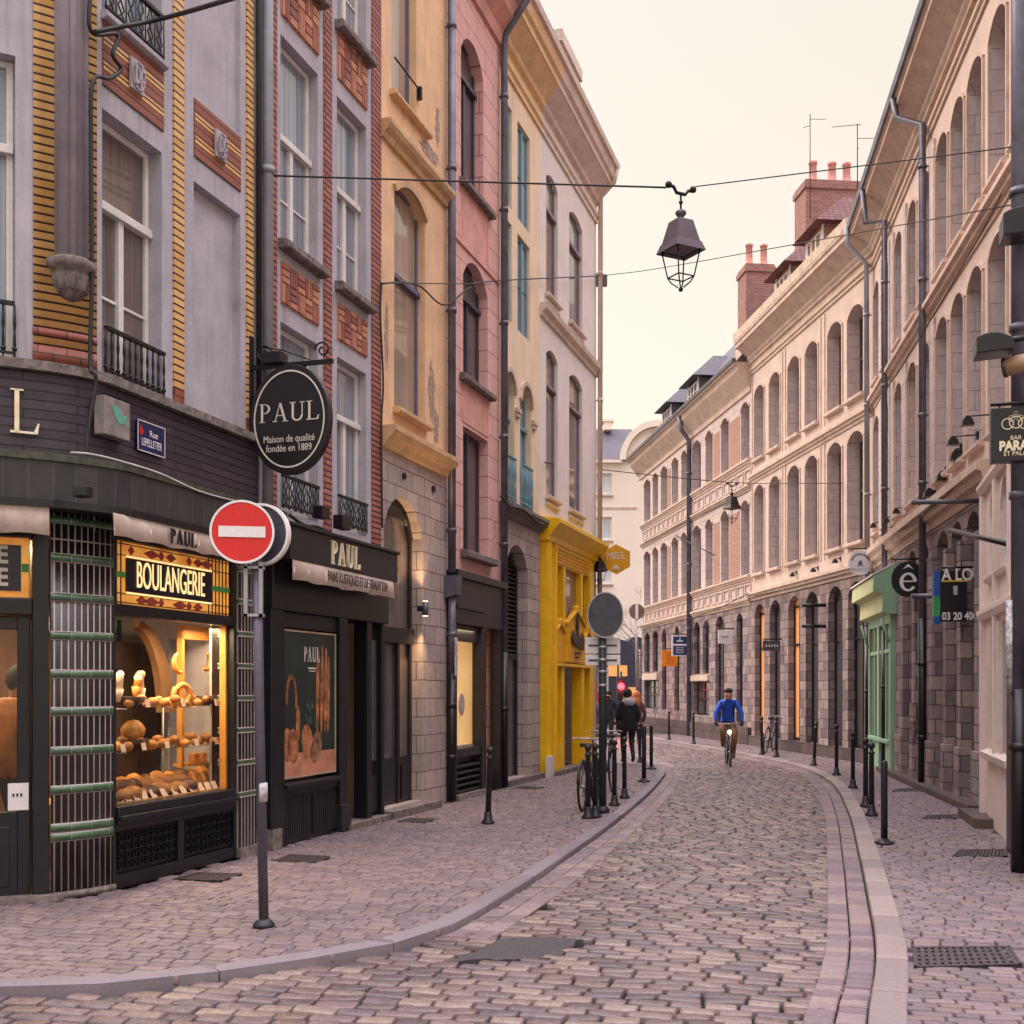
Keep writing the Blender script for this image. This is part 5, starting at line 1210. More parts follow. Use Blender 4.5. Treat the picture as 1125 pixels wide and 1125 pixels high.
def sett(mb, q, z, gap, dome, tilt, m=0):
    cx = sum(p[0] for p in q) / 4; cy = sum(p[1] for p in q) / 4
    jx, jy = rnd.uniform(-tilt, tilt), rnd.uniform(-tilt, tilt)
    rings = []
    a = math.hypot(q[1][0] - q[0][0], q[1][1] - q[0][1]); b = math.hypot(q[3][0] - q[0][0], q[3][1] - q[0][1])
    jit = [(rnd.uniform(-.004, .004), rnd.uniform(-.004, .004)) for _ in range(8)]
    # eight-cornered outline, cut corners
    c8 = []
    for i in range(4):
        p, n_, pr = q[i], q[(i + 1) % 4], q[i - 1]
        for o_ in (pr, n_):
            l = math.hypot(o_[0] - p[0], o_[1] - p[1]) or 1; k = min(.014, l * .10) / l; c8.append((p[0] + (o_[0] - p[0]) * k, p[1] + (o_[1] - p[1]) * k))
    vs = []
    for inset, dz in ((gap, -.05), (gap + .001, -dome), (gap + .005, -dome * .25), (gap + .013, 0)):
        for k, p in enumerate(c8):
            dx, dy = p[0] - cx, p[1] - cy; sx = max(.15, 1 - inset / (a / 2)); sy = max(.15, 1 - inset / (b / 2)); sc_ = (sx + sy) / 2
            ux, uy = (q[1][0] - q[0][0]) / a, (q[1][1] - q[0][1]) / a
            al = dx * ux + dy * uy; ac = -dx * uy + dy * ux; al *= sx; ac *= sy
            x, y = cx + al * ux - ac * uy + jit[k][0], cy + al * uy + ac * ux + jit[k][1]
            vs.append((x, y, z + dz + (x - cx) * jx + (y - cy) * jy))
    fs = []
    for r in range(3):
        for k in range(8): fs.append((r * 8 + k, r * 8 + (k + 1) % 8, (r + 1) * 8 + (k + 1) % 8, (r + 1) * 8 + k))
    fs.append(tuple(range(24, 32))); fs = [tuple(f) for f in fs]
    mb.add(vs, fs, m, True)
PATCH = [ground(*p, ROAD) for p in ((490, 1056), (560, 1030), (640, 1030), (612, 1052))]
holes_road = [PATCH]
def pave(step, lmin, lmax, poly, z, gap, dome, tilt, zj, vrange, far, holes=()):
    mb = MB(); fr = row_frames(step)
    for (c0, n0), (c1, n1) in zip(fr, fr[1:]):
        if c0[1] > far: break
        v = vrange[0] - rnd.uniform(0, lmax)
        while v < vrange[1]:
            e = v + rnd.uniform(lmin, lmax)
            q = [(c0[0] + n0[0] * v, c0[1] + n0[1] * v), (c0[0] + n0[0] * e, c0[1] + n0[1] * e), (c1[0] + n1[0] * e, c1[1] + n1[1] * e), (c1[0] + n1[0] * v, c1[1] + n1[1] * v)]
            cx, cy = sum(p[0] for p in q) / 4, sum(p[1] for p in q) / 4
            if cy > 2.2 and abs(cx) < .46 * cy + 1.2 and inside(poly, cx, cy) and not any(inside(h, cx, cy) for h in holes):
                sett(mb, q, z + rnd.uniform(-zj, zj), gap, dome, tilt)
            v = e
    return mb
ROADM = islands('road_sett_stone', [(136, 116, 113), (124, 106, 107), (114, 98, 101), (144, 124, 117), (106, 92, 98), (132, 112, 115), (96, 83, 88), (122, 101, 97), (152, 132, 124), (118, 102, 108)], .24, .4, 22, .6, .8, .3)
PAVM = islands('pavement_sett_stone', [(132, 114, 118), (124, 106, 112), (140, 120, 121), (116, 101, 107), (128, 109, 108), (134, 117, 121), (120, 104, 110)], .5, .35, 26, .45, .5, .25)
KERBM = islands('kerb_granite', [(132, 121, 128), (122, 112, 119), (140, 128, 132)], .6, .22, 60, .4, .3, .3)
GUTM = islands('gutter_stone', [(146, 126, 130), (134, 116, 122), (126, 109, 114), (152, 131, 130)], .5, .35, 24, .45, .5, .3)
MORTAR = plain('sandy_joint', (64, 53, 57), .95, .25, 10, bmp=.6)
MORTARD = plain('dark_joint', (40, 33, 36), .9, .3, 8, bmp=.6)
holes_pav = []
def cover_quad(px): return [ground(*p) for p in px]
DL = [ground(*p, ROAD) for p in ((545, 1008), (574, 988), (604, 990), (576, 1010))]
DR = [ground(*p, ROAD) for p in ((907, 1088), (908, 1062), (957, 1064), (962, 1091))]
holes_road += [DL, DR]
PC = [[(1004, 1063), (1003, 1041), (1110, 1040), (1123, 1060)], [(1046, 941), (1054, 934), (1107, 933), (1107, 941)], [(190, 966), (218, 959), (266, 960), (243, 968)], [(300, 946), (318, 939), (363, 941), (347, 948)],
      [(1013, 900), (1018, 896), (1053, 895), (1054, 899)], [(436, 903), (450, 899), (478, 900), (466, 904)], [(980, 870), (983, 867), (1011, 866), (1010, 869)], [(564, 866), (572, 864), (598, 865), (588, 867)]]
PCg = [cover_quad(p) for p in PC]
base = MB().slab([(-400, -60), (400, -60), (400, 900), (-400, 900)], -.4, -.145)
tagged(base.build('ground', bricks('far_setts', (150, 130, 126), (130, 114, 112), (84, 72, 70), .22, .14, .015, .6, .4, streak=.2)), kind='structure')
rb_ = MB().slab([(-14, 2)] + [(p[0], p[1]) for p in KLs if p[1] < 34] + [(3.1, 34), (-12, 40), (-12, 66)] + [(p[0], p[1]) for p in reversed(KRs)], -.14, ROAD - .045)
tagged(rb_.build('road_bed', MORTARD), kind='structure')
tagged(pave(.128, .19, .27, roadpoly, ROAD, .009, .010, .06, .004, (-9, 6.5), 44, holes_road).build('road', ROADM), kind='structure')
pb = MB().slab(pavL, -.12, -.022); pb.slab(pavR, -.12, -.022); tagged(pb.build('pavement_bed', MORTAR), kind='structure')
tagged(pave(.10, .14, .22, pavL, 0, .0065, .007, .035, .003, (-13, 3.0), 37, PCg).build('left_pavement', PAVM), kind='structure')
tagged(pave(.10, .14, .22, pavR, 0, .0065, .007, .035, .003, (0, 8.5), 46, PCg).build('right_pavement', PAVM), kind='structure')
q = MB(); strip(q, KLs, 0, .155, -.13, .006, 1.5, .005); tagged(q.build('left_kerb', KERBM), kind='structure'); q = MB(); strip(q, KRs, -.0001, -.20, -.13, .008, .8, .009); tagged(q.build('right_kerb', islands('worn_kerb', [(150, 134, 133), (138, 123, 124), (156, 140, 136)], .6, .25, 50, .4, .4, .35)), kind='structure')
q = MB(); strip(q, KRs, .01, .17, -.13, ROAD + .010, .14, .008, 0, .005); strip(q, KRs, .18, .34, -.13, ROAD + .010, .16, .008, 0, .006)
KLm = [p for p in KLs if p[1] > 8.6 and p[0] > -.6][:200]; KLm = [p for p in KLm if not (p[1] > 33)]
strip(q, KLm, -.01, -.18, -.13, ROAD + .004, .26, .005, 0, .004); strip(q, KLm, -.19, -.36, -.13, ROAD + .005, .3, .005, 0, .004)
tagged(q.build('gutter', GUTM), kind='structure')
ASPH = plain('asphalt_patch', (74, 68, 72), .85, .3, 60, bmp=1.0, bs=120)
PP = []
for i in range(4):
    a_, b_ = PATCH[i], PATCH[(i + 1) % 4]
    for k in range(9): PP.append((a_[0] + (b_[0] - a_[0]) * k / 9 + rnd.uniform(-.035, .035), a_[1] + (b_[1] - a_[1]) * k / 9 + rnd.uniform(-.035, .035)))
q = MB().slab(PP[::-1] if sum((PP[i][0] * PP[(i + 1) % len(PP)][1] - PP[(i + 1) % len(PP)][0] * PP[i][1]) for i in range(len(PP))) < 0 else PP, -.12, ROAD + .001); tagged(q.build('road_patch', ASPH), kind='structure')
def grate(name, quad, z, label, cat, n=10, mat=None, group=None, cross=True):
    c = Vector((sum(p[0] for p in quad) / 4, sum(p[1] for p in quad) / 4, 0)); P = [Vector((p[0], p[1], 0)) - c for p in quad]
    q = MB(); q.slab([(p.x, p.y) for p in P], -.1, -.012)
    L = lambda s, t: (P[0] * (1 - s) + P[3] * s) * (1 - t) + (P[1] * (1 - s) + P[2] * s) * t
    for k in range(n):
        a, b = k / n, (k + .55) / n; q.slab([tuple(L(a, 0))[:2], tuple(L(b, 0))[:2], tuple(L(b, 1))[:2], tuple(L(a, 1))[:2]], -.012, 0)
    if cross:
        for k in range(5):
            a, b = k / 5, (k + .3) / 5; q.slab([tuple(L(0, a))[:2], tuple(L(1, a))[:2], tuple(L(1, b))[:2], tuple(L(0, b))[:2]], -.014, -.002)
    for a, b, c_, d in ((0, .03, 0, 1), (.97, 1, 0, 1), (0, 1, 0, .05), (0, 1, .95, 1)): q.slab([tuple(L(a, c_))[:2], tuple(L(b, c_))[:2], tuple(L(b, d))[:2], tuple(L(a, d))[:2]], -.014, .003)
    return tagged(q.build(name, mat or CAST, None, T(c.x, c.y, z)), label, cat, group)
CAST = plain('cast_iron', (92, 82, 84), .5, .3, 20, metal=.4, bmp=.4)
grate('gutter_grate', DR, ROAD + .0, 'dark iron gutter grate beside the right kerb near the camera', 'drain', 12)
grate('gutter_grate', DL, ROAD + .0, 'iron gutter grate against the left kerb before the dark asphalt patch', 'drain', 9)
lab = ['large square patterned iron cover in the right pavement nearest the camera', 'slotted iron cover in front of the white shop on the right', 'patterned iron cover under the bread window', 'iron cover in front of the bread poster window',
       'small iron cover behind the nearest flat-topped bollard on the right', 'small iron cover in front of the arched stone doorway', 'narrow iron cover by the green shop on the right pavement', 'small iron cover before the pink and cream houses']
for g_, l_ in zip(PCg, lab): grate('pavement_cover', g_, .004, l_, 'manhole cover', 14, group='iron covers in the pavements')

# ================================================================ STREET FURNITURE
BOLM = plain('bollard_iron', (50, 48, 56), .45, .2, 8, metal=.25, bmp=.15)
def bollard(flat=False):
    root = thing('bollard', 'x', 'bollard')
    if flat:
        MB().lathe([(.037, .03), (.037, .90), (.034, .92), (0.001, .925)], n=20).build('post', BOLM, root); MB().lathe([(.11, 0), (.11, .015), (.07, .03), (.04, .06)], n=20).build('base', BOLM, root)
    else:
        MB().lathe([(.038, .06), (.033, .82), (.044, .83), (.044, .85), (.026, .86), (.024, .89)], n=16).build('post', BOLM, root); MB().lathe([(.085, 0), (.085, .02), (.058, .05), (.046, .13), (.038, .15)], n=16).build('base', BOLM, root)
        MB().ball((0, 0, .935), .048, 14).build('ball_finial', BOLM, root)
    return root
B0, B1_ = bollard(), bollard(True)
BL = [((536, 905), 820, 0, 'lone ball-topped bollard leaning slightly on the left pavement before the pink house', .03), ((646, 899), 817, 0, 'bollard in front of the parked bicycle wheel, left of its close pair', 0), ((654, 898), 816, 0, 'bollard touching its twin just before the road sign pole', 0),
      ((675, 885), 812, 0, 'ball-topped bollard right behind the parked bicycle handlebar', 0), ((686, 877), 809, 0, 'ball-topped bollard directly in front of the walking person in black', 0),
      ((707.5, 859), 798, 1, 'flat-topped bollard with a pale top on the kerb corner', 0), ((715.5, 845), 797, 1, 'flat-topped bollard furthest round the left kerb corner', 0), ((703, 838), 794, 0, 'bollard behind the kerb corner pair, right of the walker', 0),
      ((971.5, 927), 836, 1, 'nearest bollard on the right pavement, plain flat-topped cylinder', 0), ((957.5, 896.5), 815, 0, 'ball-topped bollard just behind the flat-topped one on the right', 0), ((951, 886.5), 810, 0, 'ball-topped bollard half hidden at the left of its close pair on the right', 0),
      ((937, 866), 803, 0, 'bollard in front of the green shop window post', 0), ((919, 851.7), 795.5, 0, 'bollard before the dark doorway with the orange light', 0), ((894, 841), 792.6, 0, 'bollard leaning to the right outside the paired window house', .06),
      ((853, 831.5), 787, 0, 'bollard right of the leaning parked bicycle across the street', 0), ((837, 829), 787, 0, 'bollard left of the leaning parked bicycle across the street', 0), ((762, 817.6), 782, 0, 'bollard left of the cyclist by the far house', 0), ((735, 813), 781, 0, 'furthest bollard along the right kerb', 0)]
for (p, top, flat, lb, lean) in BL:
    X, Y = ground(*p); hgt = (p[1] - top) / F * Y; s = hgt / (.925 if flat else .99)
    M = T(X, Y, .004, 0) @ Matrix.Rotation(lean, 4, 'Y') @ Matrix.Diagonal((min(1.25, max(.9, s)), min(1.25, max(.9, s)), s, 1))
    copy_thing(B1_ if flat else B0, M, lb, 'bollards along the kerbs')
for r_ in (B0, B1_):
    for c in kids(r_): bpy.data.objects.remove(c)
    bpy.data.objects.remove(r_)

# no-entry sign on its post
px_, py_ = ground(290, 1018); post = thing('no_entry_sign', 'red and white round no-entry sign on a tall grey post in front of the bakery', 'road sign', T(px_, py_, 0))
STEEL = plain('sign_steel', (170, 168, 176), .4, .12, 10, metal=.5); SIGNB = plain('sign_back', (78, 76, 86), .5, .12, 8, metal=.3); RED = plain('sign_red', (214, 36, 36), .35, .04, 4, bmp=0); SW = plain('sign_white', (232, 226, 226), .35, .03, 4, bmp=0)
htop = zpx(556, py_)
MB().tube([(0, 0, 0), (-.035, 0, 1.6), (-.055, 0, 2.9)], .036, 14).build('post', plain('post_grey', (92, 88, 100), .45, .12, 6, metal=.3, streak=.4, dirt=(150, 140, 146)), post)
MB().lathe([(.08, 0), (.08, .02), (.05, .05), (.038, .06)], n=16).build('base', BOLM, post)
zc = zpx(586.5, py_); cxs = (270 - CX) / F * py_ - px_; cx2 = (283 - CX) / F * py_ - px_
rr = 34.5 / F * py_
MS = WM[post.name] @ T(cxs, -.12, zc, math.radians(10))
d_ = MB().ring((0, 0, 0), rr * .93, rr, .03, 48).build('rim', SW, post, MS); 
f_ = MB().disc((0, .004, 0), rr * .935, .012, 48).build('sign_face', RED, post, MS); MB().box(-rr * .72, rr * .72, -.003, .004, -rr * .17, rr * .17).build('white_bar', SW, f_, MS)
MB().disc((0, .017, 0), rr * .95, .03, 48).build('sign_back', SIGNB, post, MS)
M2 = WM[post.name] @ T(cx2 + .01, .06, zc + .002, math.radians(-14))
MB().disc((0, .0, 0), rr * .93, .025, 48).build('sign_back', SIGNB, post, M2); MB().ring((0, -.02, 0), rr * .92, rr * 1.0, .05, 48).build('rim', SW, post, M2)
q = MB()
for x in (-.075, .035): q.box(x - .014 - .05, x + .014 - .05, -.05, -.02, zc - rr - .38, zc - rr + .02)
q.box(-.14, .0, -.05, .04, zc - rr - .38, zc - rr - .36); q.box(-.14, .0, -.05, .04, zc - rr - .03, zc - rr - .01)
q.build('clamp_rail', STEEL, post)
q = MB(); q.tube([(-.012, -.0, .92), (-.012, 0, 1.06)], .0385, 14); q.build('sticker', plain('pale_sticker', (190, 186, 190), .7, .3, 30), post)
# road signs seen from behind, by the bicycles
sx_, sy_ = ground(662, 893); sp = thing('road_sign_pole', 'dark pole carrying the back of a round sign and two white plates', 'road sign', T(sx_, sy_, 0))
MB().tube([(0, 0, 0), (0, 0, zpx(655, sy_))], .055, 14).build('post', plain('dark_green_pole', (38, 46, 50), .5, .1), sp)
sxx = lambda px: (px - CX) / F * sy_ - sx_
q = MB(); q.disc((sxx(664.5), -.075, zpx(676, sy_)), 19.5 / F * sy_, .03, 40, rz=25 / F * sy_); q.build('sign_back', SIGNB, sp)
q = MB(); q.ring((sxx(664.5), -.085, zpx(676, sy_)), 18.7 / F * sy_, 20 / F * sy_, .045, 40, 0, 1.27); q.build('rim', STEEL, sp)
for y0_, y1_ in ((700, 718), (719.5, 731)):
    z0_, z1_ = zpx(y1_, sy_), zpx(y0_, sy_); x0_, x1_ = sxx(643), sxx(682)
    o_ = MB().box(x0_, x1_, .06, .08, z0_, z1_).build('plate', SW, sp, bevel=.008); q = MB(); q.box(x0_ + .05, x1_ - .05, .045, .06, (z0_ + z1_) / 2 - .008, (z0_ + z1_) / 2 + .012); q.build('rail', BLACK2, o_, WM[sp.name])
MB().box(sxx(657), sxx(669), .06, .08, zpx(760, sy_), zpx(733, sy_)).build('plate', SW, sp, bevel=.008)
for y in (697, 711, 725, 738, 753): MB().tube([(0, 0, zpx(y, sy_) - .02), (0, 0, zpx(y, sy_) + .02)], .066, 12).build('clamp', STEEL, sp)
MB().lathe([(.1, 0), (.1, .05), (.06, .1)], n=14).build('base', BOLM, sp)
# distant round sign
Yd = 50; q = MB(); q.tube([((699 - CX) / F * Yd, Yd, 0), ((699 - CX) / F * Yd, Yd, zpx(664, Yd))], .028, 8); o_ = q.build('distant_round_sign', STEEL); tagged(o_, 'round sign seen small on a thin pole just left of the far stone house', 'road sign')
MB().disc(((699.5 - CX) / F * Yd, Yd - .06, zpx(672, Yd)), .33, .02, 24).build('sign_face', plain('brown_mirror', (120, 104, 100), .4, .2), o_, Matrix.Identity(4)); MB().box((697.8 - CX) / F * Yd, (701 - CX) / F * Yd, Yd - .075, Yd - .055, zpx(680, Yd), zpx(664, Yd)).build('white_bar', SW, o_, Matrix.Identity(4))

# ---------------------------------------------------------------- hanging signs
def perp_frame(W, u):
    """frame whose x axis points out of the wall, y away along the street"""
    x, y = W.xy(u); nx, ny = -W.n[0], -W.n[1]
    return Matrix(((nx, -ny, 0, x), (ny, nx, 0, y), (0, 0, 1, 0), (0, 0, 0, 1)))
PU = 2.72
PF = perp_frame(WL, PU)
o1, zt_ = WL.perp(PU, 277, 405); o2, zb_ = WL.perp(PU, 364, 519); oc_, zc_ = WL.perp(PU, 320.5, 462)
rx_, rz_ = (o2 - o1) / 2, (zt_ - zb_) / 2; cx_ = (o1 + o2) / 2; zc_ = (zt_ + zb_) / 2
ov = thing('oval_hanging_sign', 'oval black PAUL sign with cream ring hanging from a scrolled iron bracket', 'sign', PF)
el = [(cx_ + rx_ * math.cos(2 * math.pi * k / 48), zc_ + rz_ * math.sin(2 * math.pi * k / 48)) for k in range(48)]
face = MB().prism(el, -.05, .05).build('sign_board', plain('sign_black', (26, 26, 32), .4, .06, 4, bmp=0), ov, bevel=.01)
q = MB(); q.ring((cx_, -.056, zc_), rx_ * .86, rx_ * .89, .006, 56, 0, rz_ / rx_); q.build('cream_ring', LETTER, face, PF)
q = MB(); h_ = rz_ * .34; tmp = MB(); wt = serif(tmp, 'PAUL', 0, 0, h_, 0, 1, .1); serif(q, 'PAUL', 0, 0, h_, -.056, -.05, .1); k = rx_ * 1.5 / wt; q.v = [(cx_ - rx_ * .75 + x * k, y, zc_ - rz_ * .04 + z) for x, y, z in q.v]; q.build('lettering', LETTER, face, PF)
words('Maison de qualité', .106, PF @ T(cx_, -.055, zc_ - rz_ * .36), face, LETTER, 'lettering', .001, sx=.80); words('fondée en 1889', .106, PF @ T(cx_, -.055, zc_ - rz_ * .53), face, LETTER, 'lettering', .001, sx=.80)
q = MB(); zb2 = WL.perp(PU, 320, 401)[1]; q.box(.0, cx_ + rx_ + .02, -.02, .02, zb2 - .02, zb2 + .025); q.box(-.02, .03, -.04, .04, zb2 - .62, zb2 + .34)
for x in (cx_ - .16, cx_ + .16): q.box(x - .012, x + .012, -.01, .01, zc_ + rz_ * .9, zb2)
def scroll(q, x, z, r, s=1):
    q.tube([(x + s * r * (1 - t * .78) * math.cos(t * 8.4), 0, z + r * (1 - t * .78) * math.sin(t * 8.4)) for t in [i / 26 for i in range(27)]], .010, 6)
scroll(q, .17, zb2 + .14, .10); scroll(q, cx_ + rx_ - .1, zb2 + .13, .09, -1); q.tube([(.1, 0, zb2 + .23), (.4, 0, zb2 + .16), (cx_ + rx_ - .25, 0, zb2 + .04)], .008, 6)
q.build('bracket', IRON, ov)
q = MB(); q.box(cx_ - .32, cx_ - .08, -.08, .08, zb2 + .02, zb2 + .14); q.build('spotlight', BLACK, ov, bevel=.01)
# street name plate
a, za = WL.at(150, 461, .05); b, zb_ = WL.at(180, 500, .05)
z1_, z0_ = WL.at(150, 460, .05)[1], WL.at(150, 494, .05)[1]
sn = MB().box(a, b, -.062, -.046, z0_, z1_).build('street_name_plate', plain('enamel_blue', (34, 36, 84), .3, .05, 5, bmp=0), None, WL.M); tagged(sn, 'blue enamel street name plate Rue LEPELLETIER on the dark tiles', 'sign')
q = MB()
for A_ in ((a, b, z0_, z0_ + .008), (a, b, z1_ - .008, z1_), (a, a + .008, z0_, z1_), (b - .008, b, z0_, z1_)): q.box(A_[0], A_[1], -.065, -.06, A_[2], A_[3])
q.build('border', SW, sn, WL.M)
words('Rue', .085, WL.M @ T((a + b) / 2 + .03, -.065, z1_ - .10), sn, SW, 'lettering', .001); words('LEPELLETIER', .10, WL.M @ T((a + b) / 2, -.065, z0_ + .085), sn, SW, 'lettering', .001, sx=.58, bold=.0)
q = MB(); q.prism([(a + .03, z1_ - .12), (a + .05, z1_ - .14), (a + .07, z1_ - .12), (a + .1, z1_ - .1), (a + .07, z1_ - .08), (a + .05, z1_ - .04), (a + .03, z1_ - .08)], -.066, -.06); q.build('red_flower', RED, sn, WL.M)
# electrical box
a, _ = WL.at(109, 460, .1); b = WL.u(139, .1); z1_, z0_ = WL.at(109, 433, .1)[1], WL.at(109, 476, .1)[1]
eb = MB().box(a + .02, b, -.14, -.03, z0_, z1_).build('electrical_box', plain('grimy_box', (138, 128, 126), .7, .2, 9, streak=.6), None, WL.M, bevel=.01); tagged(eb, 'grimy grey electrical box with turquoise graffiti on the dark tiles', 'electrical box')
q = MB(); zc_ = (z0_ + z1_) / 2; q.prism([(a + .12, zc_ + .1), (a + .15, zc_ + .02), (a + .22, zc_ - .04), (a + .3, zc_ - .03), (a + .33, zc_ + .05), (a + .26, zc_ + .03), (a + .2, zc_ + .1)], -.144, -.139); q.build('graffiti', plain('turquoise_paint', (96, 170, 150), .6), eb, WL.M)
# yellow hexagon sign
MU = 18.7; MF = perp_frame(WL, MU); o_l = WL.perp(MU, 662, 614)[0]; o_r = WL.perp(MU, 692, 614)[0]; z1_ = WL.perp(MU, 677, 598)[1]; z0_ = WL.perp(MU, 677, 631)[1]
hx = thing('hexagonal_sign', 'mustard yellow hexagonal MIEL sign with a bee hanging beside the yellow shop', 'sign', MF); cx_, cz_ = (o_l + o_r) / 2, (z0_ + z1_) / 2; hw, hh = (o_r - o_l) / 2, (z1_ - z0_) / 2
f_ = MB().prism([(cx_, cz_ - hh), (cx_ + hw, cz_ - hh * .5), (cx_ + hw, cz_ + hh * .5), (cx_, cz_ + hh), (cx_ - hw, cz_ + hh * .5), (cx_ - hw, cz_ - hh * .5)], -.03, .03).build('sign_board', plain('mustard', (230, 172, 40), .45, .05, 3, bmp=0), hx)
words('MIEL', .24, MF @ T(cx_, -.034, cz_ + .07), f_, SW, 'lettering', .002, sx=.95)
q = MB(); q.ball((cx_, -.035, cz_ - .2), .05, 8, 0, (.5, .2, 1.1)); 
for s in (-1, 1): q.prism([(cx_, cz_ - .14), (cx_ + s * .04, cz_ - .15), (cx_ + s * .1, cz_ - .25), (cx_ + s * .03, cz_ - .22)][::s], -.038, -.03)
q.build('bee_emblem', SW, f_, MF); MB().box(-.1, cx_, -.02, .02, cz_ - .02, cz_ + .02).build('bracket', BLACK, hx)
def wall_sign(name, label, W, px0, px1, py0, py1, u=None, m=None, shape='rect', off=.5, tilt=0, cat='sign', depth=.05):
    """board standing out from a wall, facing down the street; u is where it is fixed"""
    Fm = perp_frame(W, u); pts = [W.perp(u, p, (py0 + py1) / 2)[0] for p in (px0, px1)]; z1_ = W.perp(u, (px0 + px1) / 2, py0)[1]; z0_ = W.perp(u, (px0 + px1) / 2, py1)[1]
    root = thing(name, label, cat, Fm); x0_, x1_ = min(pts), max(pts)
    # on the right-hand walls the frame's y axis looks towards the camera
    sy = 1 if W in (W1, W2, W3, W4) else -1
    if shape == 'rect': f = MB().box(x0_, x1_, -depth / 2, depth / 2, z0_, z1_).build('sign_board', m, root, Fm @ Matrix.Rotation(0, 4, 'Y'), bevel=.006)
    else: f = MB().disc(((x0_ + x1_) / 2, -depth / 2, (z0_ + z1_) / 2), (x1_ - x0_) / 2, depth, 40, rz=(z1_ - z0_) / 2).build('sign_board', m, root)
    q = MB(); q.tube([(-.05, 0, z1_ + .05), (x1_, 0, z1_ + .05)], .018, 8)
    for x in (x0_ + .08, x1_ - .08): q.tube([(x, 0, z1_ + .05), (x, 0, z1_ - .02)], .01, 6)
    q.build('bracket', BLACK, root)
    # frame for lettering on the side seen from the camera
    cx, cz = (x0_ + x1_) / 2, (z0_ + z1_) / 2
    Mt = Fm @ T(cx, 0, cz) @ (Matrix.Rotation(math.pi, 4, 'Z') if sy > 0 else Matrix.Identity(4))
    return root, f, Mt, (x1_ - x0_), (z1_ - z0_)
OR = plain('orange_sign', (238, 138, 26), .5, .05, 3, bmp=0)
r_, f_, Mt, w_, h_ = wall_sign('orange_sign', 'square orange sign fixed to the far stone house', W4, 727, 744.5, 714, 732, W4.u(745.5), OR)
q = MB()
for k in range(5): q.box(-w_ * .25 + .02 * (k % 2), w_ * .25, -.03, -.024, h_ * (.28 - k * .14) - .012, h_ * (.28 - k * .14) + .012)
q.build('lettering', plain('orange_ink', (190, 90, 10), .6), f_, Mt)
BS = plain('navy_sign', (44, 62, 112), .45, .05, 3, bmp=0)
r_, f_, Mt, w_, h_ = wall_sign('blue_sign', 'navy blue sign with white edge above the orange sign', W4, 738, 755.5, 698, 721, W4.u(757), SW)
MB().box(-w_ * .42, w_ * .42, -.031, -.024, -h_ * .44, h_ * .44).build('blue_panel', BS, f_, Mt)
q = MB(); q.box(-w_ * .42, w_ * .42, -.036, -.03, -.0, h_ * .09); q.box(-w_ * .2, w_ * .2, -.036, -.03, h_ * .2, h_ * .26); q.box(-.02, .02, -.036, -.03, h_ * .26, h_ * .38)
for k in range(4): q.box(-w_ * .26, w_ * .26, -.036, -.03, -h_ * (.08 + k * .08) - .016, -h_ * (.08 + k * .08))
q.build('lettering', SW, f_, Mt)
r_, f_, Mt, w_, h_ = wall_sign('white_square_sign', 'plain white square sign hanging on the far stone house above the cyclist', W4, 789, 803, 692, 707, W4.u(806), SW)
q = MB(); q.box(-w_ * .3, w_ * .3, -.031, -.024, -.01, .02); q.box(-w_ * .22, w_ * .22, -.031, -.024, -.05, -.035); q.build('lettering', plain('grey_ink', (130, 130, 140), .6), f_, Mt)
r_, f_, Mt, w_, h_ = wall_sign('grey_board_sign', 'slate grey rectangular sign with small white letters on the paired window house', W3, 838, 857, 704, 715, W3.u(859), plain('slate_sign', (74, 74, 90), .5, bmp=0))
q = MB()
for k in range(5): q.box(-w_ * .34 + k * w_ * .16, -w_ * .34 + k * w_ * .16 + .035, -.031, -.024, -.03, .03)
q.build('lettering', SW, f_, Mt)
r_, f_, Mt, w_, h_ = wall_sign('round_white_sign', 'round pale sign with small centre emblem above the green shop canopy', W2, 932, 958, 605, 632, .3, plain('pale_sign', (200, 196, 206), .5, .04, bmp=0), 'disc')
words('MALENCATI', .12, Mt @ T(0, -.03, -h_ * .28), f_, MATS['grey_ink'], 'lettering', .001, sx=.7)
q = MB(); q.ball((0, -.028, .0), .05, 8, 0, (1, .2, 1)); q.box(-.07, .07, -.032, -.025, -.07, -.05); q.box(-.012, .012, -.032, -.025, -.06, .06)
for k in range(14):
    t = math.radians(20 + k * 10.8); q.box(w_ * .38 * math.cos(t) - .012, w_ * .38 * math.cos(t) + .012, -.032, -.025, w_ * .38 * math.sin(t) - .02, w_ * .38 * math.sin(t) + .02)
q.build('emblem', MATS['slate_sign'], f_, Mt)
BKS = MATS['sign_black']
r_, f_, Mt, w_, h_ = wall_sign('round_black_sign', 'round black sign with a pale letter e and circumflex', W2, 979, 1016, 617, 656, 5.9, BKS, 'disc')
q = MB(); s_ = h_ * .235
q.arc(0, -.05, s_, s_ * 1.12, s_ * .58, s_ * .86, 20, 325, -.034, -.025, 26); q.box(-s_ * .7, s_ * .85, -.034, -.025, -.05 - .0, -.05 + s_ * .16)
q.arc(0, -.05, s_, s_ * 1.12, s_ * .62, s_ * .9, 2, 30, -.0345, -.0255, 5)
for sg in (-1, 1): q.prism([(0, s_ * 1.85), (0, s_ * 1.5), (sg * s_ * .62, s_ * 1.2), (sg * s_ * .5, s_ * 1.32)][::-sg], -.034, -.025)
q.build('lettering', SW, f_, Mt)
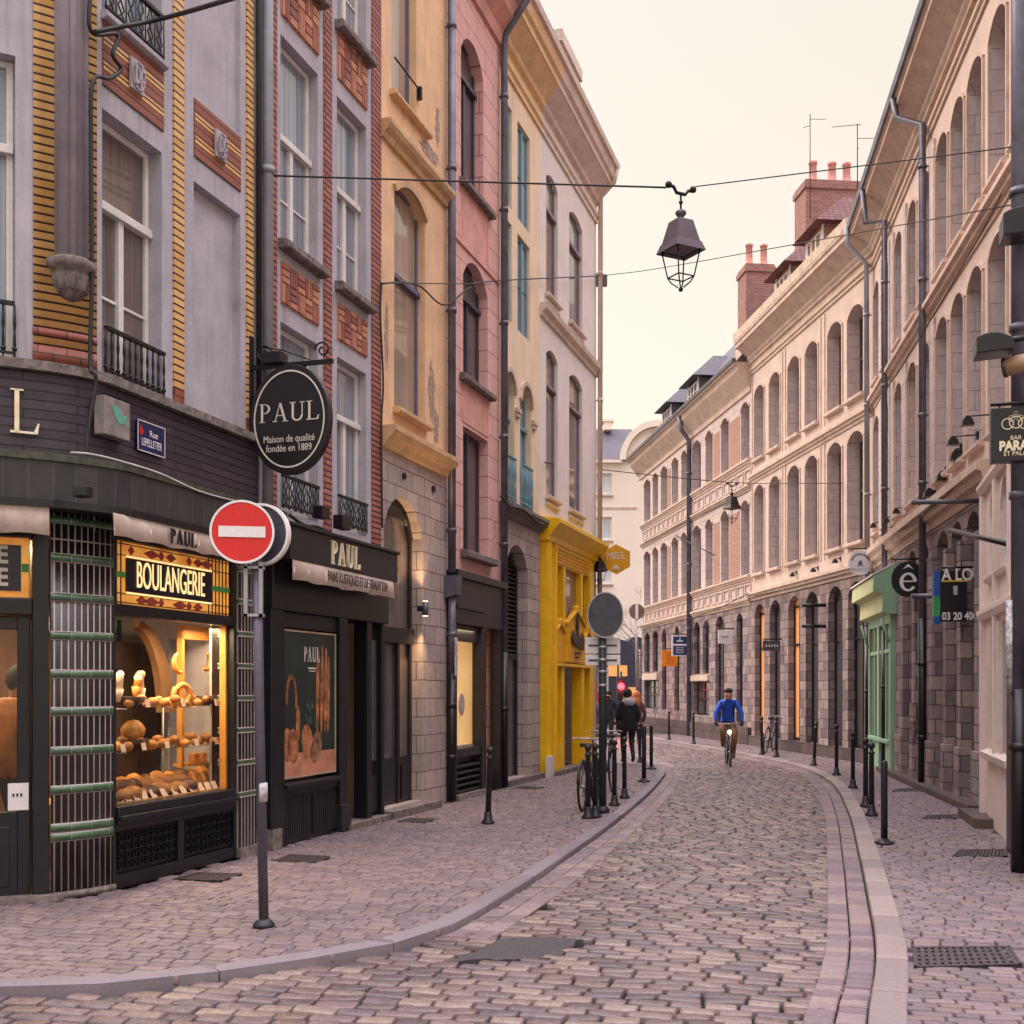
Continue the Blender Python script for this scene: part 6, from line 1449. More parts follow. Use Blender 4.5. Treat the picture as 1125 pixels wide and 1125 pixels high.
# TO LET board flat on piers
LU = 7.7
r_, f_, Mt, w_, h_ = wall_sign('to_let_board', 'black A LOUER board with yellow line and blue-green side strip', W2, 1033, 1062, 627, 683, 9.7, BKS)
words('A LOUER', .25, Mt @ T(-w_ * .45, -.028, h_ * .41), f_, SW, 'lettering', .002, 'LEFT', .8, .006); words('03 20 400', .16, Mt @ T(-w_ * .45, -.028, -h_ * .40), f_, SW, 'lettering', .002, 'LEFT', .8, .004)
MB().box(-w_ * .47, w_ * .5, -.03, -.024, h_ * .28, h_ * .31).build('yellow_line', plain('sign_yellow', (220, 180, 50), .5), f_, Mt)
MB().box(-w_ * .02, w_ * .14, -.03, -.024, .02, h_ * .2).build('pale_block', MATS['pale_sticker'], f_, Mt)
for a_, b_ in ((0, .5), (-.55, -.4)): MB().box(-w_ * .5 - .11, -w_ * .5 - .01, -.05, .05, h_ * a_, h_ * b_).build('blue_strip', plain('strip_blue', (40, 84, 160), .5), f_, Mt)
MB().box(-w_ * .5 - .11, -w_ * .5 - .01, -.05, .05, -h_ * .4, 0).build('green_strip', plain('strip_green', (60, 150, 96), .5), f_, Mt)
# big black bar sign at the right edge
r_, f_, Mt, w_, h_ = wall_sign('black_bar_sign', 'black square bar sign with gold crown emblem at the right edge of the photo', W1, 1088, 1142, 449, 508, W1.u(1150), BKS, depth=.14)
words('PARADIS', .12, Mt @ T(-w_ * .34, -.073, -h_ * .22), f_, GOLD, 'lettering', .002, 'LEFT', .85, .006); words('BAR', .055, Mt @ T(0.0, -.073, -h_ * .07), f_, GOLD, 'lettering', .002); words('ET PALAIS', .06, Mt @ T(-w_ * .25, -.073, -h_ * .36), f_, GOLD, 'lettering', .002, 'LEFT', .9)
q = MB()
for x, z, r in ((-.12, .08, .09), (0, .1, .1), (.12, .08, .09), (-.06, .16, .05), (.06, .16, .05), (0, .24, .03)): q.ring((x * .6, -.076, z * .6 + h_ * .10), r * .6 * .86, r * .6, .006, 20)
q.build('crown_emblem', GOLD, f_, Mt)

# ---------------------------------------------------------------- lanterns and wires
def lantern(label, P, s, name='hanging_lantern', dark=False):
    r = thing(name, label, 'street lamp', T(P[0], P[1], P[2], math.radians(28), s)); M = WM[r.name]
    LB = plain('lantern_paint', (96, 84, 96), .45, .12, 6) if not dark else BLACK
    q = MB(); q.lathe([(.02, 1.02), (.055, 1.0), (.065, .975), (.05, .95), (.03, .93), (.03, .9), (.10, .885)], n=14); q.build('finial', LB, r)
    q = MB(); q.lathe([(.14, .885), (.145, .87), (.22, .64), (.235, .635), (.285, .535), (.28, .53), (.22, .555)], n=4, sq=True); q.build('hood', LB, r)
    q = MB()
    for k in range(4):
        a = math.pi / 2 * k + math.pi / 4; c, s_ = math.cos(a), math.sin(a); q.tube([(.22 * c, .22 * s_, .555), (.15 * c, .15 * s_, .25), (.11 * c, .11 * s_, .19), (.03 * c, .03 * s_, .13)], .008, 6)
    for rr_, zz_ in ((.15, .25), (.22, .555)):
        for k in range(4):
            a0, a1 = math.pi / 2 * k + math.pi / 4, math.pi / 2 * (k + 1) + math.pi / 4; q.tube([(rr_ * math.cos(a0), rr_ * math.sin(a0), zz_), (rr_ * math.cos(a1), rr_ * math.sin(a1), zz_)], .008, 6)
    q.ball((0, 0, .11), .028, 8); q.build('cage', IRON, r)
    q = MB(); q.tube([(0, 0, 1.02), (0, 0, 1.2)], .012, 6); q.ball((0, 0, 1.1), .025, 8); q.tube([(-.2, 0, 1.27), (-.1, 0, 1.26), (-.06, 0, 1.2), (.06, 0, 1.2), (.1, 0, 1.25), (.2, 0, 1.27)], .02, 6); q.ball((-.17, 0, 1.27), .04, 8); q.ball((.17, 0, 1.28), .04, 8); q.build('hanger', IRON, r)
    return r
def wpt(px, py, Y): return ((px - CX) / F * Y, Y, H + (HY - py) / F * Y)
YL = 12.4; PL = wpt(748, 318, YL); sc_ = (318 - 205) / F * YL / 1.17
lantern('large violet-grey street lantern hanging on a wire over the street against the sky', (PL[0], PL[1], PL[2] - .11 * sc_), sc_)
Y2 = 34; P2 = wpt(804, 579, Y2); lantern('smaller black lantern hanging on a wire in front of the long stone row', (P2[0], P2[1], P2[2]), .98, dark=True)
P3 = wpt(659, 645, 27.4); l3 = lantern('small black lantern under the hexagonal yellow sign at the house corner', (P3[0], P3[1], P3[2]), .68, dark=True)
def cable(label, pts, r=.012, sag=.0, mat=None, name='overhead_cable'):
    pts = [Vector(p) for p in pts]; out = []
    P = [pts[0] * 2 - pts[1]] + pts + [pts[-1] * 2 - pts[-2]]
    for i in range(1, len(P) - 2):
        a, b, c, d = P[i - 1:i + 3]
        for k in range(10):
            t = k / 10; out.append(.5 * ((2 * b) + (c - a) * t + (2 * a - 5 * b + 4 * c - d) * t * t + (3 * b - a - 3 * c + d) * t ** 3))
    out.append(pts[-1]); q = MB().tube([tuple(p) for p in out], r, 6); return tagged(q.build(name, mat or CABLE), label, 'cable')
def onwall(W, px, py, off=.03):
    u, z = W.at(px, py, off); x, y = W.xy(u, off); return (x, y, z)
RW = wpt(1125, 160, 11.5)
cable('thin wire from the brick trimmed house to the big lantern', [onwall(WL, 298, 193), wpt(732, 206, YL)], .010)
cable('wire from the big lantern across to the right-hand row', [wpt(764, 205, YL), RW], .006)
c6 = WL.xy(19.1, .12); K6 = (c6[0], c6[1], zpx(303, c6[1]))
cable('sagging black cable looping across the ochre, pink and cream houses', [onwall(WL, 418, 312, .06), onwall(WL, 440, 310, .1), onwall(WL, 462, 315, .1), onwall(WL, 488, 335, .15), onwall(WL, 515, 317, .12), onwall(WL, 540, 309, .12), K6], .013)
cable('thin wire from the pale house corner behind the big lantern', [K6, wpt(735, 293, 26), wpt(1118, 224, 14.5)], .008)
cable('thin wire along the ochre and pink houses', [onwall(WL, 418, 311, .2), onwall(WL, 540, 312, .2)], .008)
cable('wire carrying the smaller lantern across the street', [onwall(WL, 598, 508, .1), wpt(652, 515, 30), wpt(804, 530, Y2), onwall(W3, 925, 531, .1)], .012)
cable('thick black cable leaving the bakery corner at the top left', [onwall(WL, 104, 35, .15), onwall(WL, 135, 29, .25), onwall(WL, 180, 20, .5), wpt(262, -4, 8.8), wpt(330, -30, 7)], .02)
cable('bundle of black cables down the bakery corner', [onwall(WL, 100, -20, .06), onwall(WL, 100, 34, .06), onwall(WL, 129, 38, .08), onwall(WL, 124, 60, .08), onwall(WL, 133, 76, .08), onwall(WL, 120, 86, .08), onwall(WL, 102, 90, .09), onwall(WL, 100, 160, .07), onwall(WL, 101, 300, .07), onwall(WL, 99, 398, .07), onwall(WL, 104, 410, .13), onwall(WL, 105, 425, .13), onwall(WL, 97, 470, .1), onwall(WL, 95, 500, .1)], .018)
cable('pale thin cable lying along the tiled canopy', [onwall(WL, 78, 497, .33), onwall(WL, 100, 499, .3), onwall(WL, 130, 506, .3), onwall(WL, 175, 520, .3), onwall(WL, 220, 540, .3), onwall(WL, 268, 553, .3)], .009, mat=plain('pale_cable', (190, 186, 184), .6))
cable('black cable running down beside the ochre house drainpipe', [onwall(WL, 419, 312, .05), onwall(WL, 418, 350, .05), onwall(WL, 421, 420, .05), onwall(WL, 419, 470, .05), onwall(WL, 420, 580, .05)], .014)
def runs(label, W, pts, r=.012, off=.2, m=None): cable(label, [onwall(W, x, y, off) for x, y in pts], r, mat=m)
runs('dark cable sagging along the string course of the long stone house', W2, [(962, 600), (985, 585), (1005, 575), (1025, 556), (1050, 535), (1068, 516)])
runs('dark cable pinned under the upper string course of the long stone house', W2, [(962, 440), (985, 412), (1010, 372), (1040, 322), (1075, 262), (1100, 214)], .01, .19)
runs('dark cable along the lower cornice of the paired window house', W3, [(828, 655), (860, 648), (890, 641), (930, 630)], .014)
runs('dark cable along the frieze of the far stone house', W4, [(708, 690), (735, 683), (760, 679), (790, 668), (822, 652)], .014)
runs('dark cable along the upper frieze of the far stone house', W4, [(708, 596), (740, 580), (770, 566), (822, 540)], .014)
runs('tangle of black cables above the shop fascia under the railings', WL, [(318, 566), (335, 577), (352, 580), (372, 592), (395, 600), (425, 607)], .018, .28)
runs('blue-grey cable across the stone front of the cream house to the yellow shop', WL, [(550, 545), (560, 556), (575, 560), (590, 574), (597, 576)], .02, .22)
# junction box at the pale house corner
tagged(MB().box(K6[0] - .14, K6[0] + .12, K6[1] - .1, K6[1] + .05, K6[2] - .25, K6[2] + .0).build('junction_box', ZINC), 'small grey box at the top corner of the pale house where the wires meet', 'junction box')
# ---------------------------------------------------------------- lamps on walls
def spot_on_arm(label, W, u, px, py, s=1.0, name='arm_spotlight'):
    off, z = W.perp(u, px, py); Fm = perp_frame(W, u); r = thing(name, label, 'wall lamp', Fm)
    q = MB(); q.tube([(0, 0, z + .12 * s), (off, 0, z + .1 * s)], .012, 6); q.box(-.02, .02, -.04, .04, z, z + .2 * s); q.build('arm', BLACK, r)
    q = MB(); q.prism([(off - .16 * s, z - .12 * s), (off + .12 * s, z - .12 * s), (off + .1 * s, z + .0), (off + .02, z + .1 * s), (off - .1 * s, z + .04 * s)], -.12 * s, .12 * s); q.build('lamp_head', BLACK, r, bevel=.008)
    return r
for i, (u, px, py, s) in enumerate(((11.4, 1062, 462, .6), (10.2, 1046, 484, .6), (9.1, 1050, 499, .8), (8.0, 1034, 523, .75), (7.1, 1020, 541, .7))):
    spot_on_arm(['first and highest', 'second', 'third, broad', 'fourth, broad', 'fifth, broad'][i] + ' black spotlight of the descending row beside the black bar sign', W2, u, px, py, s)
for i, (px, py) in enumerate(((870, 631), (893, 626), (917, 616))):
    u = W3.u(px) + .4; r = spot_on_arm(['leftmost', 'middle', 'rightmost'][i] + ' of three black arm lamps left of the round white sign', W3, u, px, py, .5)
for i, (px, py) in enumerate(((959, 577), (973, 571), (984, 561))):
    r = spot_on_arm(['lowest', 'middle', 'highest'][i] + ' of three small black arm lamps above the round black sign', W2, W2.u(px) + 1.0, px, py, .5)
def flood(label, px0, px1, py0, py1, u):
    W = W1; Fm = perp_frame(W, u); a = W.perp(u, px0, py1)[0]; b = W.perp(u, px1, py1)[0]; z1_, z0_ = W.perp(u, px0, py0)[1], W.perp(u, px0, py1)[1]; x1, x0 = max(a, b), min(a, b)
    r = thing('dome_floodlight', label, 'wall lamp', Fm); q = MB()
    P_ = [(x0, z0_ + .02), (x1, z0_)] + [(x0 + (x1 - x0) * (1 - t), z0_ + (z1_ - z0_) * (.35 + .65 * math.sin(math.pi * min(1, .25 + t * .6)))) for t in [i / 8 for i in range(9)]]
    q.prism(P_, -.16, .16); q.build('shade', BLACK, r, bevel=.01); q = MB(); q.tube([(x0 + .1, 0, z1_ - .06), (x0 - .12, 0, z1_ - .03), (-.05, 0, z1_ - .03)], .03, 8); q.build('arm', BLACK, r); return r
flood('black dome floodlight at the right edge above the other one', 1100, 1150, 235, 265, W1.u(1121, .2) + .35); flood('black dome floodlight on an arm above the security camera', 1071, 1112, 371, 393, W1.u(1121, .2) + .35)
u_ = W1.u(1121, .2) + .35; off_, z_ = W1.perp(u_, 1113, 403); r = thing('security_camera', 'brown cylindrical camera under the lower dome floodlight', 'camera', perp_frame(W1, u_)); q = MB(); q.tube([(off_ + .06, .0, z_), (off_ - .22, .1, z_ + .03)], .085, 14); q.build('camera_body', plain('beige_housing', (176, 140, 110), .5), r); q = MB(); q.tube([(off_ + .085, -.01, z_ - .003), (off_ + .055, .0, z_)], .092, 14); q.build('lens_hood', plain('dark_lens', (60, 46, 44), .3), r); q = MB(); q.tube([(off_ - .1, .05, z_ - .06), (off_ - .1, .05, z_ - .2), (-.05, 0, z_ - .2)], .025, 8); q.build('bracket', ZINC, r)
for (lb, u, px0, py0, px1, py1, m_, rr_) in (('pale pole sticking out above the arches left of the black bar sign', 10.6, 1001, 552, 1060, 554, ZINC, .035), ('pale pole crossing the round black sign and the to-let board', 8.8, 1001, 655, 1062, 657, ZINC, .04)):
    a, z = W2.perp(u, px0, py0); o_ = MB().tube([(0, 0, z), (a, 0, z)], rr_, 10).build('flag_pole', m_, None, perp_frame(W2, u)); tagged(o_, lb, 'pole')
a = W1.perp(2.3, 1116, 600); q = MB().tube([(a[0], 0, a[1]), (a[0] + 1.3, -2.2 * 0, a[1] + .12)], .03, 8)
p0 = wpt(1116, 600, 13.2); p1 = wpt(1043, 582, 15.2); tagged(MB().tube([p0, p1], .032, 8).build('flag_pole', BLACK), 'black bar slanting out from the white shop over the right pavement', 'pole')
p0 = onwall(W3, 908, 667, .0); p0 = onwall(W3, 905, 665, 0)
for py in (665, 688):
    u, z = W3.at(907, py, 0); a = W3.perp(u, 881, py); tagged(MB().tube([(0, 0, z), (a[0], 0, z)], .045, 8).build('sign_arm', BLACK, None, perp_frame(W3, u)), ('upper' if py < 670 else 'lower') + ' of two black bars sticking out over the paired window house', 'bracket')
u, z = W4.at(745, 588, 0); 
tagged(MB().tube([onwall(W4, 742, 588, 0), wpt(785, 610, 38)], .02, 6).build('flag_pole', IRON), 'thin dark pole slanting from the upper wall of the far stone house', 'pole')
# wall light with up and down glow
u, z = WL.at(462, 668, .1); sc = thing('up_down_wall_light', 'small cylinder wall light glowing up and down on the stone pier', 'wall lamp', WL.M)
MB().lathe([(.045, -.1), (.045, .1)], (u + .14, -.12, z), 14).build('lamp_body', ZINC, sc); MB().box(u + .11, u + .17, -.1, 0, z - .04, z + .04).build('mount', BLACK, sc)
q = MB(); q.lathe([(.036, -.002), (.036, .002)], (u + .14, -.12, z + .105), 12); q.lathe([(.036, -.002), (.036, .002)], (u + .14, -.12, z - .105), 12); q.build('bulb', glow('bulb_glow', (255, 200, 130), 12), sc)
for s in (1, -1):
    l = bpy.data.lights.new('lamp_beam', 'SPOT'); l.energy = 65; l.color = (1, .62, .3); l.spot_size = math.radians(95); l.spot_blend = .9; l.shadow_soft_size = .03
    o_ = bpy.data.objects.new('lamp_beam', l); COL.objects.link(o_); o_.matrix_basis = WL.M @ Matrix.Translation((u + .14, -.13, z + s * .13)) @ Matrix.Rotation(math.pi if s > 0 else 0, 4, 'X')
# small floodlights on the canopies
for lb, px, py, o_, m_ in (('small black floodlight over the shop fascia below the right-hand balcony railing', 373, 578, .3, 1), ('black floodlight standing on the bakery canopy below the brick-trimmed windows', 350, 566, .3, .8), ('small dark lamp on the tiled canopy near the corner', 87, 541, .30, .4)):
    u, z = WL.at(px, py, o_); q = MB(); q.box(u - .12 * m_, u + .12 * m_, -o_ - .1, -o_ + .03, z - .04, z + .12 * m_); tagged(q.build('floodlight', BLACK, None, WL.M, bevel=.01), lb, 'floodlight')
# rooftop aerials
def aerial(label, px, py0, py1, Y, arms):
    a = wpt(px, py1, Y); b = wpt(px, py0, Y); r = MB().tube([a, b], .013, 6)
    for py, dx in arms: c = wpt(px, py, Y); r.tube([c, (c[0] + dx, c[1], c[2] - .06 if dx < 0 else c[2])], .008, 5)
    return tagged(r.build('roof_aerial', IRON), label, 'aerial')
aerial('thin rooftop aerial at the left of the big chimney', 890, 125, 240, 34, ((131, .45), (138, -.2))); aerial('rooftop aerial with two arms right of the big chimney pots', 942, 136, 215, 30, ((137, -.65), (152, .6), (137, .1), (163, .05)))
# traffic light far away
Yt = 48; tx, ty, tz = wpt(682, 754, Yt); r = thing('traffic_light', 'traffic light showing a glowing red lamp in the distance beside the walker', 'traffic light', T(tx, ty, 0))
MB().tube([(0, 0, 0), (0, 0, tz + .6)], .05, 8).build('pole', BLACK, r); MB().box(-.16, .16, -.16, .1, tz - .55, tz + .35).build('housing', BLACK, r, bevel=.02); MB().disc((0, -.19, tz), .14, .03, 20).build('red_lamp', glow('red_signal', (255, 40, 50), 8), r)
l = bpy.data.lights.new('signal_light', 'POINT'); l.energy = 35; l.color = (1, .08, .1); l.shadow_soft_size = .1; o_ = bpy.data.objects.new('signal_light', l); COL.objects.link(o_); o_.location = (tx, ty - .5, tz)
# bare tree at the end
tr = thing('bare_tree', 'bare winter tree with thin branches in front of the cream gabled house', 'tree', T(*wpt(700, 760, 56)[:2], 0)); q = MB(); TRK = plain('bark', (130, 112, 110), .9, .2, 8)
q.tube([(0, 0, 0), (.05, 0, 3), (-.1, 0, 5.2)], [.10, .07, .03], 8); q.build('trunk', TRK, tr); q = MB()
def branch(p, d, l, r, n):
    e_ = p + d * l; q.tube([p, p + d * l * .5 + Vector((rnd.uniform(-.05, .05), 0, .03)), e_], [r, r * .8, r * .55], 5, cap=False)
    if n:
        for k in range(3): branch(p + d * l * rnd.uniform(.5, 1), (d + Vector((rnd.uniform(-.9, .9), rnd.uniform(-.6, .6), rnd.uniform(-.2, .6)))).normalized(), l * .68, r * .6, n - 1)
for k in range(6): branch(Vector((0, 0, 3 + k * .4)), Vector((rnd.uniform(-1, 1), rnd.uniform(-.5, .5), .7)).normalized(), 1.2, .022, 3)
q.build('branches', TRK, tr)

# ================================================================ BREAD WINDOW
BR = [islands('loaf_crust', [(168, 104, 56), (150, 88, 46), (186, 122, 68), (132, 76, 42)], .55, .5, 14, .3, .6), plain('golden_pastry', (216, 142, 60), .5, .25, 12, bmp=.5), plain('dark_rye', (110, 68, 44), .6, .4, 18, bmp=.5)]
CARD = plain('price_card', (232, 200, 178), .6, .04, 5, bmp=0)
where = {0: 'on the window bed', 1: 'on the lower glass shelf', 2: 'on the upper glass shelf'}
def loaf(u, y, z, r, sc, m, lb, rot=0, g='loaves in the bread window'):
    q = MB(); q.ball((0, 0, 0), r, 14, 0, sc, .035); n = len(q.v)
    M = WL.M @ T(u + 1.535 * y - .1, y, z + r * sc[2] * .9, rot); o_ = q.build('loaf', m, None, M); return tagged(o_, lb, 'bread', g)
# bed rows
desc = ['round', 'oval', 'flour-dusted', 'dark-crusted', 'golden']
row_front = [(.47, .20, 'small round bun'), (.60, .22, 'reddish round roll'), (.73, .24, 'short oval loaf'), (.86, .27, 'brown split loaf'), (1.0, .25, 'seeded round loaf'), (1.16, .27, 'large floury loaf'), (1.32, .24, 'orange crusted loaf'), (1.47, .26, 'pale round loaf'), (1.62, .24, 'narrow loaf')]
for i, (u, y, d) in enumerate(row_front): loaf(u, y, .72, .072 + .014 * (i % 3), (1.2, .9, .72), BR[0] if i % 4 else BR[2], f'{d} in the front row, ' + (f'left of the {row_front[i + 1][2]}' if i < 8 else 'nearest the brioches'), .3 * i)
row_back = [(.52, .44, 'dark round loaf'), (.70, .46, 'wide dark rye loaf'), (.90, .45, 'tall country loaf'), (1.08, .47, 'scored brown loaf'), (1.27, .46, 'big golden loaf with dark scores'), (1.48, .44, 'long loaf lying across')]
for i, (u, y, d) in enumerate(row_back): loaf(u, y, .735, .10, (1.25, .9, .85), BR[2] if i in (0, 1) else BR[0], f'{d} in the back row of the window bed', .5 * i)
for i in range(9):
    loaf(.5 + i * .2, .62, .76, .085 + .01 * (i % 2), (1.2, .9, .9), BR[i % 3], 'round loaf in the deep back row of the window bed', .4 * i, 'deep back row of loaves')
for u, d in ((1.86, 'flat golden brioche slab leaning'), (2.05, 'golden brioche wedge'), (2.18, 'golden bun')):
    o_ = MB().box(-.09, .09, -.03, .03, 0, .17).build('brioche', BR[1], None, WL.M @ T(u + .42, .35, .73, .2) @ Matrix.Rotation(-.35, 4, 'X'), bevel=.02); tagged(o_, d + ' at the right end of the window bed', 'bread', 'brioches in the bread window')
cards = [.45, .57, .70, .83, .95, 1.10, 1.27, 1.45, 1.60, 1.76, 1.92, 2.05, 2.18]
for i, u in enumerate(cards):
    o_ = MB().box(-.045, .045, 0, .004, 0, .085).build('price_card', CARD, None, WL.M @ T(u + .12, .15, .725, 0) @ Matrix.Rotation(-.5, 4, 'X')); tagged(o_, 'small cream price card in the front row of the window bed', 'price card', 'price cards in front of the loaves')
SHG = clear_glass('shelf_glass')
for k, z in enumerate((1.18, 1.58)):
    sh = MB().box(.55, 3.1, .16, .6, z - .012, z).build('glass_shelf', SHG, None, WL.M, bevel=.002); tagged(sh, ('lower' if k == 0 else 'upper') + ' glass shelf carrying pastries in the bread window', 'shelf')
    q = MB(); 
    for u in (.8, 2.0, 3.0): q.tube([(u, .58, .72), (u, .58, z)], .008, 6); q.tube([(u, .17, z - .014), (u, .6, z - .014)], .006, 6)
    q.build('rod', STEEL, sh, WL.M)
for i in range(19):
    u = .46 + i * .095; zz = 1.18
    loaf(u, .26 + .13 * (i % 2), zz + .035 * (i % 3 == 1), rnd.uniform(.042, .066), (1.2, .9, .8), BR[0] if i % 3 else BR[1], 'small brown pastry lying on the lower glass shelf', .4 * i, 'pastries on the lower glass shelf')
for i in range(17):
    u = .66 + i * .095; loaf(u, .27 + .12 * (i % 2), 1.58 + .04 * (i % 3 == 2), rnd.uniform(.038, .062), (1.25, .9, .8), BR[1] if i % 2 else BR[0], 'small golden pastry lying on the upper glass shelf', .7 * i, 'pastries on the upper glass shelf')
loaf(.72, .36, 1.25, .11, (1.3, .9, 1.0), BR[1], 'large crusty loaf standing on a dark tray on the lower glass shelf')
BASK = plain('dark_basket', (70, 44, 32), .7, .3, 20)
for u, z, d in ((.62, 1.58, 'dark basket of paper-wrapped rolls on the upper shelf'), (.70, 1.18, 'dark tray under the crusty loaf on the lower shelf'), (2.05, 1.58, 'dark tilted basket at the right of the upper shelf')):
    o_ = MB().lathe([(.11, 0), (.17, .10), (.16, .10), (.10, .012)], n=16).build('basket', BASK, None, WL.M @ T(u + .45, .36, z)); tagged(o_, d, 'basket')
for i, (u, z, s_) in enumerate(((.47, 1.66, 0), (.74, 1.68, .25), (.84, 1.66, -.25))):
    q = MB(); q.tube([(0, 0, 0), (.0, 0, .12)], [.02, .055], 10); q.tube([(0, 0, .1), (.01, 0, .24), (.05, 0, .27)], [.04, .045, .03], 10); o_ = q.build('wrapped_roll', [CARD, BR[1], CARD][i], None, WL.M @ T(u + .44, .34, z - .03) @ Matrix.Rotation(s_, 4, 'Y')); tagged(o_, ['roll in a white paper cone at the far left of the upper shelf', 'tall roll in paper standing in the basket', 'slanting baguette piece in paper in the basket'][i], 'bread')
def loopbread(u, z, lb, r=.075, a0=0, a1=360, y=.32, m=None, t=.03, rot=0):
    n = 18; q = MB(); pts = [(r * math.cos(math.radians(a0 + (a1 - a0) * k / n)), 0, r * math.sin(math.radians(a0 + (a1 - a0) * k / n))) for k in range(n + 1)]
    rad = [t * (.45 + .55 * math.sin(math.pi * k / n)) if a1 - a0 < 359 else t for k in range(n + 1)]
    o_ = q.tube(pts, rad, 8).build('ring_bread', m or BR[1], None, WL.M @ T(u + 1.535 * y - .1, y, z, rot)); return tagged(o_, lb, 'bread')
loopbread(1.42, 1.67, 'golden ring bread leaning at the middle of the upper shelf, left of its twin', .08, rot=.4); loopbread(1.56, 1.70, 'taller golden ring bread leaning at the middle of the upper shelf', .09, rot=-.3); loopbread(1.68, 1.64, 'small golden ring at the right of the two ring breads', .05)
loopbread(1.50, 2.02, 'large hanging crescent bread before the niche', .10, 110, 300, .5); loopbread(2.0, 2.05, 'brown hanging crescent bread on the grey panel', .09, -120, 70, .55, BR[0])
for i, (u, z) in enumerate(((.98, 1.58), (1.58, 1.58), (2.2, 1.58), (.60, 1.18), (.92, 1.18), (1.3, 1.18), (1.82, 1.18), (2.2, 1.18))):
    o_ = MB().box(-.035, .035, 0, .004, 0, .07).build('price_card', CARD, None, WL.M @ T(u + .16, .17, z, 0) @ Matrix.Rotation(-.2, 4, 'X')); tagged(o_, 'small cream price card standing at the front edge of a glass shelf', 'price card', 'price cards on the glass shelves')
for u in (1.84, 2.0, 2.14):
    o_ = MB().box(-.05, .05, -.04, .04, 0, .1).build('cake_slice', BR[1], None, WL.M @ T(u + 1.0, .75, .95), bevel=.012); tagged(o_, 'square golden cake on the inner ledge behind the brioches', 'cake', 'square cakes behind the brioches')
MB_ = MB().box(2.6, 3.5, .68, .86, .92, .95).build('inner_ledge', WOODL, None, WL.M); tagged(MB_, 'honey wood ledge carrying three square cakes in the bread window', 'shelf')
nt_ = MB().box(WA.u(9) , WA.u(32), .03, .036, WA.at(10, 891)[1], WA.at(10, 861)[1]).build('paper_notice', SW, None, WA.M); tagged(nt_, 'white paper notice taped low on the bakery door glass', 'notice')
q = MB(); xa, xb = WA.u(14), WA.u(27); zz = WA.at(10, 874)[1]
for k in range(3): q.box(xa + (xb - xa) * k / 3, xa + (xb - xa) * (k + .5) / 3, .024, .03, zz - .012, zz + .012)
q.build('printed_icons', INK, nt_, WA.M)

# ================================================================ BICYCLES
def bicycle(label, M, col=(40, 42, 50), light=False, name='bicycle'):
    """x forward, wheels on z = 0"""
    r = thing(name, label, 'bicycle', M); R_ = .34; FRM = plain('bike_frame_%d' % col[0], col, .35, .05, 5, bmp=0); RUB = plain('tyre_rubber', (30, 30, 32), .8, .05, 20)
    for x in (-.52, .52):
        q = MB(); n = 32; q.tube([(x + R_ * math.cos(2 * math.pi * k / n), 0, R_ + R_ * math.sin(2 * math.pi * k / n)) for k in range(n + 1)], .019, 6, cap=False); w_ = q.build('wheel', RUB, r)
        q = MB()
        for k in range(16): a = math.pi * 2 * k / 16; q.tube([(x, 0, R_), (x + .32 * math.cos(a), 0, R_ + .32 * math.sin(a))], .0025, 3, cap=False)
        q.tube([(x, -.04, R_), (x, .04, R_)], .022, 8); q.build('spokes', STEEL, w_, M)
        q = MB(); q.tube([(x + .375 * math.cos(math.radians(a)), 0, R_ + .375 * math.sin(math.radians(a))) for a in (range(10, 165, 12) if x > 0 else range(0, 180, 12))], .02, 5); q.build('mudguard', FRM, r)
    q = MB(); bb_ = (-.05, 0, .30); seat = (-.2, 0, .78); head = (.34, 0, .80); hb = (.38, 0, .66)
    for a, b, rr_ in ((bb_, seat, .016), (bb_, hb, .019), (seat, head, .016), ((-.52, .05, .34), bb_, .011), ((-.52, .05, .34), (-.18, 0, .72), .009), ((-.52, -.05, .34), bb_, .011), ((-.52, -.05, .34), (-.18, 0, .72), .009), (head, hb, .022), (hb, (.52, .05, .34), .012), (hb, (.52, -.05, .34), .012), (seat, (-.235, 0, .90), .012), (head, (.31, 0, .98), .012)): q.tube([a, b], rr_, 8)
    q.build('frame', FRM, r)
    q = MB(); q.tube([(.18, -.29, .99), (.28, -.26, 1.0), (.33, 0, .99), (.28, .26, 1.0), (.18, .29, .99)], .012, 8); q.build('handlebar', STEEL, r)
    q = MB(); q.prism([(-.37, .9), (-.08, .91), (-.08, .935), (-.2, .945), (-.37, .96)], -.07, .07); q.build('saddle', BLACK, r, bevel=.015)
    q = MB(); q.lathe([(.09, -.006), (.09, .006)], (0, 0, 0), 20); q.xform(Matrix.Translation((-.05, .05, .30)) @ Matrix.Rotation(math.pi / 2, 4, 'X')); q.tube([(-.05, .07, .30), (.05, .08, .16)], .009, 6); q.tube([(-.05, -.07, .30), (-.15, -.08, .44)], .009, 6); q.box(.0, .1, .08, .16, .15, .17); q.box(-.2, -.1, -.16, -.08, .43, .45); q.build('crankset', STEEL, r)
    q = MB(); q.ball((.44, 0, .80), .045, 10, 0, (.8, 1, 1)); q.build('headlight', glow('bike_light', (255, 236, 170), 12) if light else STEEL, r)
    return r
X, Y = ground(658, 890); bicycle('dark bicycle parked nose-on among the bollards by the road sign pole', T(X - .12, Y + .35, 0.01, math.radians(76)))
X, Y = ground(672, 872); bicycle('second bicycle leaning behind the first by the road sign pole', T(X, Y + .9, 0.01, math.radians(95)), (84, 84, 96))
X, Y = ground(845, 826); bicycle('slim grey bicycle leaning between two bollards across the street', T(X, Y, 0.01, math.radians(66)) @ Matrix.Rotation(.12, 4, 'X'), (110, 104, 110))

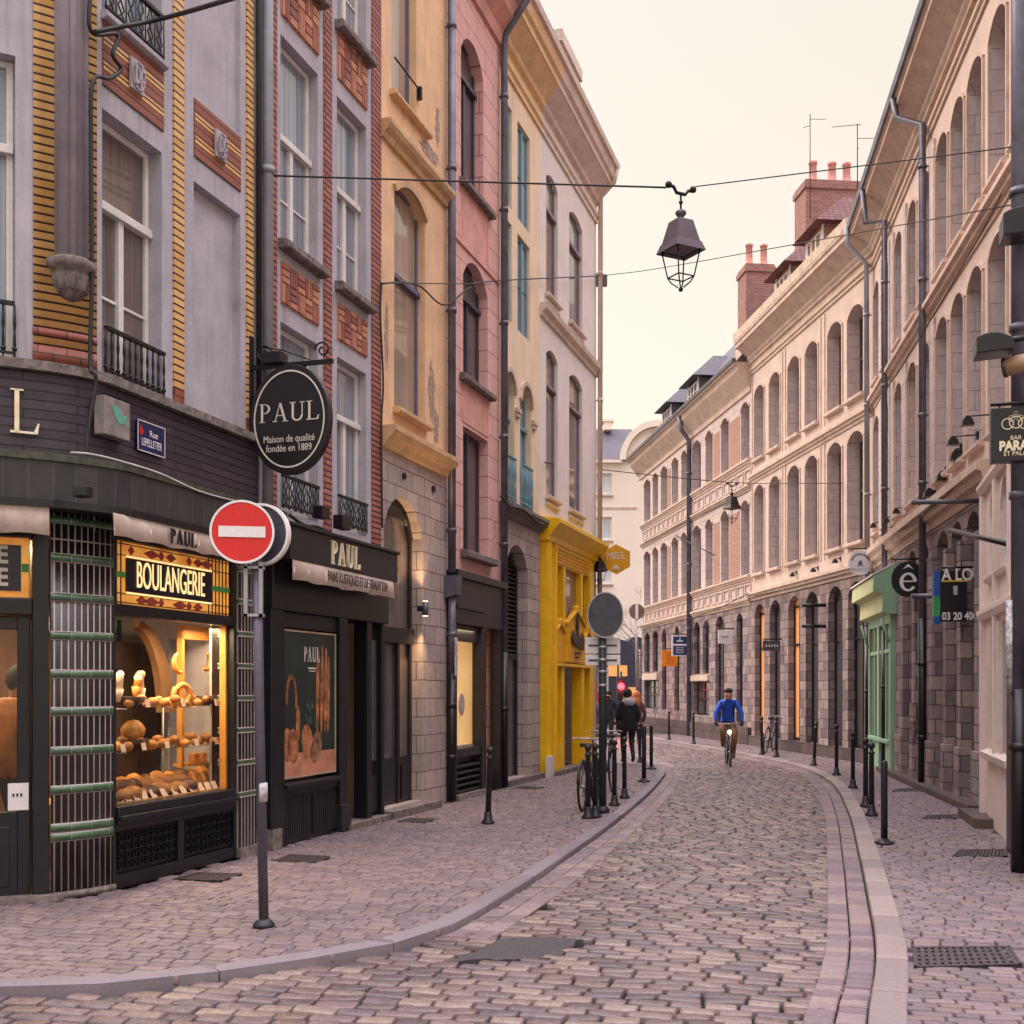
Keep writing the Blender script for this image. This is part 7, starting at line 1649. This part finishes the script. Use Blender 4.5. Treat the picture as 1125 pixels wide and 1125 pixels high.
# ================================================================ PEOPLE
def body_mesh(name, J, E, mats, pick, parent=None, M=None, sub=2):
    """one continuous skin over a skeleton of joints; J: name -> (x, y, z, rx[, ry])"""
    names = list(J); names.remove('pelvis'); names = ['pelvis'] + names; idx = {n: i for i, n in enumerate(names)}
    me = bpy.data.meshes.new(name); me.from_pydata([J[n][:3] for n in names], [(idx[a], idx[b]) for a, b in E], [])
    o = bpy.data.objects.new(name, me); COL.objects.link(o); sk = o.modifiers.new('skin', 'SKIN'); sk.use_smooth_shade = True
    for n in names:
        v = me.skin_vertices[0].data[idx[n]]; r = J[n][3]; v.radius = (r, J[n][4] if len(J[n]) > 4 else r); v.use_root = n == 'pelvis'
    sb = o.modifiers.new('sub', 'SUBSURF'); sb.levels = sb.render_levels = sub
    dg = bpy.context.evaluated_depsgraph_get(); me2 = bpy.data.meshes.new_from_object(o.evaluated_get(dg)); bpy.data.objects.remove(o); me2.name = name
    me2.materials.clear()
    for m in mats: me2.materials.append(m)
    for p in me2.polygons: p.material_index = pick(p.center); p.use_smooth = True
    q = bpy.data.objects.new(name, me2); return place(q, parent, M)
SKIN = plain('skin', (190, 138, 116), .6, .05, 8, bmp=0)
def hand(mb, p, d, side, r=.0085, curl=.5):
    """palm and five separate, unequal, bent fingers at p, pointing along d"""
    p = Vector(p); d = Vector(d).normalized(); a = d.cross(Vector((0, 0, 1)));  a = (a if a.length > .1 else Vector((0, 1, 0))).normalized(); n = a.cross(d).normalized()
    mb.tube([p - d * .01, p + d * .04, p + d * .085], [.026, .038, .03], 8)
    for k, (o_, l) in enumerate(((-.028, .062), (-.010, .075), (.009, .07), (.027, .055))):
        b = p + d * .075 + a * o_; c = b + d * l * .5 - n * l * .15 * curl; e_ = c + d * l * .35 * (1 - curl) - n * l * .5 * curl; mb.tube([b, c, e_], [r, r * .95, r * .75], 6)
    b = p + d * .02 + a * side * .035; mb.tube([b, b + (d + a * side).normalized() * .035, b + d * .055 + a * side * .03 - n * .02], [r * 1.3, r * 1.1, r * .8], 6)
def person(name, label, M, J, E, mats, pick, extras):
    b = body_mesh(name, J, E, mats, pick, None, M); tagged(b, label, 'person')
    for nm, fn, mt in extras:
        q = MB(); fn(q); q.build(nm, mt, b, M)
    return b
def face(q, c, f, r=.1):
    """nose, eyes, mouth, ears on a head at c looking along f (level)"""
    c = Vector(c); f = Vector(f).normalized(); s = f.cross(Vector((0, 0, 1)))
    q.ball(tuple(c + f * r * .98 + Vector((0, 0, -.015))), .016, 8, 0, (1, 1, 1.5))
    for k in (-1, 1): q.ball(tuple(c + s * k * r * .82), .024, 8, 0, (.6, .8, 1.2))
# walker: black coat, light hood, seen from behind; frame faces +y
WJ = dict(pelvis=(0, 0, .92, .13, .11), belly=(0, .0, 1.08, .16, .125), chest=(0, .02, 1.28, .185, .13), neck=(0, .04, 1.47, .075), head=(0, .07, 1.60, .095, .105), crown=(0, .07, 1.68, .07),
          shl=(-.17, .02, 1.40, .075), ell=(-.25, -.02, 1.14, .06), wrl=(-.24, .04, .92, .045), shr=(.17, .02, 1.40, .075), elr=(.24, -.04, 1.14, .06), wrr=(.2, .02, .93, .045),
          hl=(-.09, 0, .84, .1), kl=(-.1, .10, .48, .068), al=(-.1, .06, .1, .045), fl=(-.1, .2, .05, .042), hr=(.09, 0, .84, .1), kr=(.09, .02, .48, .068), ar=(.08, -.2, .14, .045), fr=(.08, -.1, .05, .042))
HE = [('pelvis', 'belly'), ('belly', 'chest'), ('chest', 'neck'), ('neck', 'head'), ('head', 'crown'), ('chest', 'shl'), ('shl', 'ell'), ('ell', 'wrl'), ('chest', 'shr'), ('shr', 'elr'), ('elr', 'wrr'),
      ('pelvis', 'hl'), ('hl', 'kl'), ('kl', 'al'), ('al', 'fl'), ('pelvis', 'hr'), ('hr', 'kr'), ('kr', 'ar'), ('ar', 'fr')]
COATB = plain('black_coat', (22, 22, 26), .85, .2, 12); TROU = plain('dark_trousers', (34, 34, 42), .85, .15, 12); SHOE = plain('dark_shoe', (26, 24, 26), .5)
def wpick(c): return 1 if c.z < .80 and c.z > .12 else (3 if c.z <= .12 else (2 if c.z > 1.47 else 0))
X, Y = ground(690, 839)
def coat(q):
    n = 20; prof = [(.19, .13, 1.36), (.205, .15, 1.2), (.215, .16, 1.0), (.235, .18, .80), (.225, .17, .76)]
    vs = [(rx * math.cos(2 * math.pi * k / n), .0 + ry * math.sin(2 * math.pi * k / n), z) for rx, ry, z in prof for k in range(n)]
    q.add(vs, [(i * n + k, i * n + (k + 1) % n, (i + 1) * n + (k + 1) % n, (i + 1) * n + k) for i in range(len(prof) - 1) for k in range(n)], 0, True)
    q.ball((-.22, -.1, .86), .13, 10, 0, (.7, .5, 1.2))
person('person', 'person in a black coat with pale hood walking away, seen from behind', T(X, Y, 0.005, math.radians(8)), WJ, HE, [COATB, TROU, SKIN, SHOE], wpick,
       [('coat', coat, COATB), ('hair', lambda q: q.ball((0, .055, 1.64), .115, 14, 0, (.95, 1, 1.12)), plain('dark_hair', (34, 26, 26), .8)), ('hood', lambda q: (q.ball((0.02, -.08, 1.44), .14, 12, 0, (1.1, .55, .75))), plain('pale_fleece', (176, 176, 192), .9)),
        ('hands', lambda q: (hand(q, (-.24, .05, .90), (0, .2, -1), 1), hand(q, (.2, .03, .91), (0, .2, -1), -1), face(q, (0, .07, 1.6), (0, 1, 0))), SKIN)])
X, Y = ground(699, 833); 
person('person', 'woman with auburn hair walking just beyond the person in the black coat', T(X, Y, 0.005, 0, .97), {k: (v[0] * .92, v[1], v[2]) + tuple(x * .92 for x in v[3:]) for k, v in WJ.items()}, HE, [plain('brown_coat', (96, 60, 54), .85), TROU, SKIN, SHOE], wpick,
       [('hair', lambda q: (q.ball((0, .03, 1.62), .125, 14, 0, (1, 1, 1.15)), q.ball((0, -.04, 1.48), .12, 12, 0, (1.0, .6, 1.3))), plain('auburn_hair', (206, 120, 66), .7)), ('hands', lambda q: (hand(q, (-.22, .05, .90), (0, .2, -1), 1), hand(q, (.18, .03, .91), (0, .2, -1), -1), face(q, (0, .07, 1.6), (0, 1, 0))), SKIN)])
X, Y = ground(652, 840); 
person('person', 'person in a grey patterned coat at the edge of the yellow shop', T(X, Y + 1, 0.005, math.radians(150), .98), WJ, HE, [plain('grey_pattern_coat', (140, 124, 132), .85, .35, 18), TROU, SKIN, SHOE], wpick,
       [('hair', lambda q: q.ball((0, .05, 1.64), .115, 14, 0, (.95, 1, 1.12)), MATS['dark_hair']), ('hands', lambda q: (hand(q, (-.24, .05, .90), (0, .2, -1), 1), hand(q, (.2, .03, .91), (0, .2, -1), -1), face(q, (0, .07, 1.6), (0, 1, 0))), SKIN)])
person('person', 'person in dark clothes standing beyond the road sign pole', T((668 - CX) / F * 34, 34, 0.005, math.radians(170), .98), WJ, HE, [plain('navy_coat', (40, 38, 52), .85), TROU, SKIN, SHOE], wpick,
       [('hair', lambda q: q.ball((0, .05, 1.64), .115, 14, 0, (.95, 1, 1.12)), MATS['dark_hair']), ('hands', lambda q: (hand(q, (-.24, .05, .90), (0, .2, -1), 1), hand(q, (.2, .03, .91), (0, .2, -1), -1), face(q, (0, .07, 1.6), (0, 1, 0))), SKIN)])
# customer inside the bakery door, seen from behind through the glass
pin = (-4.52, 10.75)
person('person', 'person in a brown jacket inside the bakery behind the door glass', T(pin[0], pin[1], .12, math.radians(-20), 1.05), WJ, HE, [plain('brown_jacket', (176, 110, 54), .8, .15, 8), plain('grey_trousers', (96, 80, 76), .85), SKIN, SHOE], wpick,
       [('hair', lambda q: q.ball((0, .055, 1.64), .118, 14, 0, (.95, 1, 1.12)), MATS['dark_hair']), ('hands', lambda q: (hand(q, (-.24, .05, .90), (0, .2, -1), 1), hand(q, (.2, .03, .91), (0, .2, -1), -1), face(q, (0, .07, 1.6), (0, 1, 0))), SKIN)])
# cyclist: bicycle frame x forward; rides towards the camera
Xc, Yc = ground(800, 841, ROAD); MC = T(Xc, Yc, ROAD + .004, math.radians(-96))
bicycle('bicycle ridden by the cyclist in blue, headlight on', MC, (36, 40, 36), True)
CJ = dict(pelvis=(-.2, 0, 1.02, .13, .14), belly=(-.12, 0, 1.16, .14, .15), chest=(.02, 0, 1.38, .145, .19), neck=(.1, 0, 1.54, .07), head=(.15, 0, 1.655, .1, .09), crown=(.14, 0, 1.74, .075),
          shl=(.03, .18, 1.47, .08), ell=(.14, .30, 1.24, .06), wrl=(.22, .30, 1.03, .042), shr=(.03, -.18, 1.47, .08), elr=(.14, -.30, 1.24, .06), wrr=(.22, -.30, 1.03, .042),
          hl=(-.14, .09, .98, .105), kl=(.2, .14, .74, .075), al=(.02, .12, .28, .05), fl=(.14, .12, .19, .042), hr=(-.14, -.09, .98, .105), kr=(.14, -.14, .84, .075), ar=(-.16, -.12, .5, .05), fr=(-.06, -.12, .46, .042))
BLUJ = plain('blue_jacket', (24, 84, 206), .6, .12, 9); TAN = plain('brown_trousers', (124, 88, 70), .85, .12, 10)
def cpick(c): return 2 if c.z > 1.56 else (0 if c.z > 1.03 or (c.x > .1 and c.z > 1.0 and abs(c.y) > .2) else (3 if c.z < .24 or (c.z < .52 and c.y < 0 and c.x > -.12) else 1))
person('person', 'cyclist in a bright blue jacket, dark beanie and brown trousers riding towards the camera', MC, CJ, HE, [BLUJ, TAN, SKIN, SHOE], cpick,
       [('beanie', lambda q: q.ball((.115, 0, 1.755), .108, 14, 0, (1, .95, .68)), plain('dark_beanie', (50, 40, 40), .9)), ('gloves', lambda q: (hand(q, (.20, .29, 1.04), (.5, 0, -.4), -1, .012, .9), hand(q, (.20, -.29, 1.04), (.5, 0, -.4), 1, .012, .9)), BLACK2),
        ('face_features', lambda q: (face(q, (.15, 0, 1.655), (1, 0, 0)), q.box(.235, .25, -.03, .03, 1.60, 1.605)), SKIN), ('eyes', lambda q: (q.ball((.243, .035, 1.67), .01, 6), q.ball((.243, -.035, 1.67), .01, 6)), INK), ('strap', lambda q: (q.tube([(.14, .11, 1.48), (.12, .12, 1.3), (-.05, .14, 1.15)], .018, 6), q.tube([(.14, -.11, 1.48), (.12, -.12, 1.3), (-.05, -.14, 1.15)], .018, 6)), BLACK2)])
